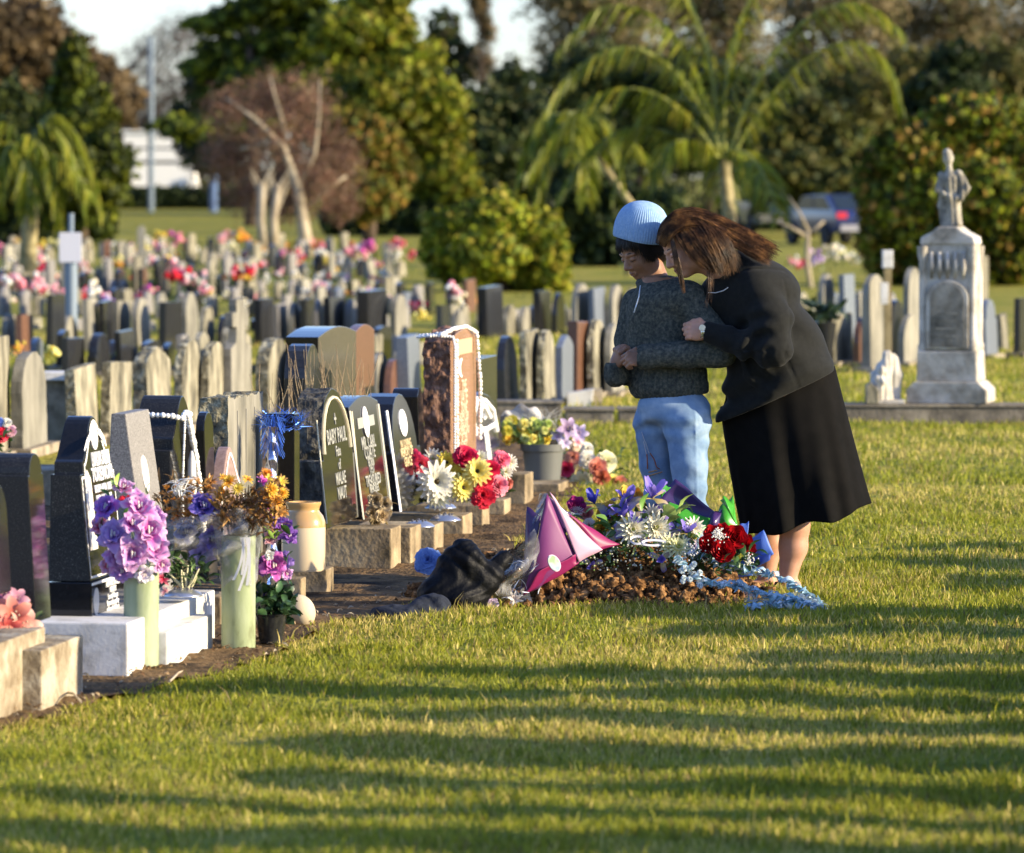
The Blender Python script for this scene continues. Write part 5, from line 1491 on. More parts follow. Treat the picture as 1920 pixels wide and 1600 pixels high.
# ---- bottom left: peach lily in a glass
Yl = 15.85
g = bouquet('silk_flowers', 'peach and coral silk lilies in a small glass at the lower left edge', 'silk flowers', P(22, 1230, Yl),
    [('lily', 22, 1160, Yl - .05, 42, (.55, .12, .08), PEA), ('lily', -12, 1150, Yl, 38, (.6, .10, .06), (.8, .40, .32)), ('lily', 42, 1178, Yl - .04, 38, (.62, .22, .16), (.85, .62, .50)), ('lily', 15, 1185, Yl - .08, 30, (.45, .04, .04), (.7, .2, .15)), ('lily', 30, 1128, Yl, 26, (.5, .2, .3), (.72, .4, .42)), ('lily', 5, 1118, Yl + .04, 22, (.3, .1, .2), (.5, .25, .3))],
    seed=6, leaves=[(26, 0, 75, 1160, 1215, Yl + .04, .05, .014, (.06, .09, .03))], ctr=P(20, 1190, Yl + .1))
MB().lathe([(.012, 0), (.018, .02), (.022, .07), (.024, .09)], 16).build('glass', film('glass_tube', (.8, .85, .88), .3), g, smooth=True)
# ---- left edge red flowers
bouquet('silk_flowers', 'red and pink silk flowers at the left edge of the photo on a concrete ledge', 'silk flowers', P(5, 850, 24),
    [('carnation', 4, 815, 24, 16, RED, CRI), ('carnation', 20, 808, 24, 12, PNK, (.85, .6, .65)), ('carnation', 13, 793, 24, 10, CRM, WHT), ('carnation', -3, 792, 24, 11, VIO, LBLU)], seed=2, leaves=[(20, -10, 22, 815, 850, 24, .05, .02, GRN)])
# ---- right of tube two: hanging violet flowers + leaf pot
Yv = 17.75
g = bouquet('silk_flowers', 'violet, magenta and pink silk flowers hanging right of the second green vase', 'silk flowers', P(515, 1110, Yv),
    [('glad', 528, 992, Yv, 26, (.20, .03, .35), (.24, .12, .46)), ('glad', 540, 1005, Yv, 20, (.15, .03, .3), PUR), ('glad', 506, 1010, Yv, 17, PNK, (.85, .55, .62)), ('glad', 512, 1060, Yv - .02, 30, MAG, (.68, .22, .60)), ('glad', 530, 1050, Yv, 24, (.2, .1, .4), (.34, .22, .6)), ('glad', 492, 1062, Yv - .02, 22, (.3, .05, .3), PUR),
     ('glad', 505, 1042, Yv - .05, 12, WHT, WHT), ('glad', 498, 965, Yv + .02, 16, MAG, (.75, .25, .5)), ('glad', 522, 975, Yv, 14, PUR, VIO), ('glad', 498, 1110, Yv, 16, PUR, VIO), ('glad', 536, 1075, Yv, 16, MAG, LIL)],
    seed=8, leaves=[(18, 485, 550, 980, 1120, Yv, .05, .02, GRN), (8, 495, 520, 1000, 1018, Yv - .04, .045, .016, LGRN)], ctr=P(510, 1040, Yv + .1))
g = bouquet('leafy_plant', 'dark glossy leafy plant in a black pot right of the second green vase', 'plant', P(508, 1205, 17.7), [], seed=15,
            leaves=[(120, 484, 545, 1105, 1170, 17.75, .045, .035, (.02, .05, .02)), (30, 490, 535, 1110, 1165, 17.68, .04, .03, (.05, .11, .04))])
MB().lathe([(.04, 0), (.055, .09), (.06, .10), (.05, .098)], 20).build('pot', m_darkg, g, smooth=40)
g = thing('stone_ball', 'smooth cream stone lying on its side right of the leafy plant', 'stone', G(564, 1172))
MB().ball((0, 0, .05), (.052, .06, .062), 20, 14, Matrix.Rotation(R(-25), 3, 'Y')).build('stone', mat('cream_stone', [(.42, .34, .22), (.55, .47, .33)], scale=8, rough=.7), g, smooth=True)
# ---- stoneware jar
cj = G(569, 1128, 0.0); Yj = 19.4
cj = P(569, 1070, Yj)
g = thing('stoneware_jar', 'cream and tan glazed stoneware jar between the second green vase and the rough headstone', 'jar', (cj.x, cj.y, cj.z))
k = 1 / F * Yj
MB().lathe([(38 * k, 0), (41 * k, 4 * k), (41.5 * k, 82 * k)], 40).build('lower_body', plain('cream_glaze', (.66, .54, .36), .25, coat=.5), g, smooth=40)
MB().lathe([(41.5 * k, 82 * k), (41 * k, 92 * k), (37 * k, 103 * k), (31 * k, 110 * k), (29.5 * k, 114 * k), (31 * k, 120 * k), (33.5 * k, 125 * k), (33 * k, 129 * k), (28 * k, 129 * k), (27 * k, 110 * k)], 40).build('shoulder', plain('tan_glaze', (.46, .28, .11), .22, coat=.6), g, smooth=50)
# ---- dried cream roses
bouquet('dried_flowers', 'withered cream roses in front of the leaning cross headstone', 'dried flowers', P(708, 988, 21.4),
    [('rose', 705, 938, 21.4, 15, (.42, .30, .14), (.72, .62, .42)), ('rose', 722, 945, 21.4, 14, (.42, .30, .14), (.75, .66, .48)), ('rose', 698, 962, 21.4, 13, (.35, .24, .10), (.66, .55, .36)), ('rose', 716, 968, 21.35, 14, (.45, .28, .12), (.75, .64, .42)), ('rose', 704, 980, 21.4, 11, (.3, .2, .1), (.6, .5, .3)), ('rose', 726, 962, 21.4, 10, (.42, .30, .14), (.72, .62, .42))],
    seed=31, leaves=[(26, 692, 728, 945, 985, 21.45, .04, .018, (.30, .22, .09))])
# ---- gerbera arrangement
Yg = 23.0
spec = [('gerbera', 818, 903, Yg - .1, 38, (.72, .70, .55), WHT), ('gerbera', 822, 930, Yg - .06, 27, (.6, .62, .35), WHT), ('gerbera', 795, 888, Yg, 22, LBLU, WHT), ('gerbera', 848, 922, Yg - .02, 20, WHT, WHT),
        ('carnation', 768, 860, Yg, 22, CRI, (.75, .06, .16)), ('carnation', 765, 890, Yg, 22, RED, CRI), ('carnation', 788, 872, Yg, 18, RED, (.75, .10, .15)), ('carnation', 873, 858, Yg, 24, (.45, .01, .06), CRI), ('carnation', 908, 905, Yg - .02, 25, RED, (.78, .06, .12)), ('carnation', 905, 930, Yg - .05, 24, RED, (.75, .04, .08)), ('carnation', 932, 910, Yg, 22, (.6, .05, .08), PNK), ('carnation', 920, 880, Yg, 18, RED, CRI),
        ('gerbera', 895, 885, Yg - .05, 28, YEL, PYEL), ('gerbera', 868, 915, Yg - .06, 27, YEL, PYEL), ('gerbera', 838, 868, Yg, 22, (.5, .35, .03), YEL), ('gerbera', 862, 890, Yg, 22, YEL, (.8, .7, .15)), ('mum', 812, 860, Yg + .04, 20, CRM, WHT),
        ('carnation', 940, 862, Yg + .2, 18, PNK, (.8, .1, .2)), ('mum', 955, 868, Yg + .25, 18, CRM, WHT), ('mum', 948, 885, Yg + .2, 15, CRM, WHT), ('mum', 900, 858, Yg + .15, 15, CRM, (.7, .75, .6)), ('carnation', 950, 905, Yg + .3, 14, (.35, .05, .04), (.5, .15, .1))]
g = bouquet('silk_flowers', 'big silk bunch of white, yellow and crimson gerberas below the tall brown headstone', 'silk flowers', P(850, 955, Yg), spec, seed=22, scl=1.08,
            leaves=[(40, 760, 955, 870, 945, Yg + .08, .06, .022, (.06, .10, .03))], ctr=P(855, 925, Yg + .25), spread=.5)
# ---- grey pot with yellow flowers
Yq = 26.6
cp = P(1018, 912, Yq); k = Yq / F
g = thing('flower_pot', 'large grey plastic flower pot filled with yellow flowers', 'flower pot', cp)
MB().lathe([(31 * k, 0), (38 * k, 66 * k), (42 * k, 67 * k), (43 * k, 80 * k), (39 * k, 80 * k), (37 * k, 70 * k)], 36).build('pot', plain('grey_pot', (.12, .125, .115), .45), g, smooth=40)
rnd = random.Random(3)
sp = [('carnation', rnd.uniform(948, 1030), rnd.uniform(790, 828), Yq + rnd.uniform(-.1, .1), rnd.uniform(8, 13), rnd.choice([YEL, ORA, LGRN]), rnd.choice([PYEL, YEL, (.6, .7, .2)])) for _ in range(44)]
bouquet('flower_bunch', 'dense yellow and lime flowers standing in the grey flower pot', 'flowers', P(1000, 835, Yq), sp, seed=23, leaves=[(40, 945, 1035, 800, 832, Yq, .06, .02, (.12, .20, .04))])
def fn(u, v):
    px = 938 + 110 * u; py = 800 - 40 * v * math.sin(math.pi * min(1, u * .9 + .15)) - 4 * math.sin(u * 23); return P(px, py, Yq + .14 + .02 * math.sin(u * 15 + v * 4))
tag(wrap_sheet(fn, 40, 8, 'tissue_wrap', plain('white_tissue', (.66, .64, .62), .6, transl=.4), solid=.002), 'white tissue paper behind the yellow flowers in the grey pot', 'tissue paper')
mb = MB(); rnd = random.Random(31)
for i in range(36):
    a = P(1020 + rnd.uniform(-30, 25), 805, Yq + .1); b = P(1005 + rnd.uniform(-45, 55), rnd.uniform(762, 785), Yq + .1 + rnd.uniform(-.05, .05)); mb.tube([a, a.lerp(b, .5) + Vector((0, 0, .004)), b], .0012, n=3)
tag(mb.build('straw_sprig', plain('pale_straw', (.5, .5, .46), .7), None), 'thin pale sprigs rising above the yellow flowers in the grey pot', 'dry sprig')
bouquet('flower_bunch', 'lilac and white silk orchids right of the yellow flowers', 'flowers', P(1065, 850, Yq),
    [('lily', 1062, 806, Yq, 24, (.22, .14, .24), LIL), ('lily', 1085, 812, Yq, 20, LIL, (.8, .7, .82)), ('lily', 1045, 820, Yq, 15, LIL, WHT), ('lily', 1080, 830, Yq, 14, PNK, CRM), ('lily', 1058, 832, Yq - .04, 14, LIL, WHT)], seed=19, leaves=[(10, 1045, 1090, 800, 840, Yq + .05, .05, .02, (.1, .1, .1))])
# ---- mixed peach bunch in a mint vase
Ym = 26.9
g = bouquet('flower_bunch', 'peach, cream and red silk flowers in a mint green vase right of the grey pot', 'flowers', P(1105, 935, Ym),
    [('carnation', 1136, 866, Ym, 22, (.55, .55, .22), (.80, .78, .55)), ('rose', 1118, 878, Ym - .05, 19, (.7, .22, .18), PEA), ('rose', 1128, 897, Ym - .08, 17, (.6, .10, .05), (.8, .35, .22)), ('carnation', 1090, 905, Ym - .04, 22, (.55, .5, .2), CRM), ('rose', 1148, 903, Ym, 13, YEL, PYEL), ('rose', 1160, 905, Ym, 14, (.6, .12, .06), PEA), ('carnation', 1075, 858, Ym, 16, (.6, .15, .1), PEA), ('carnation', 1100, 862, Ym, 18, CRM, WHT), ('rose', 1062, 880, Ym, 15, (.6, .02, .08), (.75, .08, .2)),
     ('carnation', 1078, 835, Ym, 13, PEA, CRM), ('carnation', 1100, 842, Ym + .05, 14, CRM, WHT), ('rose', 1140, 920, Ym, 10, YEL, PYEL)], seed=24,
    leaves=[(46, 1055, 1165, 850, 930, Ym + .06, .06, .025, (.05, .10, .02)), (16, 1100, 1150, 905, 935, Ym, .06, .028, (.14, .22, .04))], ctr=P(1105, 895, Ym + .2), spread=.4)
MB().lathe([(.05, -.03), (.075, .06), (.085, .09), (.07, .09)], 24).build('vase', plain('mint_glaze', (.33, .55, .42), .4), g, smooth=40)
# ---- blue carnation on the path
bouquet('silk_flower', 'single blue silk carnation lying on the path by the concrete bases', 'silk flower', G(803, 1076),
    [('carnation', 803, 1052, 20.6, 27, (.08, .14, .5), LBLU, (-.1, -1, .35)), ('carnation', 790, 1060, 20.65, 15, (.05, .1, .4), BLU, (-.6, -1, .1))], seed=27)

# ---------------------------------------------------------------- the mound of soil
m_clod = mat('soil_clod', [(0.03, 0.015, 0.007), (0.13, 0.065, 0.025), (0.36, 0.20, 0.085)], scale=30, pos=[.38, .5, .63], rough=0.95, bump=1.0, bscale=60, bdist=.01, world_co=True, spec=0.1, detail=9)
def make_mound():
    g = thing('grave_mound', 'low mound of crumbly brown soil covered with bouquets beside the mourners', 'soil mound', (MCX, MCY, 0))
    nx, ny = 150, 150
    xs_ = np.linspace(-.80, .80, nx); ys_ = np.linspace(-.95, .95, ny)
    X, Y = np.meshgrid(xs_, ys_, indexing='ij')
    Z = mound_h(X + MCX, Y + MCY)
    edge = np.clip(Z + .02, 0, .05) / .05
    Z = Z + edge * (.012 * fbm(X, Y, 1, 9, 3) + .007 * fbm(X, Y, 4, 31, 2))
    V_ = np.stack([X.ravel(), Y.ravel(), Z.ravel()], 1)
    ii, jj = np.meshgrid(np.arange(nx - 1), np.arange(ny - 1), indexing='ij'); a = (ii * ny + jj).ravel()
    Q_ = np.stack([a, a + ny, a + ny + 1, a + 1], 1)
    keep = (Z.ravel()[Q_].max(1) > -.019)
    np_mesh('heap', V_, Q_[keep], m_clod, g)
    rng = np.random.default_rng(3)
    # base clod: lumpy low-poly ball
    bl = MB().ball((0, 0, 0), 1, 9, 7); bv = np.array(bl.v); tri = []
    for f in bl.f:
        tri.append(f[:3]);
        if len(f) == 4: tri.append((f[0], f[2], f[3]))
    tri = np.array(tri)
    n = 9000
    x = rng.normal(-.03, .38, n * 2); y = rng.normal(-.16, .42, n * 2)
    r_ = ((np.abs(x) / .70) ** 2.3 + (np.abs(y) / .82) ** 2.3)
    k = r_ < 1.0 + .12 * rng.random(n * 2); x, y = x[k][:n], y[k][:n]; n = len(x)
    z = np.maximum(mound_h(x + MCX, y + MCY), 0) + 0.012 * fbm(x, y, 1, 9, 3)
    s_ = .0028 + .022 * rng.random(n) ** 5 + .006 * rng.random(n)
    sc3 = s_[:, None] * rng.uniform(.5, 1.4, (n, 3))
    an = rng.uniform(0, 6.28, n); ca, sa = np.cos(an), np.sin(an)
    lump = 1 + .42 * np.sin(bv[None, :, 0] * rng.uniform(3, 8, (n, 1)) + rng.uniform(0, 6, (n, 1))) * np.cos(bv[None, :, 2] * rng.uniform(3, 8, (n, 1)) + rng.uniform(0, 6, (n, 1)))
    B = bv[None] * sc3[:, None, :] * lump[..., None]
    Bx = B[..., 0] * ca[:, None] - B[..., 1] * sa[:, None]; By = B[..., 0] * sa[:, None] + B[..., 1] * ca[:, None]
    V_ = np.stack([Bx + x[:, None], By + y[:, None], B[..., 2] + z[:, None] + (s_ * .45)[:, None]], 2).reshape(-1, 3)
    T_ = (tri[None] + (np.arange(n) * len(bv))[:, None, None]).reshape(-1, 3)
    o = np_mesh('clods', V_, T_, m_clod, g, smooth=False)
    o['kind'] = 'stuff'
make_mound()

# ---- black bin liner and dark cloth lumps
def bag():
    g = thing('plastic_bag', 'half empty black rubbish bag slumped left of the flower mound', 'rubbish bag', G(830, 1160))
    S = SDF((-.25, -.3, -.03), (.32, .25, .36), .006)
    y0 = g.location.y
    def w(px, py, dy=0): v = P(px, py, y0 + .15) - g.location; return (v.x, .15 + dy, v.z)
    S.cap(w(825, 1110), w(870, 1050), .085, .065, .04); S.cap(w(855, 1060), w(915, 1090), .062, .05, .03); S.cap(w(910, 1095), w(945, 1050, .05), .045, .02, .03)
    S.ell(w(850, 1125), (.13, .11, .075), None, .03)
    S.disp(lambda X, Y, Z: .014 * fbm(X * 6, Z * 7 + Y * 5, 3, 1, 2) - .009 * np.abs(np.sin(X * 26 + 17 * Z + 1.8 * np.sin(Z * 21 + X * 9 + Y * 8))) + .004 * np.abs(np.sin(X * 60 - 50 * Z + 2.5 * np.sin(Z * 30 + Y * 12))))
    V_, Q_ = S.mesh(1)
    np_mesh('bag', V_, Q_, m_bag, g)
m_bag = mat('black_plastic_sheet', [(0.0015, 0.002, 0.003), (0.003, 0.0035, 0.005)], scale=10, rough=0.55, spec=0.16, bump=.6, bscale=28, bdist=.012)
bag()
g = thing('dark_cloth', 'dark blue black cloth lump on the soil left of the rubbish bag', 'cloth', G(760, 1165))
S = SDF((-.16, -.15, -.02), (.20, .18, .13), .005)
S.ell((-.03, 0, .015), (.095, .09, .05), None, .02); S.ell((.07, .02, .03), (.07, .07, .06), None, .02); S.ell((.12, .02, .04), (.05, .06, .055), None, .02)
S.disp(lambda X, Y, Z: .010 * fbm(X * 14, Z * 17 + Y * 9, 5, 1, 3))
np_mesh('cloth', *S.mesh(1), mat('navy_cloth', [(.008, .012, .022), (.02, .026, .042)], scale=30, rough=.9, bump=.6, bscale=120, bdist=.004), g)

# ---- folded paper cone bouquet (purple, pink stripe) in clear wrap
Yc = 19.15
def sheet_px(pts, name, m, parent, Y=Yc, bow=.03, n=12, solid=.0015, ph=0.0):
    """a stiff paper face: four corners (px, py, dy) bilinear, bowed towards the camera"""
    a, b, c, d = [P(p[0], p[1], Y + p[2]) - parent.location for p in pts]
    return MB().grid(lambda u, v: (a.lerp(b, u)).lerp(d.lerp(c, u), v) + Vector((.004 * math.sin(5 * u + 3 * v + ph), -bow * math.sin(math.pi * u) * math.sin(math.pi * (v * .8 + .1)), .003 * math.sin(7 * v + ph))), n, n).build(name, m, parent, smooth=True, solid=solid)
m_plum = plain('plum_paper', (.16, .030, .13), .5)
m_magp = plain('magenta_paper', (.22, .014, .085), .45)
m_pinkp = plain('pale_pink_paper', (.52, .30, .40), .5)
m_purp = plain('dark_purple_paper', (.045, .02, .10), .3, coat=.3)
m_greenp = plain('green_paper', (.05, .28, .03), .35, coat=.2)
m_bluep = plain('blue_paper', (.10, .20, .62), .4, transl=.2)
g = thing('wrapped_bouquet', 'bouquet in plum and magenta paper with a pale pink stripe and oval sticker', 'bouquet', P(985, 1130, Yc))
sheet_px([(980, 1118, -.06), (1028, 926, -.05), (1084, 1056, .0), (1020, 1095, -.04)], 'paper_panel', m_plum, g, bow=.03)
sheet_px([(979, 1119, -.064), (1012, 1072, -.088), (1077, 1040, -.020), (1085, 1057, -.006)], 'lower_panel', m_magp, g, bow=.004)
sheet_px([(1030, 922, -.052), (1058, 960, -.01), (1128, 1032, .04), (1085, 1056, -.012)], 'pink_stripe', m_pinkp, g, bow=.012)
sheet_px([(1062, 962, -.005), (1100, 985, .05), (1160, 1022, .09), (1126, 1033, .04)], 'side_panel', m_magp, g, bow=.012)
sheet_px([(975, 1110, .02), (990, 950, .04), (1012, 968, .02), (1000, 1080, 0)], 'back_panel', m_purp, g, bow=.01)
sheet_px([(1005, 960, .06), (1028, 930, .0), (1070, 965, .06), (1040, 1080, .06)], 'inner_panel', m_purp, g, bow=.0)
c_ = P(1039, 1056, Yc - .115) - g.location
Ms = Matrix.Rotation(R(-30), 3, 'Y')
MB().tube([c_, c_ + Vector((-.002, -.004, 0))], 1, n=24) if False else None
mb = MB(); mb.add([c_ + Ms @ Vector((.022 * math.cos(t), 0, .034 * math.sin(t))) + Vector((.0, -.002 + .012 * math.cos(t), 0)) for t in [2 * math.pi * i / 24 for i in range(24)]], [tuple(range(24))])
mb.build('sticker_rim', plain('sticker_rim', (.50, .42, .52), .5), g)
mb = MB(); mb.add([c_ + Ms @ Vector((.019 * math.cos(t), 0, .031 * math.sin(t))) + Vector((.0, -.009 + .012 * math.cos(t) , 0)) for t in [2 * math.pi * i / 24 for i in range(24)]], [tuple(range(24))])
mb.build('sticker', mat('sticker_print', [(.14, .24, .32), (.26, .32, .32), (.14, .24, .10)], scale=30, rough=.4, detail=1), g)
# clear wrap, two big crinkled sheets
def fn(u, v):
    px = 862 + 140 * u + 10 * math.sin(6 * v); py = 1045 + 85 * v - 60 * max(0, u - .55) * (1 - v) * 2; y = Yc - .10 + .07 * math.sin(5 * u + 4 * v) + .03 * math.sin(13 * v - 9 * u)
    py += 26 * math.sin(math.pi * u) * (1 - v) * .6
    return P(px, py, y)
tag(wrap_sheet(fn, 46, 30, 'plastic_wrap', m_filmy, solid=0), 'crinkled clear plastic wrap spread left of the plum paper bouquet', 'plastic wrap')
def fn(u, v):
    px = 1012 + 16 * u - 30 * v; py = 925 + 120 * v; return P(px, py, Yc + .03 + .02 * math.sin(9 * v + 4 * u))
tag(wrap_sheet(fn, 10, 30, 'plastic_wrap', m_filmy2), 'thin upright strip of clear plastic behind the tip of the plum paper', 'plastic wrap')
mb = MB()
mb.tube([P(862, 1058, Yc - .1), P(870, 1075, Yc - .13), P(895, 1092, Yc - .14), P(930, 1108, Yc - .14)], [.003, .007, .008, .004], n=6, flat=.5)
tag(mb.build('wrap_fold', plain('wrap_shine', (.45, .55, .75), .2), None, smooth=True), 'bright folded rim of plastic in front of the black bag', 'plastic fold')
bouquet('ribbon_bow', 'small crushed lilac ribbon bow at the foot of the plum paper bouquet', 'ribbon', P(905, 1135, Yc - .2),
        [('glad', 905, 1128, Yc - .22, 16, (.40, .30, .45), (.55, .42, .58)), ('glad', 925, 1132, Yc - .2, 12, (.40, .30, .45), (.62, .5, .62)), ('ruff', 965, 1125, Yc - .2, 18, (.6, .5, .45), WHT)], seed=9)

fb = FB(); rnd = random.Random(88)  # pale strips stand in for highlights on the creases of the clear plastic
for i in range(34):
    a = P(rnd.uniform(868, 1010), rnd.uniform(1048, 1122), Yc - .16 + rnd.uniform(-.03, .03)); d = Vector((rnd.uniform(-1, 1), rnd.uniform(-.3, .3), rnd.uniform(-.7, .7))).normalized() * rnd.uniform(.02, .07)
    fb.leaf(a, a + d, rnd.uniform(.0015, .005), (.78, .80, .84), rnd.uniform(-.5, .6), 5)
tag(fb.build('painted_glints', None, plain('glint_paint', (.62, .66, .74), .12)), 'painted pale glints along creases of the clear plastic left of the plum bouquet', 'plastic wrap')
# ---- purple and green paper behind the heap
g = thing('wrapping_paper', 'dark purple and bright green wrapping paper fanned out behind the irises', 'wrapping paper', P(1330, 1010, 19.7))
sheet_px([(1215, 960, 0), (1268, 898, .05), (1340, 962, .0), (1320, 1000, -.05)], 'purple_sheet', m_purp, g, Y=19.6, bow=-.04)
sheet_px([(1240, 960, .02), (1250, 940, .06), (1335, 975, .0), (1310, 1010, -.08)], 'green_sheet', m_greenp, g, Y=19.58, bow=.02)
sheet_px([(1330, 1010, 0), (1352, 950, .02), (1372, 930, .06), (1388, 1000, -.02)], 'green_fold', m_greenp, g, Y=19.65, bow=.05)
sheet_px([(1350, 938, .02), (1358, 930, .0), (1374, 945, .03), (1380, 985, 0)], 'green_tip', m_greenp, g, Y=19.6, bow=.05)
sheet_px([(1318, 1000, -.02), (1338, 962, .0), (1352, 955, .02), (1350, 990, -.02)], 'purple_fold', m_purp, g, Y=19.57, bow=.03)
sheet_px([(1232, 915, 0), (1240, 905, 0), (1256, 915, 0), (1240, 935, 0)], 'green_corner', m_greenp, g, Y=19.55, bow=.01)
g = thing('wrapping_paper', 'bright blue wrapping paper standing right of the red roses', 'wrapping paper', P(1410, 1060, 19.5))
sheet_px([(1386, 1030, 0), (1388, 985, .02), (1402, 978, .02), (1404, 1035, 0)], 'tall_flap', m_bluep, g, Y=19.5, bow=.0)
sheet_px([(1402, 1012, 0), (1434, 994, -.03), (1449, 1040, -.05), (1412, 1066, 0)], 'main_flap', m_bluep, g, Y=19.48, bow=.02)
sheet_px([(1405, 1040, 0), (1448, 1038, -.04), (1440, 1052, -.03), (1408, 1072, 0)], 'lower_flap', plain('deep_blue_paper', (.05, .10, .46), .4), g, Y=19.46, bow=.01)
sheet_px([(1376, 1062, 0), (1395, 1050, 0), (1410, 1080, -.02), (1385, 1085, 0)], 'front_flap', m_bluep, g, Y=19.35, bow=.01)

# ---- irises, chrysanthemums and filler
Yi = 19.45
IR = (.16, .11, .50); IR2 = (.27, .22, .68)
spec = [('iris', 1175, 945, Yi, 26, IR, IR2, (.1, -.5, 1)), ('iris', 1222, 935, Yi - .03, 30, IR, (.34, .26, .74), (.15, -.5, 1)), ('iris', 1170, 970, Yi - .05, 26, IR, IR2, (-.3, -.7, 1)), ('iris', 1115, 945, Yi + .03, 22, (.05, .05, .4), (.10, .10, .55), (-.3, -.5, 1)), ('iris', 1190, 985, Yi - .08, 22, IR, IR2, (.2, -.8, .7)), ('iris', 1145, 975, Yi, 22, IR, IR2, (-.5, -.5, .8)), ('iris', 1285, 1000, Yi - .08, 20, IR, (.36, .30, .74), (.3, -.7, .8)), ('iris', 1262, 1002, Yi - .05, 18, IR, IR2, (0, -.8, .7)), ('iris', 1240, 1050, Yi - .16, 14, IR, IR2, (0, -1, .2)), ('iris', 1110, 1062, Yi - .1, 12, IR, IR2, (0, -1, .1)),
        ('mum', 1186, 993, Yi - .12, 27, CRM, (.84, .86, .72)), ('mum', 1230, 990, Yi - .10, 27, CRM, (.84, .86, .72)), ('mum', 1255, 1022, Yi - .14, 20, PYEL, (.84, .86, .66)), ('mum', 1272, 1026, Yi - .15, 22, PYEL, (.84, .86, .66)), ('mum', 1300, 990, Yi - .05, 19, CRM, WHT), ('mum', 1222, 965, Yi, 17, CRM, WHT), ('mum', 1244, 1012, Yi - .1, 16, WHT, WHT),
        ('rose', 1142, 965, Yi + .02, 18, (.5, .28, .02), (.75, .48, .08)), ('rose', 1175, 930, Yi + .06, 15, YEL, (.8, .6, .15)), ('rose', 1190, 932, Yi + .06, 12, YEL, ORA), ('rose', 1130, 990, Yi - .02, 13, ORA, YEL), ('rose', 1100, 965, Yi + .05, 12, PNK, PEA), ('rose', 1080, 950, Yi + .02, 14, (.25, .01, .1), (.4, .03, .18)), ('mum', 1080, 960, Yi, 12, WHT, WHT), ('carnation', 1105, 985, Yi, 11, PEA, WHT), ('carnation', 1148, 1008, Yi - .05, 11, CRM, WHT), ('ball', 1298, 1010, Yi - .1, 8, YEL, LGRN)]
g = bouquet('flower_heap', 'heap of purple irises, white chrysanthemums and orange blooms on the soil mound', 'bouquet', P(1190, 1040, Yi), spec, seed=40, scl=1.28,
    leaves=[(90, 1075, 1310, 960, 1050, Yi + .02, .07, .018, (.04, .09, .025)), (60, 1085, 1300, 1000, 1060, Yi - .10, .05, .02, (.06, .12, .03)), (26, 1120, 1290, 950, 1030, Yi - .05, .07, .030, (.10, .20, .04)), (5, 1240, 1275, 960, 985, Yi - .12, .09, .04, (.26, .36, .10))], ctr=P(1190, 1010, Yi + .15), spread=.5)
fb = FB(); rnd = random.Random(50)
for i in range(230):
    px, py = rnd.uniform(1085, 1300), rnd.uniform(1018, 1070)
    fb.blob(P(px, py, Yi - .14 + rnd.uniform(-.05, .06)), (rnd.uniform(.002, .005),) * 3, rnd.choice([(.5, .55, .25), (.7, .7, .55), (.2, .3, .08), (.75, .72, .6)]), 5)
fb.build('small_buds', g)
mb = MB()
for k_ in range(2):
    mb.grid(lambda u, v, k_=k_: P(1196 + 30 * k_ + (14 + 9 * k_) * math.cos(5.2 * u + k_), 1013 + 5 * k_ + (7 - 2 * k_) * math.sin(5.2 * u + k_) + 4 * (v - .5), Yi - .2 - .01 * math.sin(5 * u)), 22, 2)
tag(mb.build('ribbon', plain('white_ribbon2', (.72, .72, .78), .3), None, smooth=True), 'curled white ribbon loops under the white chrysanthemums', 'ribbon')
# ---- roses
Yr = 19.3
RD = (.16, .002, .004); RR = (.52, .006, .012)
g = bouquet('rose_bunch', 'bunch of deep red roses with white gypsophila right of the irises', 'bouquet', P(1360, 1060, Yr),
    [('rose', 1377, 1008, Yr - .03, 23, RD, RR), ('rose', 1356, 1036, Yr - .08, 22, RD, RR, (0, -1, .3)), ('rose', 1335, 1004, Yr, 18, RD, RR), ('rose', 1328, 1022, Yr - .04, 19, RD, RR), ('rose', 1395, 1018, Yr, 17, RD, RR), ('rose', 1330, 1040, Yr, 14, RD, (.3, .005, .01)), ('rose', 1404, 1030, Yr + .02, 13, RD, (.4, .01, .02)), ('rose', 1356, 995, Yr + .02, 13, RD, RR)], seed=41,
    leaves=[(60, 1300, 1415, 1020, 1075, Yr, .06, .028, (.02, .06, .02)), (26, 1320, 1410, 1045, 1080, Yr - .08, .05, .026, (.06, .12, .04))], ctr=P(1360, 1040, Yr + .12), spread=.5)
fb = FB()
for i in range(170):
    a_ = rnd.choice([(1348, 1008, 14), (1300, 1030, 20), (1404, 1048, 12), (1345, 1000, 10)]); fb.blob(P(rnd.gauss(a_[0], a_[2] * .5), rnd.gauss(a_[1], a_[2] * .5), Yr - .09 + rnd.uniform(-.03, .03)), (.0032,) * 3, WHT, 5)
fb.build('gypsophila', g)
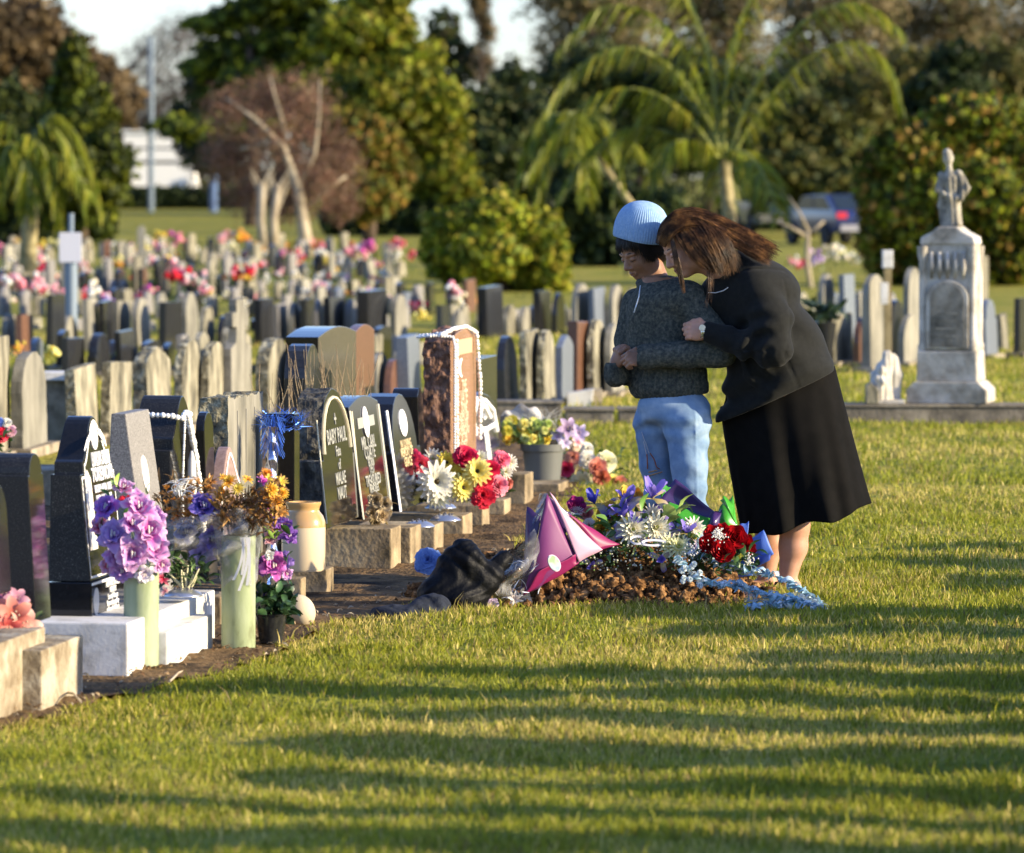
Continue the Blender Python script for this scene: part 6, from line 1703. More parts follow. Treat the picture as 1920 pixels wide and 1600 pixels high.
# ---- pale blue ribbon garland trailing to the right
def garland():
    g = thing('ribbon_garland', 'pale blue and white ribbon and plastic loop trailing from the mound onto the grass', 'ribbon garland', G(1400, 1130))
    rnd = random.Random(61)
    fb = FB()
    A = [(1268, 1048), (1290, 1072), (1318, 1094), (1350, 1098), (1385, 1100), (1420, 1112), (1460, 1122), (1500, 1130), (1540, 1142)]
    B = [(1290, 1040), (1340, 1056), (1390, 1068), (1440, 1078), (1475, 1092), (1505, 1112), (1530, 1130), (1545, 1142)]
    Cc = [(1395, 1142), (1430, 1138), (1470, 1136), (1510, 1140), (1545, 1143)]
    def pth(L_, t):
        k = t * (len(L_) - 1); i = min(len(L_) - 2, int(k)); f_ = k - i
        return L_[i][0] + (L_[i + 1][0] - L_[i][0]) * f_, L_[i][1] + (L_[i + 1][1] - L_[i][1]) * f_
    for L_, n_, Y0, Y1_ in ((A, 210, 19.05, 18.95), (B, 210, 19.3, 19.0), (Cc, 90, 18.95, 18.95)):
        for i in range(n_):
            t = rnd.random(); px, py = pth(L_, t); Y = Y0 + (Y1_ - Y0) * t
            z_ = P(px, py, Y); z_.z = max(z_.z, .02)
            col = rnd.choice([(.30, .52, .60), (.55, .68, .74), (.72, .76, .78), (.40, .58, .72), (.25, .42, .55)])
            d = Vector((rnd.uniform(-1, 1) + .6, rnd.uniform(-.5, .3), rnd.uniform(-.35, .45))).normalized() * rnd.uniform(.02, .055)
            fb.leaf(z_ - d * .5 + Vector((0, rnd.uniform(-.03, .03), rnd.uniform(-.008, .012))), z_ + d * .5, rnd.uniform(.010, .022), col, rnd.uniform(-.6, .9), 4)
    for i in range(9):
        px, py = rnd.uniform(1275, 1330), rnd.uniform(1058, 1100)
        flower(fb, 'carnation', P(px, py, 19.0), .012, (rnd.uniform(-.5, .5), -1, .3), (.5, .6, .6), (.7, .78, .80), rnd)
    fb.build('ribbon_loops', g, plain('satin_ribbon', (1, 1, 1), .3) if False else mat('satin', [(1, 1, 1)], attr=True, rough=.25, spec=.6, transl=.25))
    def fn(u, v):
        px = 1395 + 140 * u; py = 1104 + 30 * v + 18 * u * (1 - v); p_ = P(px, py, 19.0 - .03 * v); p_.z = max(p_.z, .03) + .012 * math.sin(11 * u + 7 * v)
        return p_ - g.location
    MB().grid(fn, 34, 12).build('plastic_film', film('pale_blue_film', (.55, .68, .78), .5), g, smooth=True)
garland()

# twigs, leaves and litter on the soil strip
rnd = random.Random(71); fb = FB()
for i in range(260):
    y = rnd.uniform(15.2, 22); x = float(edge_x(y)) - rnd.uniform(-.02, .28)
    a = Vector((x, y, .015)); k = rnd.uniform(.7, 1.3)
    fb.leaf(a, a + Vector((rnd.uniform(-.03, .03), rnd.uniform(-.03, .03), rnd.uniform(0, .012))), rnd.uniform(.006, .014), tuple(c * k for c in rnd.choice([(.30, .20, .10), (.42, .30, .16), (.16, .09, .04), (.50, .42, .28)])), .5, 3)
o = fb.build('leaf_litter', None); tag(o, 'dry brown leaves and crumbs scattered along the edge of the lawn', 'leaf litter', kind='stuff')
for a_, b_, c_, lab in (((120, 1310), (138, 1322), (152, 1330), 'pale twig lying near the lower left concrete base'), ((318, 1290), (335, 1282), (342, 1270), 'pale twig by the lawn edge in front of the nearest green vase')):
    mb = MB(); mb.tube([G(*a_) + Vector((0, 0, .02)), G(*b_) + Vector((0, 0, .035)), G(*c_) + Vector((0, 0, .02))], [.004, .0035, .002], n=5)
    tag(mb.build('twig', mat('pale_twig', [(.35, .28, .18), (.5, .42, .3)], scale=20, rough=.9), None), lab, 'twig')
# ---------------------------------------------------------------- rows of graves behind
ORD = ['first', 'second', 'third', 'fourth', 'fifth', 'sixth', 'seventh', 'eighth', 'ninth', 'tenth', 'eleventh', 'twelfth', 'thirteenth', 'fourteenth', 'fifteenth', 'sixteenth', 'seventeenth', 'eighteenth', 'nineteenth', 'twentieth']
ORD += ['twenty-' + o for o in ORD[:9]] + ['thirtieth'] + ['thirty-' + o for o in ORD[:9]] + ['fortieth'] + ['forty-' + o for o in ORD[:9]] + ['fiftieth'] + ['fifty-' + o for o in ORD[:9]] + ['sixtieth']
ORD += ['sixty-' + o for o in ORD[:9]] + ['seventieth'] + ['seventy-' + o for o in ORD[:9]]
CM = {'lichen': (m_lichen, 'lichen yellow'), 'pale': (m_pale, 'pale cream'), 'dark': (m_darkg, 'dark'), 'red': (m_red, 'red brown'), 'blue': (m_bluegrey, 'blue grey'), 'grey': (m_grey, 'speckled grey')}
SN = {'round': 'round topped', 'flat': 'square topped', 'peak': 'pointed', 'arc': 'arched', 'shoulder': 'shouldered', 'ogee': 'curved top', 'cross': 'cross topped'}
def tp_seed(t): return int(t * 7)
def bstone(x0, xs, x1, top, base, style, cm, label, group, w=.5, sidem=None):
    c = G(xs, base); s_ = F / c.y
    ray = math.atan2(c.x, c.y)
    phi = math.asin(min(.95, max(.06, (x1 - xs) / s_ / w)))
    th = max(.06, (xs - x0) / s_ / math.cos(phi))
    h = P(xs, top, c.y).z
    a = ray + phi
    g = thing('headstone', label, 'headstone', (c.x, c.y, -.01), R(90) - a, group)
    lr = random.Random(int(x0 * 13 + tp_seed(top))); g.rotation_euler.x = lr.uniform(-.03, .03); g.rotation_euler.y = lr.uniform(-.035, .035)
    mb = stone_mb(w, h, th, style, .01, 0, .006 if cm in ('lichen', 'pale') and c.y < 42 else 0)
    m = CM[cm][0]
    o = mb.build('stone_slab', [m, sidem or m], g, bevel=.006 if c.y < 42 else 0)
    if sidem:
        for p in o.data.polygons:
            if p.normal.y > -0.7: p.material_index = 1
    if c.y < 46 and style != 'cross':
        MB().box((w / 2, th / 2, .03), (w + .12, th + .12, .06)).build('base', m_conc, g, bevel=.006)
    return g
rowB = [(-30, -8, 20, 628, 866, 'flat', 'lichen'), (20, 45, 90, 660, 858, 'round', 'pale'), (125, 148, 189, 690, 842, 'flat', 'lichen'), (186, 206, 247, 677, 834, 'flat', 'lichen'),
        (250, 280, 325, 650, 822, 'peak', 'lichen'), (325, 344, 380, 638, 812, 'round', 'lichen'), (378, 392, 426, 640, 806, 'round', 'lichen'), (418, 436, 474, 560, 800, 'cross', 'pale'),
        (478, 505, 548, 634, 792, 'round', 'lichen'), (546, 560, 585, 650, 790, 'round', 'dark'), (700, 708, 728, 658, 775, 'peak', 'pale'), (726, 735, 758, 675, 775, 'round', 'red'),
        (745, 770, 792, 630, 772, 'flat', 'blue'), (893, 905, 934, 672, 770, 'round', 'lichen'), (932, 950, 975, 628, 772, 'round', 'dark'), (974, 990, 1014, 620, 770, 'flat', 'lichen'),
        (1012, 1022, 1044, 618, 768, 'round', 'lichen'), (1045, 1054, 1075, 628, 760, 'peak', 'blue'), (1060, 1082, 1112, 600, 752, 'flat', 'red'), (1104, 1116, 1140, 600, 750, 'round', 'lichen'), (1138, 1150, 1172, 606, 748, 'round', 'pale')]
rb = 0
for i, (x0, xs, x1, tp, bs, st, cm) in enumerate(rowB):
    bstone(x0, xs, x1, tp, bs, st, cm, '%s %s headstone, %s from the left in the second row' % (CM[cm][1], SN[st], ORD[i]), 'headstones of the row behind the near graves', .55, m_brokenside if cm == 'lichen' else None)
    if st == 'cross': pass
# low white ledge and dark niche between them
g = thing('grave_ledge', 'white ledge grave base with a dark arched niche between two lichen headstones', 'plinth', G(88, 830))
sL = F / g.location.y
MB().box((.05, .1, .19), (.14, .25, .38)).build('block', m_conc, g, bevel=.006)
MB().box((.05, .08, .405), (.17, .30, .05)).build('ledge', m_whitepaint, g, bevel=.004)
tag(MB().box((P(-20, 0, 25).x, 25.4, .09), (.9, .5, .18)).build('concrete_block', m_conc, None, bevel=.006), 'plain concrete footing at the left edge under the red silk flowers', 'footing')

# long concrete kerbs behind the mourners
Yk = 33.2
def kerb(px0, px1, Y, h, label, skew=.0):
    a, b = P(px0, 0, Y).x, P(px1, 0, Y).x
    g = thing('grave_kerb', label, 'kerb', ((a + b) / 2, Y, 0), skew)
    MB().box((0, .12, h / 2), (b - a, .24, h)).build('kerb_block', m_kerb, g, bevel=.008)
    MB().box((0, .12, h + .010), (b - a + .02, .27, .02)).build('coping', m_kerb, g, bevel=.004)
m_kerb = mat('kerb_concrete', [(.06, .055, .045), (.16, .14, .11), (.28, .25, .19)], scale=5, rough=.95, bump=.6, bscale=30, detail=9)
kerb(1560, 2060, Yk, .125, 'long weathered concrete kerb under the statue monument')
kerb(905, 1053, Yk + .6, .12, 'concrete kerb behind the grey flower pot')
kerb(1060, 1150, Yk, .10, 'short concrete kerb left of the child, between two dark gaps')
kerb(1160, 1300, Yk, .10, 'concrete kerb passing behind the child')
g = thing('grave_block', 'small bright white grave block in front of the red brown headstone', 'block', G(1090, 765)); MB().prism([(-.10, 0), (.07, 0), (.09, .13), (-.10, .10)], 0, .2).build('block', m_whitepaint, g, bevel=.006)
MB().box((.1, .3, .06), (.1, .2, .12)).build('rear_block', m_conc, g, bevel=.006)

# third row
rowC = [(8, 14, 30, 588, 668, 'round', 'pale'), (34, 42, 64, 588, 670, 'flat', 'red'), (86, 97, 122, 552, 668, 'flat', 'dark'), (118, 126, 148, 590, 662, 'round', 'pale'), (160, 168, 186, 560, 660, 'flat', 'pale'),
        (186, 196, 214, 565, 658, 'flat', 'dark'), (212, 222, 246, 562, 655, 'flat', 'pale'), (250, 260, 284, 558, 655, 'round', 'pale'), (296, 310, 342, 565, 660, 'flat', 'dark'), (338, 350, 372, 548, 655, 'round', 'pale'),
        (374, 384, 404, 575, 650, 'round', 'lichen'), (408, 418, 440, 590, 650, 'round', 'dark'), (476, 490, 515, 560, 648, 'flat', 'dark'), (514, 524, 542, 570, 645, 'flat', 'grey'), (544, 552, 566, 568, 645, 'round', 'pale'),
        (564, 574, 592, 560, 645, 'flat', 'dark'), (590, 596, 608, 560, 642, 'round', 'grey'), (608, 622, 650, 556, 642, 'flat', 'dark'), (650, 658, 674, 560, 640, 'round', 'grey'), (668, 690, 726, 545, 642, 'flat', 'dark'),
        (732, 742, 764, 552, 640, 'round', 'pale'), (820, 830, 846, 570, 655, 'flat', 'dark'), (848, 856, 878, 582, 640, 'round', 'pale'), (896, 915, 946, 538, 636, 'flat', 'dark'), (944, 952, 970, 570, 632, 'round', 'lichen'),
        (972, 980, 998, 575, 630, 'round', 'pale'), (1000, 1015, 1036, 545, 628, 'flat', 'dark'), (1034, 1044, 1060, 550, 628, 'round', 'dark'), (1072, 1080, 1106, 530, 628, 'round', 'pale'), (1106, 1116, 1138, 540, 628, 'flat', 'blue'), (1140, 1150, 1172, 532, 626, 'round', 'pale'), (1172, 1180, 1200, 540, 625, 'round', 'lichen')]
for i, (x0, xs, x1, tp, bs, st, cm) in enumerate(rowC):
    bstone(x0, xs, x1, tp, bs, st, cm, '%s %s headstone, %s from the left in the third row' % (CM[cm][1], SN[st], ORD[i]), 'headstones of the third row', .5)
rowC2 = [(118, 128, 160, 632, 715, 'flat', 'dark'), (163, 182, 212, 625, 712, 'shoulder', 'dark'), (222, 230, 256, 620, 708, 'flat', 'dark'), (266, 276, 302, 640, 700, 'arc', 'dark'), (414, 428, 440, 612, 690, 'round', 'lichen'), (546, 556, 575, 618, 700, 'round', 'dark'),
         (700, 712, 736, 610, 690, 'arc', 'dark'), (736, 748, 775, 628, 690, 'flat', 'blue'), (780, 790, 800, 640, 690, 'flat', 'lichen')]
for i, (x0, xs, x1, tp, bs, st, cm) in enumerate(rowC2):
    bstone(x0, xs, x1, tp, bs, st, cm, '%s %s headstone, %s from the left between second and third rows' % (CM[cm][1], SN[st], ORD[i]), 'headstones between the second and third rows', .5)
# right of the mourners
rowR = [(1535, 1545, 1566, 512, 640, 'round', 'pale'), (1552, 1564, 1600, 590, 690, 'flat', 'lichen'), (1578, 1586, 1606, 514, 640, 'flat', 'blue'), (1606, 1612, 1640, 596, 690, 'round', 'red'), (1618, 1628, 1662, 512, 700, 'round', 'pale'),
        (1662, 1672, 1694, 560, 690, 'round', 'dark'), (1684, 1696, 1730, 590, 690, 'round', 'pale'), (1694, 1702, 1724, 500, 660, 'round', 'pale'), (1836, 1842, 1854, 478, 600, 'flat', 'lichen'), (1842, 1850, 1872, 560, 676, 'shoulder', 'blue'), (1874, 1880, 1892, 590, 660, 'flat', 'lichen'), (1902, 1912, 1940, 558, 672, 'flat', 'dark')]
for i, (x0, xs, x1, tp, bs, st, cm) in enumerate(rowR):
    bstone(x0, xs, x1, tp, bs, st, cm, '%s %s headstone, %s from the left around the statue monument' % (CM[cm][1], SN[st], ORD[i]), 'headstones around the statue monument', .5)
# far rows
rnd = random.Random(100)
k = 0
far = []
for (xa, xb, tp0, tp1, bs, n, name) in ((0, 480, 478, 512, 560, 22, 'fourth row'), (380, 760, 470, 500, 520, 15, 'fourth row'), (0, 520, 450, 470, 500, 20, 'far row'), (560, 900, 520, 540, 585, 10, 'fourth row')):
    for i in range(n):
        x = xa + (xb - xa) * (i + rnd.uniform(.2, .8)) / n; w_ = rnd.uniform(14, 26)
        far.append((x, w_, rnd.uniform(tp0, tp1), bs + rnd.uniform(-6, 6), rnd.choice(['pale', 'pale', 'lichen', 'grey', 'dark', 'dark', 'red']), rnd.choice(['round', 'flat', 'arc', 'peak']), name))
for (xa, xb, tp0, tp1, bs, n, name) in ((0, 770, 570, 600, 622, 28, 'crowded row behind the third'), (840, 1190, 560, 580, 612, 14, 'crowded row behind the third'), (60, 760, 620, 655, 700, 20, 'crowded row before the third'), (0, 760, 512, 530, 560, 30, 'packed row below the flowers'), (0, 780, 536, 556, 592, 24, 'middle row of small stones'), (0, 740, 436, 456, 478, 20, 'last row before the trees'), (1500, 1720, 540, 565, 610, 8, 'packed row below the flowers')):
    for i in range(n):
        x = xa + (xb - xa) * (i + rnd.uniform(.2, .8)) / n; w_ = rnd.uniform(15, 25)
        far.append((x, w_, rnd.uniform(tp0, tp1), bs + rnd.uniform(-6, 6), rnd.choice(['lichen', 'lichen', 'pale', 'grey', 'grey', 'dark', 'blue']), rnd.choice(['round', 'flat', 'arc', 'peak']), name))
for nm in ('fourth row', 'far row', 'crowded row behind the third', 'crowded row before the third', 'packed row below the flowers', 'middle row of small stones', 'last row before the trees'):
    sub = sorted([f for f in far if f[6] == nm])
    for i, (x, w_, tp, bs, cm, st, _) in enumerate(sub):
        bstone(x - w_ / 2, x - w_ * .15, x + w_ / 2, tp, bs, st, cm, '%s %s headstone, %s from the left in the %s' % (CM[cm][1], SN[st], ORD[i], nm), 'headstones of the ' + nm, .45)

# bunches of flowers on the distant graves
def far_bunch(px, py, Y, rp, cols, label, group):
    rnd = random.Random(int(px * 7 + py)); c = P(px, py, Y); r = rp / F * Y
    g = thing('flower_bunch', label, 'flowers', c, 0, group)
    fb = FB()
    for i in range(16):
        p_ = Vector((rnd.gauss(0, .5), rnd.gauss(0, .35), rnd.gauss(0, .4))) * r
        fb.blob(c + p_, (r * rnd.uniform(.22, .4),) * 3, rnd.choice(cols), 5)
    fb.build('blooms', g)
    fb = FB()
    for i in range(10):
        a = c + Vector((rnd.gauss(0, .4), rnd.gauss(0, .3), -r * .3)) * 1; fb.leaf(a, a + Vector((rnd.uniform(-1, 1), rnd.uniform(-.6, .6), rnd.uniform(-1.4, .2))) * r * .8, r * .3, (.06, .10, .02), .2, 2)
    fb.build('foliage', g, m_leaf)
PAL = [('red', [RED, CRI, PNK]), ('pink', [PNK, (.85, .5, .55), WHT]), ('white', [WHT, CRM]), ('cream', [CRM, PYEL, WHT]), ('orange', [ORA, (.8, .4, .1), YEL]), ('magenta', [(.6, .1, .4), PNK]), ('violet', [PUR, LIL]), ('yellow', [YEL, PYEL])]
spots = []
rnd = random.Random(200)
for i in range(210):
    px = rnd.uniform(0, 750); Y = rnd.choice([62, 72, 84, 95, 104]); base = HORIZ + CAMZ * F / Y
    spots.append((px, base - rnd.uniform(12, 40) * 62 / Y, Y, rnd.uniform(6, 13), rnd.choices(range(8), [5, 6, 8, 8, 4, 2, 1, 2])[0]))
spots += [(30, 525, 66, 24, 1), (68, 532, 66, 20, 1), (85, 505, 70, 18, 0), (172, 545, 60, 19, 2), (200, 565, 58, 14, 6), (340, 515, 66, 22, 0), (362, 525, 66, 20, 1), (330, 500, 70, 18, 1), (440, 512, 66, 16, 0), (472, 508, 66, 15, 0), (455, 520, 66, 14, 4), (690, 465, 90, 18, 5), (672, 470, 90, 18, 1), (640, 490, 84, 20, 2), (620, 495, 84, 18, 4), (600, 478, 90, 16, 2),
          (778, 575, 60, 15, 0), (790, 590, 58, 12, 7), (845, 545, 60, 18, 1), (855, 560, 60, 15, 2), (882, 560, 62, 13, 4), (575, 532, 66, 8, 2), (595, 535, 66, 9, 1), (640, 536, 66, 10, 2), (772, 478, 88, 9, 0), (262, 462, 92, 16, 7), (300, 442, 108, 12, 4), (335, 446, 108, 14, 5), (420, 445, 108, 14, 1), (450, 442, 108, 14, 4), (562, 468, 96, 9, 2),
          (1560, 470, 92, 18, 2), (1585, 478, 88, 16, 3), (1500, 495, 82, 12, 0), (1530, 485, 86, 14, 6), (1610, 480, 88, 12, 3), (1490, 490, 82, 11, 1), (1545, 560, 58, 12, 1), (1562, 585, 52, 16, 3), (312, 608, 52, 11, 4), (30, 650, 42, 12, 4), (100, 660, 40, 14, 7), (455, 566, 58, 10, 2)]
spots.sort()
cnt = {}
for s_ in spots:
    nm = PAL[s_[4]][0]; side = 'right of the mourners' if s_[0] > 1300 else 'left of the mourners'
    i = cnt.get((nm, side), 0); cnt[(nm, side)] = i + 1
    far_bunch(s_[0], s_[1], s_[2], s_[3], PAL[s_[4]][1], 'distant mostly %s flower bunch, %s such from the left, %s' % (nm, ORD[i], side), 'flower bunches on the distant graves')

# sign on a pole
c = G(133, 645); Y = c.y; s_ = Y / F
g = thing('sign_post', 'grey metal pole carrying a blank white square board above the distant graves', 'sign', (c.x, c.y, 0))
mb = MB(); mb.tube([(0, 0, 0), (0, 0, P(0, 490, Y).z)], 12 * s_, n=12); mb.build('pole', plain('grey_blue_pole', (.17, .22, .27), .5), g, smooth=40)
mb = MB(); mb.tube([(0, .02, P(0, 492, Y).z), (0, .02, P(0, 400, Y).z)], 5 * s_, n=8); mb.build('thin_pole', _mc['grey_blue_pole'], g, smooth=40)
MB().box((0, -13 * s_, P(0, 464, Y).z), (42 * s_, .012, 56 * s_)).build('board', plain('sign_white', (.62, .62, .66), .6), g, bevel=.003)
g = thing('stone_pillar', 'thin pale stone pillar standing on the far lawn, left', 'pillar', G(265, 520)); Y = g.location.y; s_ = Y / F
MB().prism([(-9 * s_, 0), (9 * s_, 0), (7 * s_, 92 * s_), (0, 97 * s_), (-7 * s_, 92 * s_)], -6 * s_, 6 * s_).build('shaft', m_pale, g, bevel=.006)
MB().box((0, 0, .03), (30 * s_, 30 * s_, .06)).build('base', m_conc, g, bevel=.006)
g = thing('grave_post', 'slim white capped brown post behind the small white angel', 'post', G(1664, 700)); Y = g.location.y; s_ = Y / F
MB().box((0, 0, 100 * s_), (14 * s_, 14 * s_, 200 * s_)).build('shaft', mat('mossy_post', [(.16, .12, .05), (.34, .28, .15)], scale=8, rough=.9), g, bevel=.004)
MB().box((0, 0, 214 * s_), (20 * s_, 20 * s_, 34 * s_)).build('cap', m_whitepaint, g, bevel=.008)
MB().box((-6 * s_, -8 * s_, 150 * s_), (14 * s_, 8 * s_, 40 * s_)).build('plaque', m_whitepaint, g, bevel=.004)

# ---- the monument with a statue
m_marble = mat('weathered_marble', [(.13, .12, .09), (.30, .27, .22), (.44, .41, .35), (.52, .50, .45)], scale=5, rough=.75, bump=.3, bscale=30, detail=11, pos=[.3, .42, .52, .64])
m_marbled = mat('stained_marble', [(.07, .065, .05), (.19, .175, .14), (.32, .30, .25)], scale=7, rough=.85, bump=.4, bscale=30, detail=10)
m_column = mat('sooty_marble', [(.08, .075, .06), (.24, .22, .17), (.42, .39, .31)], scale=11, rough=.85, bump=.4, bscale=30, detail=10)
c = P(1786, 752, Yk + .12); s_ = c.y / F
g = thing('statue_monument', 'tall weathered white marble grave monument with an arched tablet, topped by a figure', 'monument', (c.x, c.y + .12, .147), R(-13))
z_ = lambda py: (753 - py) * s_
MB().prism([(-76 * s_, 0), (76 * s_, 0), (76 * s_, z_(728)), (60 * s_, z_(713)), (-60 * s_, z_(713)), (-76 * s_, z_(728))], -.22, .22).build('base_slab', m_marble, g, bevel=.008)
MB().prism([(-58 * s_, 0), (58 * s_, 0), (56 * s_, 58 * s_), (-56 * s_, 58 * s_)], -.19, .19).build('lower_block', m_marble, g, bevel=.012).location.z = z_(713)
MB().prism([(-52 * s_, 0), (52 * s_, 0), (50 * s_, 200 * s_), (-50 * s_, 200 * s_)], -.155, .155).build('shaft', m_marble, g, bevel=.010).location.z = z_(655)
for sx in (-1, 1):
    for sy in (-1, 1):
        MB().lathe([(.034, 0), (.034, .03), (.026, .05), (.024, 168 * s_), (.034, 180 * s_), (.036, 196 * s_)], 12, (sx * 47 * s_, sy * .15, z_(655))).build('corner_column', m_marble, g, smooth=40)
n = 12
arch = [(-40 * s_, 0), (40 * s_, 0), (40 * s_, 95 * s_)] + [(40 * s_ * math.cos(math.pi * i / n), 95 * s_ + 34 * s_ * math.sin(math.pi * i / n)) for i in range(1, n)] + [(-40 * s_, 95 * s_)]
MB().prism(arch, -.185, -.15).build('arched_tablet', m_marble, g, bevel=.006).location.z = z_(652)
arch2 = [(x * .8, z * .92 + 4 * s_) for x, z in arch]
MB().prism(arch2, -.189, -.184).build('inscription_field', m_marbled, g).location.z = z_(652)
mb = MB()
for i in range(5):
    x = (-30 + 15 * i) * s_; mb.tube([(x, -.165, z_(470)), (x + .004, -.175, z_(500)), (x, -.162, z_(520))], [.010, .018, .006], n=6)
mb.build('carved_drapes', m_marble, g, smooth=True)
for i in range(4):
    MB().box((0, -.1905, z_(585 + 14 * i)), (.14 - .02 * (i % 2), .002, .008)).build('carved_line', m_column, g)
MB().prism([(-53 * s_, 0), (53 * s_, 0), (50 * s_, 14 * s_), (30 * s_, 24 * s_), (18 * s_, 34 * s_), (-18 * s_, 34 * s_), (-30 * s_, 24 * s_), (-50 * s_, 14 * s_)], -.165, .165).build('cap_stone', m_marble, g, bevel=.012).location.z = z_(456)
# statue: draped figure, head bowed, one arm folded, skirts falling to the plinth
S = SDF((-.16, -.16, -.02), (.20, .16, .58), .0055)
def sp_(px, py, y=0.0): return ((px - 1786) * s_, y, (430 - py) * s_)
S.ell(sp_(1781, 300), (.036, .036, .046), None, .008); S.cap(sp_(1782, 310), sp_(1783, 325), .018, .024, .01)
S.ell(sp_(1779, 290), (.030, .034, .030), None, .01)
S.ell(sp_(1785, 342), (.060, .048, .062), None, .02); S.chain([sp_(1786, 345), sp_(1788, 380), sp_(1790, 425)], [.052, .050, .060], .02)
S.chain([sp_(1768, 332), sp_(1764, 360, -.03), sp_(1786, 374, -.055)], [.026, .022, .016], .01)
S.chain([sp_(1800, 330), sp_(1815, 356, -.01), sp_(1806, 374, -.035), sp_(1786, 378, -.05)], [.030, .030, .022, .014], .012)
S.chain([sp_(1770, 345, .01), sp_(1768, 390, .01), sp_(1774, 424, 0)], [.026, .026, .034], .02)
S.cap(sp_(1790, 380, -.03), sp_(1796, 420, -.035), .030, .026, .015)
S.ell(sp_(1798, 424, -.03), (.034, .040, .016), None, .01)
S.disp(lambda X, Y, Z: .0035 * np.sin(X * 150 + 9 * Z + Y * 60) * (Z < .33))
S.cut(sp_(1786, 432), (0, 0, -1))
V_, Q_ = S.mesh(1)
st = np_mesh('statue', V_, Q_, m_column, g); st.location.z = z_(424)
# small white angel with a child, left of the monument
c = P(1660, 752, Yk + .1); s_ = c.y / F
g = thing('angel_statue', 'small white marble kneeling angel on the kerb left of the statue monument', 'statue', (c.x, c.y + .02, .147))
def sp_(px, py, y=0.0): return ((px - 1660) * s_, y, (752 - py) * s_)
S = SDF((-.17, -.16, -.01), (.19, .17, .44), .006)
S.ell(sp_(1664, 664), (.034, .034, .040), None, .01)
S.chain([sp_(1662, 680), sp_(1656, 710), sp_(1656, 750)], [.045, .055, .075], .02)
S.chain([sp_(1674, 672, .03), sp_(1682, 700, .04), sp_(1682, 745, .04)], [.045, .040, .030], .02)
S.chain([sp_(1654, 680, .02), sp_(1640, 700, .02), sp_(1638, 740, .0)], [.026, .024, .03], .012)
S.chain([sp_(1652, 688, -.03), sp_(1644, 704, -.07), sp_(1656, 712, -.09)], [.022, .018, .016], .01)
S.ell(sp_(1652, 690, -.07), (.028, .028, .032), None, .008); S.chain([sp_(1650, 706, -.06), sp_(1646, 745, -.05)], [.030, .035], .012)
S.disp(lambda X, Y, Z: .003 * np.sin(X * 170 + 40 * Y))
S.cut(sp_(1660, 752), (0, 0, -1))
V_, Q_ = S.mesh(1)
np_mesh('figure', V_, Q_, m_marble, g)
MB().box((0, 0, .012), (.24, .22, .024)).build('base', m_marble, g, bevel=.005)
g = thing('grave_block', 'squat yellow grey stone at the foot of the white angel', 'block', (P(1632, 0, Yk).x, Yk - .02, .147)); MB().prism([(-.03, 0), (.05, 0), (.05, .09), (.0, .14), (-.03, .12)], 0, .1).build('stone', m_lichen, g, bevel=.006)
g = thing('flower_pot', 'small dark urn with foliage behind the woman, left of the kerb headstones', 'flower pot', G(1545, 690)); s_ = g.location.y / F
MB().lathe([(12 * s_, 0), (20 * s_, 50 * s_), (24 * s_, 85 * s_), (20 * s_, 86 * s_)], 18).build('urn', m_darkg, g, smooth=40)
fb = FB(); random.seed(4)
for i in range(60):
    a = g.location + Vector((random.uniform(-.12, .12), random.uniform(-.1, .1), 90 * s_ + random.uniform(0, .08))); fb.leaf(a, a + Vector((random.uniform(-.2, .1), random.uniform(-.1, .1), random.uniform(-.1, .14))), .05, (.02, .04, .015), .3, 3)
fb.build('foliage', g, m_leaf)

# ---------------------------------------------------------------- trees
def leaf_cloud(name, clumps, n, size, cols, parent, seed=0, shell=.55, aspect=1.0, hang=0.0, m=None):
    """leaf faces spread through ellipsoid clumps; cols: list of leaf colours"""
    rng = np.random.default_rng(seed); n = int(n * 2.2); size = size * .66
    C_ = np.array([tuple(c[0]) for c in clumps]); dark_ = .80; Rr = np.array([c[1] if hasattr(c[1], '__len__') else (c[1],) * 3 for c in clumps])
    vol = Rr.prod(1) ** (2 / 3); pk = rng.choice(len(clumps), n, p=vol / vol.sum())
    d = rng.normal(size=(n, 3)); d /= np.linalg.norm(d, axis=1, keepdims=True)
    rad = (shell + (1.08 - shell) * rng.random(n) ** .6)
    lump = 1 + .24 * np.sin(d[:, 0] * 7 + pk * 1.7) * np.cos(d[:, 2] * 6 + pk) + .16 * np.sin(d[:, 0] * 15 + d[:, 2] * 11 + pk * 2.3) * np.cos(d[:, 1] * 13 + pk) + .10 * rng.normal(size=n)
    p = C_[pk] + d * Rr[pk] * (rad * lump)[:, None]
    nrm = d * .7 + rng.normal(size=(n, 3)) * .7; nrm /= np.linalg.norm(nrm, axis=1, keepdims=True)
    a = np.cross(nrm, rng.normal(size=(n, 3))); a[:, 2] -= hang; a -= nrm * (a * nrm).sum(1, keepdims=True); a /= np.linalg.norm(a, axis=1, keepdims=True) + 1e-9
    b = np.cross(nrm, a)
    s_ = size * rng.uniform(.5, 1.3, n)[:, None]
    a = a * s_ * .5; b = b * s_ * .5 / aspect
    V_ = np.stack([p - a, p - b * .9 + nrm * s_ * .1, p + a, p + b * .9 + nrm * s_ * .1], 1).reshape(-1, 3)
    Q_ = np.arange(n * 4).reshape(n, 4)
    cols = np.array(cols); cc = cols[(rng.random(n) * len(cols)).astype(int)] * rng.uniform(.7, 1.3, (n, 1))
    clc = .75 + .5 * rng.random(len(clumps)); cc = cc * clc[pk][:, None] * dark_
    o = np_mesh(name, V_ - np.array(parent.location), Q_, m or m_foliage, parent, smooth=False, col=np.repeat(cc, 4, 0))
    return o
m_foliage = mat('foliage', [(1, 1, 1)], attr=True, rough=0.6, spec=0.2, transl=0.25)
m_bark = mat('bark', [(.05, .035, .025), (.14, .10, .07)], scale=3, rough=.95, bump=.8, bscale=12)
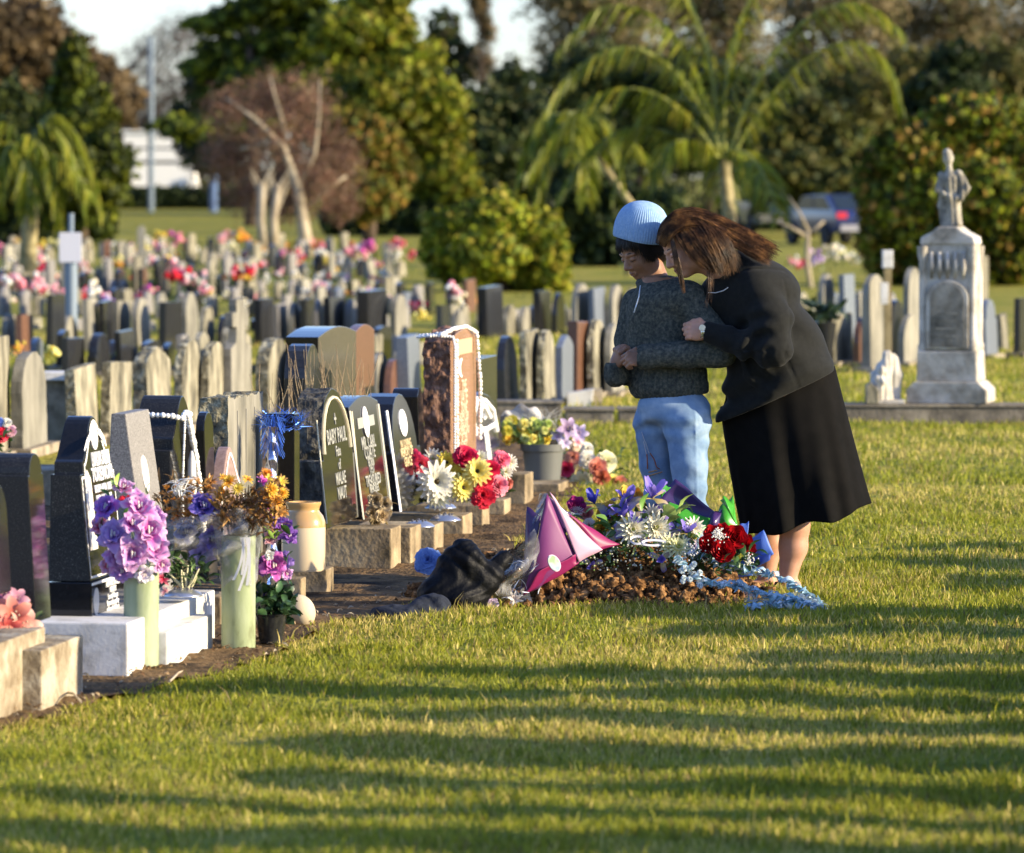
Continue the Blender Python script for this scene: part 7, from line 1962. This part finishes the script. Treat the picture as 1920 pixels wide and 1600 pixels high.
m_whitebark = mat('birch_bark', [(.18, .14, .09), (.36, .30, .20), (.44, .38, .27)], scale=2, rough=.8)
def trunk(parent, pts, rad, m=None, name='trunk', n=8):
    mb = MB(); mb.tube([Vector(p) - parent.location for p in pts], rad, n=n); return mb.build(name, m or m_bark, parent, smooth=True)
def px_clumps(l, Y, dy=1.0, seed=0):
    """(px, py, rpx[, rpy]) -> clumps with real depth"""
    r_ = random.Random(seed); out = []
    for t in l:
        px, py, rx = t[:3]; ry = t[3] if len(t) > 3 else rx
        s_ = Y / F; out.append((P(px, py, Y + r_.uniform(-1, 1) * rx * s_ * dy), (rx * s_, rx * s_, ry * s_)))
    return out
def tree(name, label, Y, base_px, clumps, n, size, cols, seed, tr=None, cat='tree', group=None, **k):
    b = P(base_px, 0, Y)
    g = thing(name, label, cat, (b.x, Y, 0), 0, group)
    cl = px_clumps(clumps, Y, seed=seed)
    top = max(c[0].z for c in cl)
    r0 = (tr or 14) / F * Y
    pts = [(b.x, Y, -.05), (b.x + r0 * .5, Y, top * .35), (b.x - r0 * .3, Y, top * .7), (cl[0][0].x, Y, top * .9)]
    trunk(g, pts, [r0, r0 * .75, r0 * .5, r0 * .2])
    mb = MB()
    for c_, r_ in cl[1:7]:
        a = Vector((b.x, Y, top * .35)); mb.tube([a - g.location, a.lerp(c_, .5) + Vector((0, 0, .1)) - g.location, c_ - g.location], [r0 * .35, r0 * .22, r0 * .08], n=5)
    if len(mb.v): mb.build('branches', m_bark, g)
    leaf_cloud('crown', cl, n, size, cols, g, seed, **k)
    return g
YG = [(.20, .23, .012), (.13, .17, .012), (.07, .10, .012), (.26, .25, .02)]
DK = [(.018, .032, .012), (.03, .05, .014), (.05, .07, .015)]
OG = [(.20, .17, .02), (.16, .17, .02), (.27, .16, .03), (.09, .11, .015)]
BR = [(.18, .12, .05), (.13, .09, .045), (.22, .16, .08)]
GB = [(.26, .20, .10), (.32, .25, .12), (.18, .15, .07), (.12, .13, .04)]
# cypress on the left
tree('cypress_tree', 'tall yellow green conical cypress left of the white building', 112, 150, [(135, 115, 26, 45), (138, 165, 42, 60), (150, 230, 58, 65), (165, 300, 68, 70), (170, 350, 66, 55), (120, 260, 50, 70), (110, 330, 55, 70), (150, 400, 60, 50)], 9000, .26, [tuple(v * .8 for v in c) for c in YG[:3] + DK[1:]], 1, shell=.7)
tree('shrub_tree', 'dark green bushy tree behind the drooping palm at the left edge', 118, 30, [(10, 215, 55, 60), (60, 300, 60, 90), (0, 330, 70, 90), (60, 400, 70, 60), (10, 420, 60, 45), (120, 430, 50, 30)], 5000, .3, DK + [(.10, .12, .02)], 2)
tree('autumn_tree', 'large brown autumn tree rising at the top left corner', 230, 40, [(20, 70, 95, 75), (95, 110, 85, 60), (-30, 120, 100, 90), (165, 150, 70, 50), (30, 190, 110, 60), (210, 190, 50, 50)], 8000, .55, BR, 3)
tree('bare_tree', 'leafless grey brown tree behind the white building', 305, 225, [(275, 110, 50, 50), (320, 80, 50, 45), (250, 190, 60, 60), (330, 170, 60, 60), (290, 240, 80, 40), (390, 130, 50, 60), (350, 60, 50, 40), (230, 250, 50, 40), (300, 200, 70, 60)], 4200, .5, [(.10, .08, .07), (.16, .12, .10), (.06, .06, .05)], 4, aspect=4, shell=.2)
tree('pine_tree', 'tall open pine with layered yellow green boughs behind the red brown tree', 165, 470, [(480, 20, 70, 26), (400, 45, 48, 20), (560, 30, 60, 26), (430, 95, 62, 22), (520, 85, 60, 24), (380, 130, 40, 20), (590, 90, 50, 22), (480, 140, 70, 26), (410, 180, 48, 20), (560, 150, 60, 26), (440, 235, 80, 26), (550, -20, 60, 30), (350, 240, 60, 22), (620, 40, 40, 40)], 8000, .42, YG[:3] + DK[1:], 5, shell=.3)
tree('conifer_tree', 'broad bushy yellow green conifer right of the red brown tree', 140, 770, [(720, 60, 55, 40), (660, 110, 60, 45), (760, 130, 65, 50), (820, 190, 50, 45), (700, 190, 80, 55), (790, 250, 75, 60), (840, 330, 55, 55), (770, 330, 70, 60), (650, 60, 60, 40), (690, 20, 50, 30), (640, 170, 60, 50), (700, 300, 80, 60), (730, -10, 50, 30)], 13000, .36, YG + OG[:1], 6, shell=.55)
tree('olive_tree', 'rounded orange green tree in front of the broad conifer', 122, 690, [(680, 270, 60, 50), (640, 320, 45, 45), (720, 320, 55, 50), (690, 370, 60, 40), (650, 250, 45, 40)], 5000, .28, OG, 7)
tree('dark_tree', 'dark tree mass between the broad conifer and the big palm', 150, 930, [(900, 220, 50, 55), (960, 180, 50, 60), (930, 290, 65, 60), (980, 320, 60, 60), (900, 360, 60, 50), (1000, 250, 50, 60), (950, 390, 80, 40)], 6000, .36, DK + [(.09, .10, .03)], 8)
tree('tall_tree', 'thin tall brown topped tree against the pale sky, top centre', 190, 905, [(900, 10, 24, 40), (912, 60, 18, 34), (895, -40, 30, 40), (905, 120, 22, 30)], 1100, .45, BR + DK[1:2], 9, tr=5, aspect=3, shell=.1)
tree('bush', 'bright yellow green bush in front of the dark trees, left of the child', 72, 940, [(870, 430, 50, 40), (940, 410, 50, 42), (1000, 450, 52, 50), (910, 480, 70, 45), (980, 510, 62, 45), (850, 490, 50, 40), (830, 440, 34, 40), (1030, 500, 34, 60)], 9000, .17, [tuple(v * 1.45 for v in c) for c in YG + OG[:1]], 10, cat='bush')
tree('dark_bush', 'dark green undergrowth under the big palm, behind the child', 92, 1130, [(1080, 380, 60, 60), (1140, 420, 70, 80), (1080, 480, 60, 50), (1190, 470, 60, 60), (1120, 330, 60, 50), (1240, 420, 60, 60)], 5000, .26, DK, 11, cat='bush')
tree('olive_tree', 'olive green rounded tree behind the parked car', 135, 1500, [(1440, 260, 60, 55), (1520, 240, 65, 55), (1580, 290, 60, 60), (1480, 320, 70, 50), (1560, 350, 60, 40), (1430, 340, 50, 50)], 7000, .32, [(.10, .11, .02), (.14, .13, .03), (.05, .07, .02)], 12)
tree('hedge_tree', 'wide orange and green bush behind the statue monument', 76, 1790, [(1700, 300, 62, 60), (1780, 260, 66, 60), (1860, 250, 70, 60), (1930, 300, 70, 80), (1690, 400, 66, 60), (1760, 380, 74, 70), (1850, 370, 80, 70), (1920, 430, 70, 70), (1700, 480, 60, 50), (1780, 490, 70, 50), (1870, 490, 70, 50), (1650, 340, 40, 70), (1650, 460, 36, 60), (1820, 210, 60, 30)], 17000, .2, [tuple(v * 1.35 for v in c) for c in OG + YG[:3]] + DK[1:2], 13, cat='bush')
for i, (x, y0, lab) in enumerate(((1120, 30, 'leafless pale tree behind the left fronds of the big palm'), (1330, 40, 'leafless pale tree straight behind the big palm'), (1560, 40, 'leafless pale tree behind the right fronds of the big palm'), (1740, 60, 'leafless pale tree above the orange bush'), (1900, 90, 'leafless pale tree at the right edge'))):
    tree('bare_tree', lab, 200 + 9 * i, x, [(x - 60, y0 + 60, 70, 70), (x + 50, y0 + 40, 75, 80), (x, y0 + 130, 110, 70), (x - 70, y0 + 200, 80, 60), (x + 80, y0 + 190, 80, 60), (x, y0 - 20, 80, 50), (x - 70, y0 - 30, 70, 50), (x + 70, y0 - 40, 70, 50), (x, y0 - 100, 90, 60)], 7500, .5, GB, 20 + i, aspect=2.5, shell=.15, group='leafless trees behind the palm')
tree('dark_pine', 'dark blue green conifer above the orange bush at the right', 150, 1790, [(1790, 110, 40, 30), (1770, 160, 60, 30), (1810, 190, 60, 40), (1740, 200, 50, 40)], 2500, .36, DK, 31)
# red brown leafless tree with white stems
Yt = 104
g = thing('birch_tree', 'leafless red brown twigged tree with a pale forked trunk', 'tree', P(575, 0, Yt) * 1); g.location.z = 0
trunk(g, [P(580, 500, Yt), P(568, 420, Yt), P(558, 350, Yt), P(530, 275, Yt), P(480, 225, Yt), P(425, 185, Yt)], [.15, .13, .10, .065, .04, .02], m_whitebark)
for pts in ([(560, 350), (590, 290), (598, 220), (600, 150)], [(540, 300), (530, 230), (515, 180), (505, 140)], [(566, 400), (620, 350), (650, 330)], [(530, 275), (500, 270), (450, 280)]):
    trunk(g, [P(a, b, Yt + .1) for a, b in pts], [.05, .04, .028, .015][:len(pts)], m_whitebark, 'branch', 6)
leaf_cloud('twigs', px_clumps([(430, 210, 60, 55), (500, 180, 60, 50), (570, 190, 60, 55), (610, 260, 45, 60), (450, 290, 55, 55), (520, 260, 60, 60), (600, 340, 60, 60), (460, 360, 55, 55), (540, 380, 60, 50), (645, 310, 45, 60), (560, 320, 50, 50), (410, 300, 40, 50), (640, 385, 40, 40)], Yt + .7, dy=.9, seed=3), 7000, .26, [(.26, .13, .08), (.30, .17, .11), (.18, .10, .065), (.22, .16, .10)], g, 15, shell=.0, aspect=7)
for i, (a, b, lab) in enumerate((((492, 345), (498, 480), 'slim pale leafless stem, left one of the pair beside the red brown tree'), ((522, 350), (514, 472), 'slim pale leafless stem, right one of the pair beside the red brown tree'))):
    g = thing('sapling', lab, 'young tree', P(b[0], 0, 96)); g.location.z = 0
    trunk(g, [P(b[0], b[1] + 14, 96), P((a[0] + b[0]) / 2 - 6, (a[1] + b[1]) / 2, 96), P(*a, 96)], [.11, .09, .06], m_whitebark)
    mb = MB()
    for k_ in range(5): mb.tube([P(a[0], a[1] + 10 * k_, 96) - g.location, P(a[0] + (-1) ** k_ * 22, a[1] - 35 + 6 * k_, 96) - g.location], [.03, .01], n=5)
    mb.build('branches', m_whitebark, g)
# pale bare shrub in front of the car
g = thing('bare_shrub', 'small pale leafless forked tree in front of the parked car', 'young tree', P(1514, 0, 74)); g.location.z = 0
trunk(g, [P(1520, 540, 74), P(1513, 490, 74), P(1516, 430, 74)], [.045, .04, .03], m_whitebark)
for pts in ([(1516, 435), (1500, 400), (1478, 368)], [(1515, 445), (1480, 425), (1435, 408)], [(1516, 440), (1545, 415)]):
    trunk(g, [P(a, b, 74) for a, b in pts], [.028, .02, .008][:len(pts)], m_whitebark, 'branch', 6)
# hedge lines
def hedge(label, Y, px0, px1, top, cols, n, seed):
    a, b = P(px0, 0, Y), P(px1, 0, Y); h = P(0, top, Y).z
    g = thing('hedge', label, 'hedge', ((a.x + b.x) / 2, Y, 0)); m_ = int((px1 - px0) / 36) + 1
    cl = [(Vector((a.x + (b.x - a.x) * (i + .5) / m_, Y, h * .45)), (abs(b.x - a.x) / m_ * .8, .8, h * .55)) for i in range(m_)]
    leaf_cloud('leaves', cl, n, .32, cols, g, seed)
    mb = MB()
    for c_, r_ in cl: mb.tube([(c_.x - g.location.x, 0, -.05), (c_.x - g.location.x, 0, h * .6)], .05, n=5)
    mb.build('stems', m_bark, g)
hedge('dark hedge under the conifer and olive tree', 140, 610, 900, 375, DK, 4000, 41)
hedge('dark hedge behind the parked car', 152, 1360, 1660, 372, DK + [(.08, .10, .02)], 4000, 42)
hedge('low dark hedge below the white building', 250, 190, 480, 352, DK, 3000, 43)
hedge('dark hedge at the far left under the cypress', 122, -40, 200, 372, DK, 2500, 44)
hedge('distant dark hedge behind the red brown tree', 262, 380, 1000, 250, DK + [(.07, .08, .03)], 5000, 45)
tree('dark_pine', 'dark ragged conifers behind the layered pine and the red brown tree', 205, 520, [(420, 160, 70, 50), (500, 190, 80, 50), (590, 140, 70, 60), (380, 230, 70, 40), (620, 220, 80, 60), (460, 60, 50, 40), (540, 90, 60, 40), (400, 290, 60, 40), (850, 120, 46, 50), (830, 60, 30, 40)], 5000, .5, DK + [(.10, .12, .03), (.12, .10, .06)], 63)
tree('olive_tree', 'olive tree mass behind the left side of the big palm', 170, 1190, [(1060, 160, 60, 60), (1130, 140, 66, 60), (1210, 160, 70, 60), (1290, 170, 70, 70), (1100, 240, 70, 60), (1200, 250, 80, 60), (1300, 270, 80, 60), (1390, 180, 60, 60), (1480, 170, 60, 50)], 6000, .4, DK + [(.12, .13, .03)], 61)
tree('olive_tree', 'golden olive tree mass above the parked car, right of the palm', 172, 1600, [(1560, 170, 66, 60), (1640, 200, 66, 66), (1700, 150, 60, 60), (1600, 260, 70, 50), (1880, 140, 66, 60), (1940, 180, 60, 70), (1680, 250, 50, 50)], 5500, .4, [(.20, .17, .05), (.14, .14, .03), (.08, .09, .02)], 62)
hedge('distant dark hedge closing off the right side', 262, 1000, 2000, 235, DK + [(.10, .09, .05)], 6000, 46)

for i in range(7):
    x = (-160, -420, -700, -1000, 2110, 2420, 2760)[i]
    tree('boundary_tree', 'rounded evergreen of the cemetery boundary, %s of those standing outside the frame' % ORD[i], 205 + 9 * (i % 3), x, [(x, 200, 130, 110), (x - 90, 270, 110, 90), (x + 90, 260, 120, 90), (x + 10, 90, 90, 80), (x - 60, 130, 90, 70)], 3500, .6, DK + OG[1:3], 80 + i, group='evergreens of the cemetery boundary')
hedge('long dark hedge beyond the left side of the cemetery', 255, -1400, 190, 260, DK, 4000, 47)
hedge('long dark hedge beyond the right side of the cemetery', 255, 1990, 3200, 260, DK, 4000, 48)

# ---- palms
m_frond = mat('palm_leaf', [(1, 1, 1)], attr=True, rough=.45, spec=.35, transl=.3)
def frond(FBv, rach, L_, rng, n=66, wid=.045, cols=YG, hang=1.0):
    """rach: list of world points; adds hanging leaflets"""
    R_ = [Vector(p) for p in rach]; k = len(R_)
    for i in range(n):
        t = .12 + .88 * i / n; x = t * (k - 1); j = min(k - 2, int(x)); p = R_[j].lerp(R_[j + 1], x - j); d = (R_[j + 1] - R_[j]).normalized()
        sd = d.cross(Vector((0, 0, 1))); sd = sd.normalized() if sd.length > .01 else Vector((1, 0, 0))
        ll = L_ * (math.sin(math.pi * (.12 + .80 * t)) ** .6) * rng.uniform(.8, 1.15)
        for s_ in (-1, 1):
            v = (sd * s_ * rng.uniform(.25, .6) + d * .45 + Vector((0, 0, -hang * rng.uniform(.5, 1.1)))).normalized()
            m_ = p + (sd * s_ * .5 + d * .5).normalized() * ll * .35; e = m_ + v * ll * .75
            c = cols[int(rng.random() * len(cols))]; kk = rng.uniform(.7, 1.4); c = tuple(a * kk for a in c)
            w_ = Vector((rng.uniform(-1, 1), rng.uniform(-1, 1), .2)).normalized() * wid
            n0 = len(FBv.v); FBv.v += [p - w_ * .5, p + w_ * .5, m_ + w_ * .6, m_ - w_ * .6, e]; FBv.c += [c] * 5
            FBv.f += [(n0, n0 + 1, n0 + 2, n0 + 3), (n0 + 3, n0 + 2, n0 + 4, n0 + 4)]
def palm(label, Y, crown, base_px, fr, trunk_r, L_, seed, trunk_top=None, auto=10, reach=2.4, wid=.034):
    rng = random.Random(seed); s_ = Y / F; b = P(base_px, 0, Y); c = P(*crown, Y)
    g = thing('palm_tree', label, 'palm tree', (b.x, Y, 0))
    trunk(g, [(b.x, Y, -.05), (b.x + .05, Y, c.z * .5), (c.x, Y, c.z)], [trunk_r * 1.2, trunk_r, trunk_r * .8], mat('palm_trunk', [(.20, .17, .08), (.42, .36, .20)], scale=4, rough=.9, bump=.6, bscale=10, stretch=(1, 1, 4)))
    rach = []
    for pts in fr: rach.append([P(a, b_, Y + dy * s_) for a, b_, dy in pts])
    for i in range(auto):
        az = rng.uniform(0, 6.28); up = rng.uniform(.2, 1.1); r_ = reach * rng.uniform(.7, 1.05); pts = []
        for j in range(7):
            t = j / 6; pts.append(c + Vector((math.cos(az) * r_ * t, math.sin(az) * r_ * t, r_ * (up * t * 1.3 - (up * .9 + .65) * t * t))))
        rach.append(pts)
    for pts in rach:
        # smooth the rachis
        q_ = [Vector(p) for p in pts]; out = []
        for i in range(len(q_) - 1):
            p0 = q_[max(0, i - 1)]; p1 = q_[i]; p2 = q_[i + 1]; p3 = q_[min(len(q_) - 1, i + 2)]
            for k_ in range(4):
                t = k_ / 4; out.append(.5 * ((2 * p1) + (p2 - p0) * t + (2 * p0 - 5 * p1 + 4 * p2 - p3) * t * t + (3 * p1 - 3 * p2 + p3 - p0) * t ** 3))
        out.append(q_[-1])
        mb = MB(); mb.tube([p - g.location for p in out], [.04 * (1 - .8 * i / (len(out) - 1)) for i in range(len(out))], n=6)
        o = mb.build('frond', plain('frond_stalk', (.22, .24, .05), .5), g, smooth=True)
        fb = FB(); frond(fb, out, L_, rng, wid=wid)
        o2 = fb.build('leaflets', None, m_frond)
        o2.parent = o; o2.location = (0, 0, 0); o2.matrix_parent_inverse = Matrix.Translation(-g.location)
    return g
palm('big feathery palm standing behind the mourners', 78, (1358, 300), 1362, [
    [(1372, 300, 0), (1400, 245, -5), (1450, 175, -20), (1520, 105, -30), (1600, 80, -30), (1660, 120, -25), (1690, 200, -20)],
    [(1365, 295, 0), (1400, 200, 20), (1460, 90, 40), (1540, 20, 50), (1620, 10, 60), (1690, 60, 60)],
    [(1358, 290, 0), (1360, 180, 0), (1385, 60, 10), (1430, -50, 20)],
    [(1350, 290, 0), (1320, 180, -10), (1270, 80, -20), (1200, 20, -30), (1120, 20, -30), (1050, 90, -30)],
    [(1346, 295, 0), (1290, 220, -30), (1210, 170, -60), (1120, 180, -70), (1040, 250, -70), (990, 330, -60)],
    [(1346, 300, 0), (1280, 260, 20), (1190, 240, 30), (1110, 280, 40), (1050, 360, 40)],
    [(1350, 300, 0), (1310, 270, -40), (1260, 270, -80), (1220, 330, -100)],
    [(1352, 300, 0), (1330, 120, 20), (1280, -20, 40), (1220, -80, 50)],
    [(1352, 300, 0), (1300, 200, 30), (1240, 190, 50), (1180, 260, 60), (1150, 360, 60)],
    [(1340, 250, 0), (1270, 140, -60), (1180, 90, -100), (1080, 130, -110), (1010, 230, -100)]], .105, .74, 51, auto=2, reach=2.0)
g = None
palm('low drooping palm at the left edge in front of the cypress', 82, (45, 290), 50, [
    [(45, 290, 0), (75, 240, -10), (110, 250, -20), (145, 320, -30), (160, 400, -30)],
    [(45, 290, 0), (60, 260, -30), (85, 290, -50), (105, 360, -60), (110, 420, -60)],
    [(45, 290, 0), (90, 220, 10), (140, 250, 10), (175, 330, 10), (190, 400, 10)],
    [(40, 290, 0), (20, 240, -10), (-10, 250, -20), (-40, 330, -30)],
    [(45, 290, 0), (50, 280, -40), (55, 330, -70), (50, 400, -80)],
    [(45, 290, 0), (20, 270, -50), (0, 320, -70), (-5, 390, -70)]], .13, .55, 52, auto=7, reach=1.2, wid=.04)
# second, lower palm between bush and child: hanging fronds
palm('low drooping palm left of the big palm, above the yellow green bush', 84, (1085, 250), 1178, [
    [(1075, 250, 0), (1030, 230, -20), (985, 280, -30), (965, 370, -30)], [(1075, 250, 0), (1110, 220, -20), (1150, 260, -30), (1170, 350, -30)],
    [(1075, 250, 0), (1050, 240, -50), (1020, 300, -80), (1010, 390, -80)], [(1075, 250, 0), (1085, 240, -60), (1100, 300, -90), (1100, 380, -90)]], .06, .5, 53, auto=6, reach=1.3, wid=.04)

# ---------------------------------------------------------------- buildings and cars far off
m_wall = plain('white_wall', (.78, .76, .70), .8); m_glassd = plain('dark_glass', (.02, .03, .04), .15)
Y = 292; s_ = Y / F; c = P(303, 0, Y)
g = thing('white_building', 'low white building with dark window bands beyond the hedges on the left', 'building', (c.x, Y, 0))
zz = lambda py: P(0, py, Y).z
for i, (a, b) in enumerate(((250, 277), (281, 302), (308, 350))):
    MB().box((0, 0, (zz(a) + zz(b)) / 2), (130 * s_, 5, zz(a) - zz(b))).build('wall', m_wall, g)
MB().box((0, .15, (zz(250) + 0) / 2 - .02), (126 * s_, 4.6, zz(250) - .05)).build('window_band', m_glassd, g)
MB().box((0, 0, zz(247)), (136 * s_, 5.3, 4 * s_)).build('roof', m_wall, g)
for x in (-58, 62, 66):
    MB().box((x * s_, -2.7, zz(330) / 2), (6 * s_, 6 * s_, zz(330))).build('post', m_wall, g)
Y = 240; s_ = Y / F; c = P(20, 0, Y)
g = thing('house', 'pale roofed house corner at the left edge behind the cypress', 'house', (c.x, Y, 0))
zz = lambda py: P(0, py, Y).z
MB().prism([(-90 * s_, zz(165)), (58 * s_, zz(165)), (50 * s_, zz(142)), (-90 * s_, zz(142))], 0, 6).build('roof', plain('pale_roof', (.50, .52, .52), .5), g)
MB().box((-25 * s_, 3, zz(165) / 2), (130 * s_, 5, zz(165))).build('wall', plain('house_wall', (.42, .40, .36), .8), g)
MB().box((-5 * s_, .48, zz(185)), (50 * s_, .06, 22 * s_)).build('window', m_glassd, g)
g = thing('lamp_pole', 'tall thin grey pole above the white building', 'pole', P(283, 0, 230)); g.location.z = 0
mb = MB(); mb.tube([(0, 0, 0), (0, 0, P(0, 70, 230).z)], .13, n=8); mb.build('pole', _mc['grey_blue_pole'], g)
g = thing('blue_post', 'short blue grey post right of the white building', 'post', P(400, 0, 230)); g.location.z = 0
mb = MB(); mb.tube([(0, 0, 0), (0, 0, P(0, 325, 230).z)], .18, n=8); mb.build('pole', plain('blue_post_paint', (.10, .16, .30), .5), g)

def car(label, px, Y, wpx, col, rz=0.0, scl=1.0):
    c = P(px, 0, Y)
    g = thing('parked_car', label, 'car', (c.x, Y, 0), rz)
    m_b = plain('car_paint_%d' % px, col, .3, coat=.6); m_t = plain('tyre', (.02, .02, .02), .8)
    body = [(-2.1, .35), (2.1, .35), (2.15, .75), (1.95, .95), (1.1, 1.0), (.5, 1.42), (-1.3, 1.45), (-2.0, 1.0), (-2.15, .8)]
    MB().prism(body, -.85, .85).build('body', m_b, g, bevel=.06, smooth=30)
    MB().prism([(1.0, 1.02), (.48, 1.38), (-.35, 1.40), (-.35, 1.02)], -.87, .87).build('window', m_glassd, g)
    MB().prism([(-.45, 1.02), (-.45, 1.40), (-1.25, 1.40), (-1.75, 1.02)], -.87, .87).build('window', m_glassd, g)
    MB().add([(-1.36, -.7, 1.42), (-1.36, .7, 1.42), (-1.97, .75, 1.03), (-1.97, -.75, 1.03)], [(0, 1, 2, 3)]).build('rear_window', m_glassd, g, solid=.02)
    for x in (-1.35, 1.35):
        for y in (-.82, .82):
            mb = MB(); mb.lathe([(.2, -.1), (.32, -.1), (.32, .1), (.2, .1)], 18, (x, y, .32), Matrix.Rotation(R(90), 3, 'X')); mb.build('wheel', m_t, g)
    for y in (-.68, .68): MB().box((-2.13, y, .86), (.08, .3, .16)).build('tail_light', plain('tail_light_red', (.5, .02, .03), .3), g)
    MB().box((-2.2, 0, .5), (.1, 1.5, .18)).build('bumper', plain('bumper_grey', (.25, .25, .27), .5), g)
    return g
car('blue violet hatchback parked under the trees, right of the mourners', 1568, 121, 90, (.02, .03, .10), R(108)).scale = (.82, .82, .82)
car('small dark blue car half hidden behind the pale forked tree', 1452, 139, 60, (.05, .09, .16), R(95))
car('tiny far white car in front of the dark hedge, centre', 868, 300, 24, (.75, .76, .80), R(90))

# ---------------------------------------------------------------- unseen headstones added outside the right edge to cast the lawn's shadow streaks
rnd = random.Random(9)
y = 10.9; k = 0
while y < 21.6:
    w_ = rnd.uniform(.30, .66); h_ = rnd.uniform(.80, 1.5) if y < 16 else (rnd.uniform(.6, 1.0) if y < 18.5 else rnd.uniform(.40, .7))
    st = rnd.choice(['round', 'arc', 'peak', 'shoulder', 'flat', 'cross'])
    x = .1 * (y + .7) + .55 if y < 16 else max(.1 * (y + .6) + .75, 2.3 + (y - 12) * .10) + rnd.uniform(0, .35)
    cm = rnd.choice(['lichen', 'pale', 'dark', 'grey'])
    g = thing('headstone', '%s %s headstone added for its shadow, %s nearest beyond the right edge' % (CM[cm][1], SN[st], ORD[k]), 'headstone', (x, y, -.02), R(90) - ROW_A + rnd.uniform(-.15, .15), 'headstones added beyond the right edge for their shadows')
    stone_mb(w_, h_, .12, st, .03).build('stone_slab', CM[cm][0], g, bevel=.005)
    MB().box((w_ / 2, .06, .05), (w_ + .14, .30, .10)).build('base', m_conc, g, bevel=.006)
    y += w_ + rnd.uniform(.14, .42); k += 1
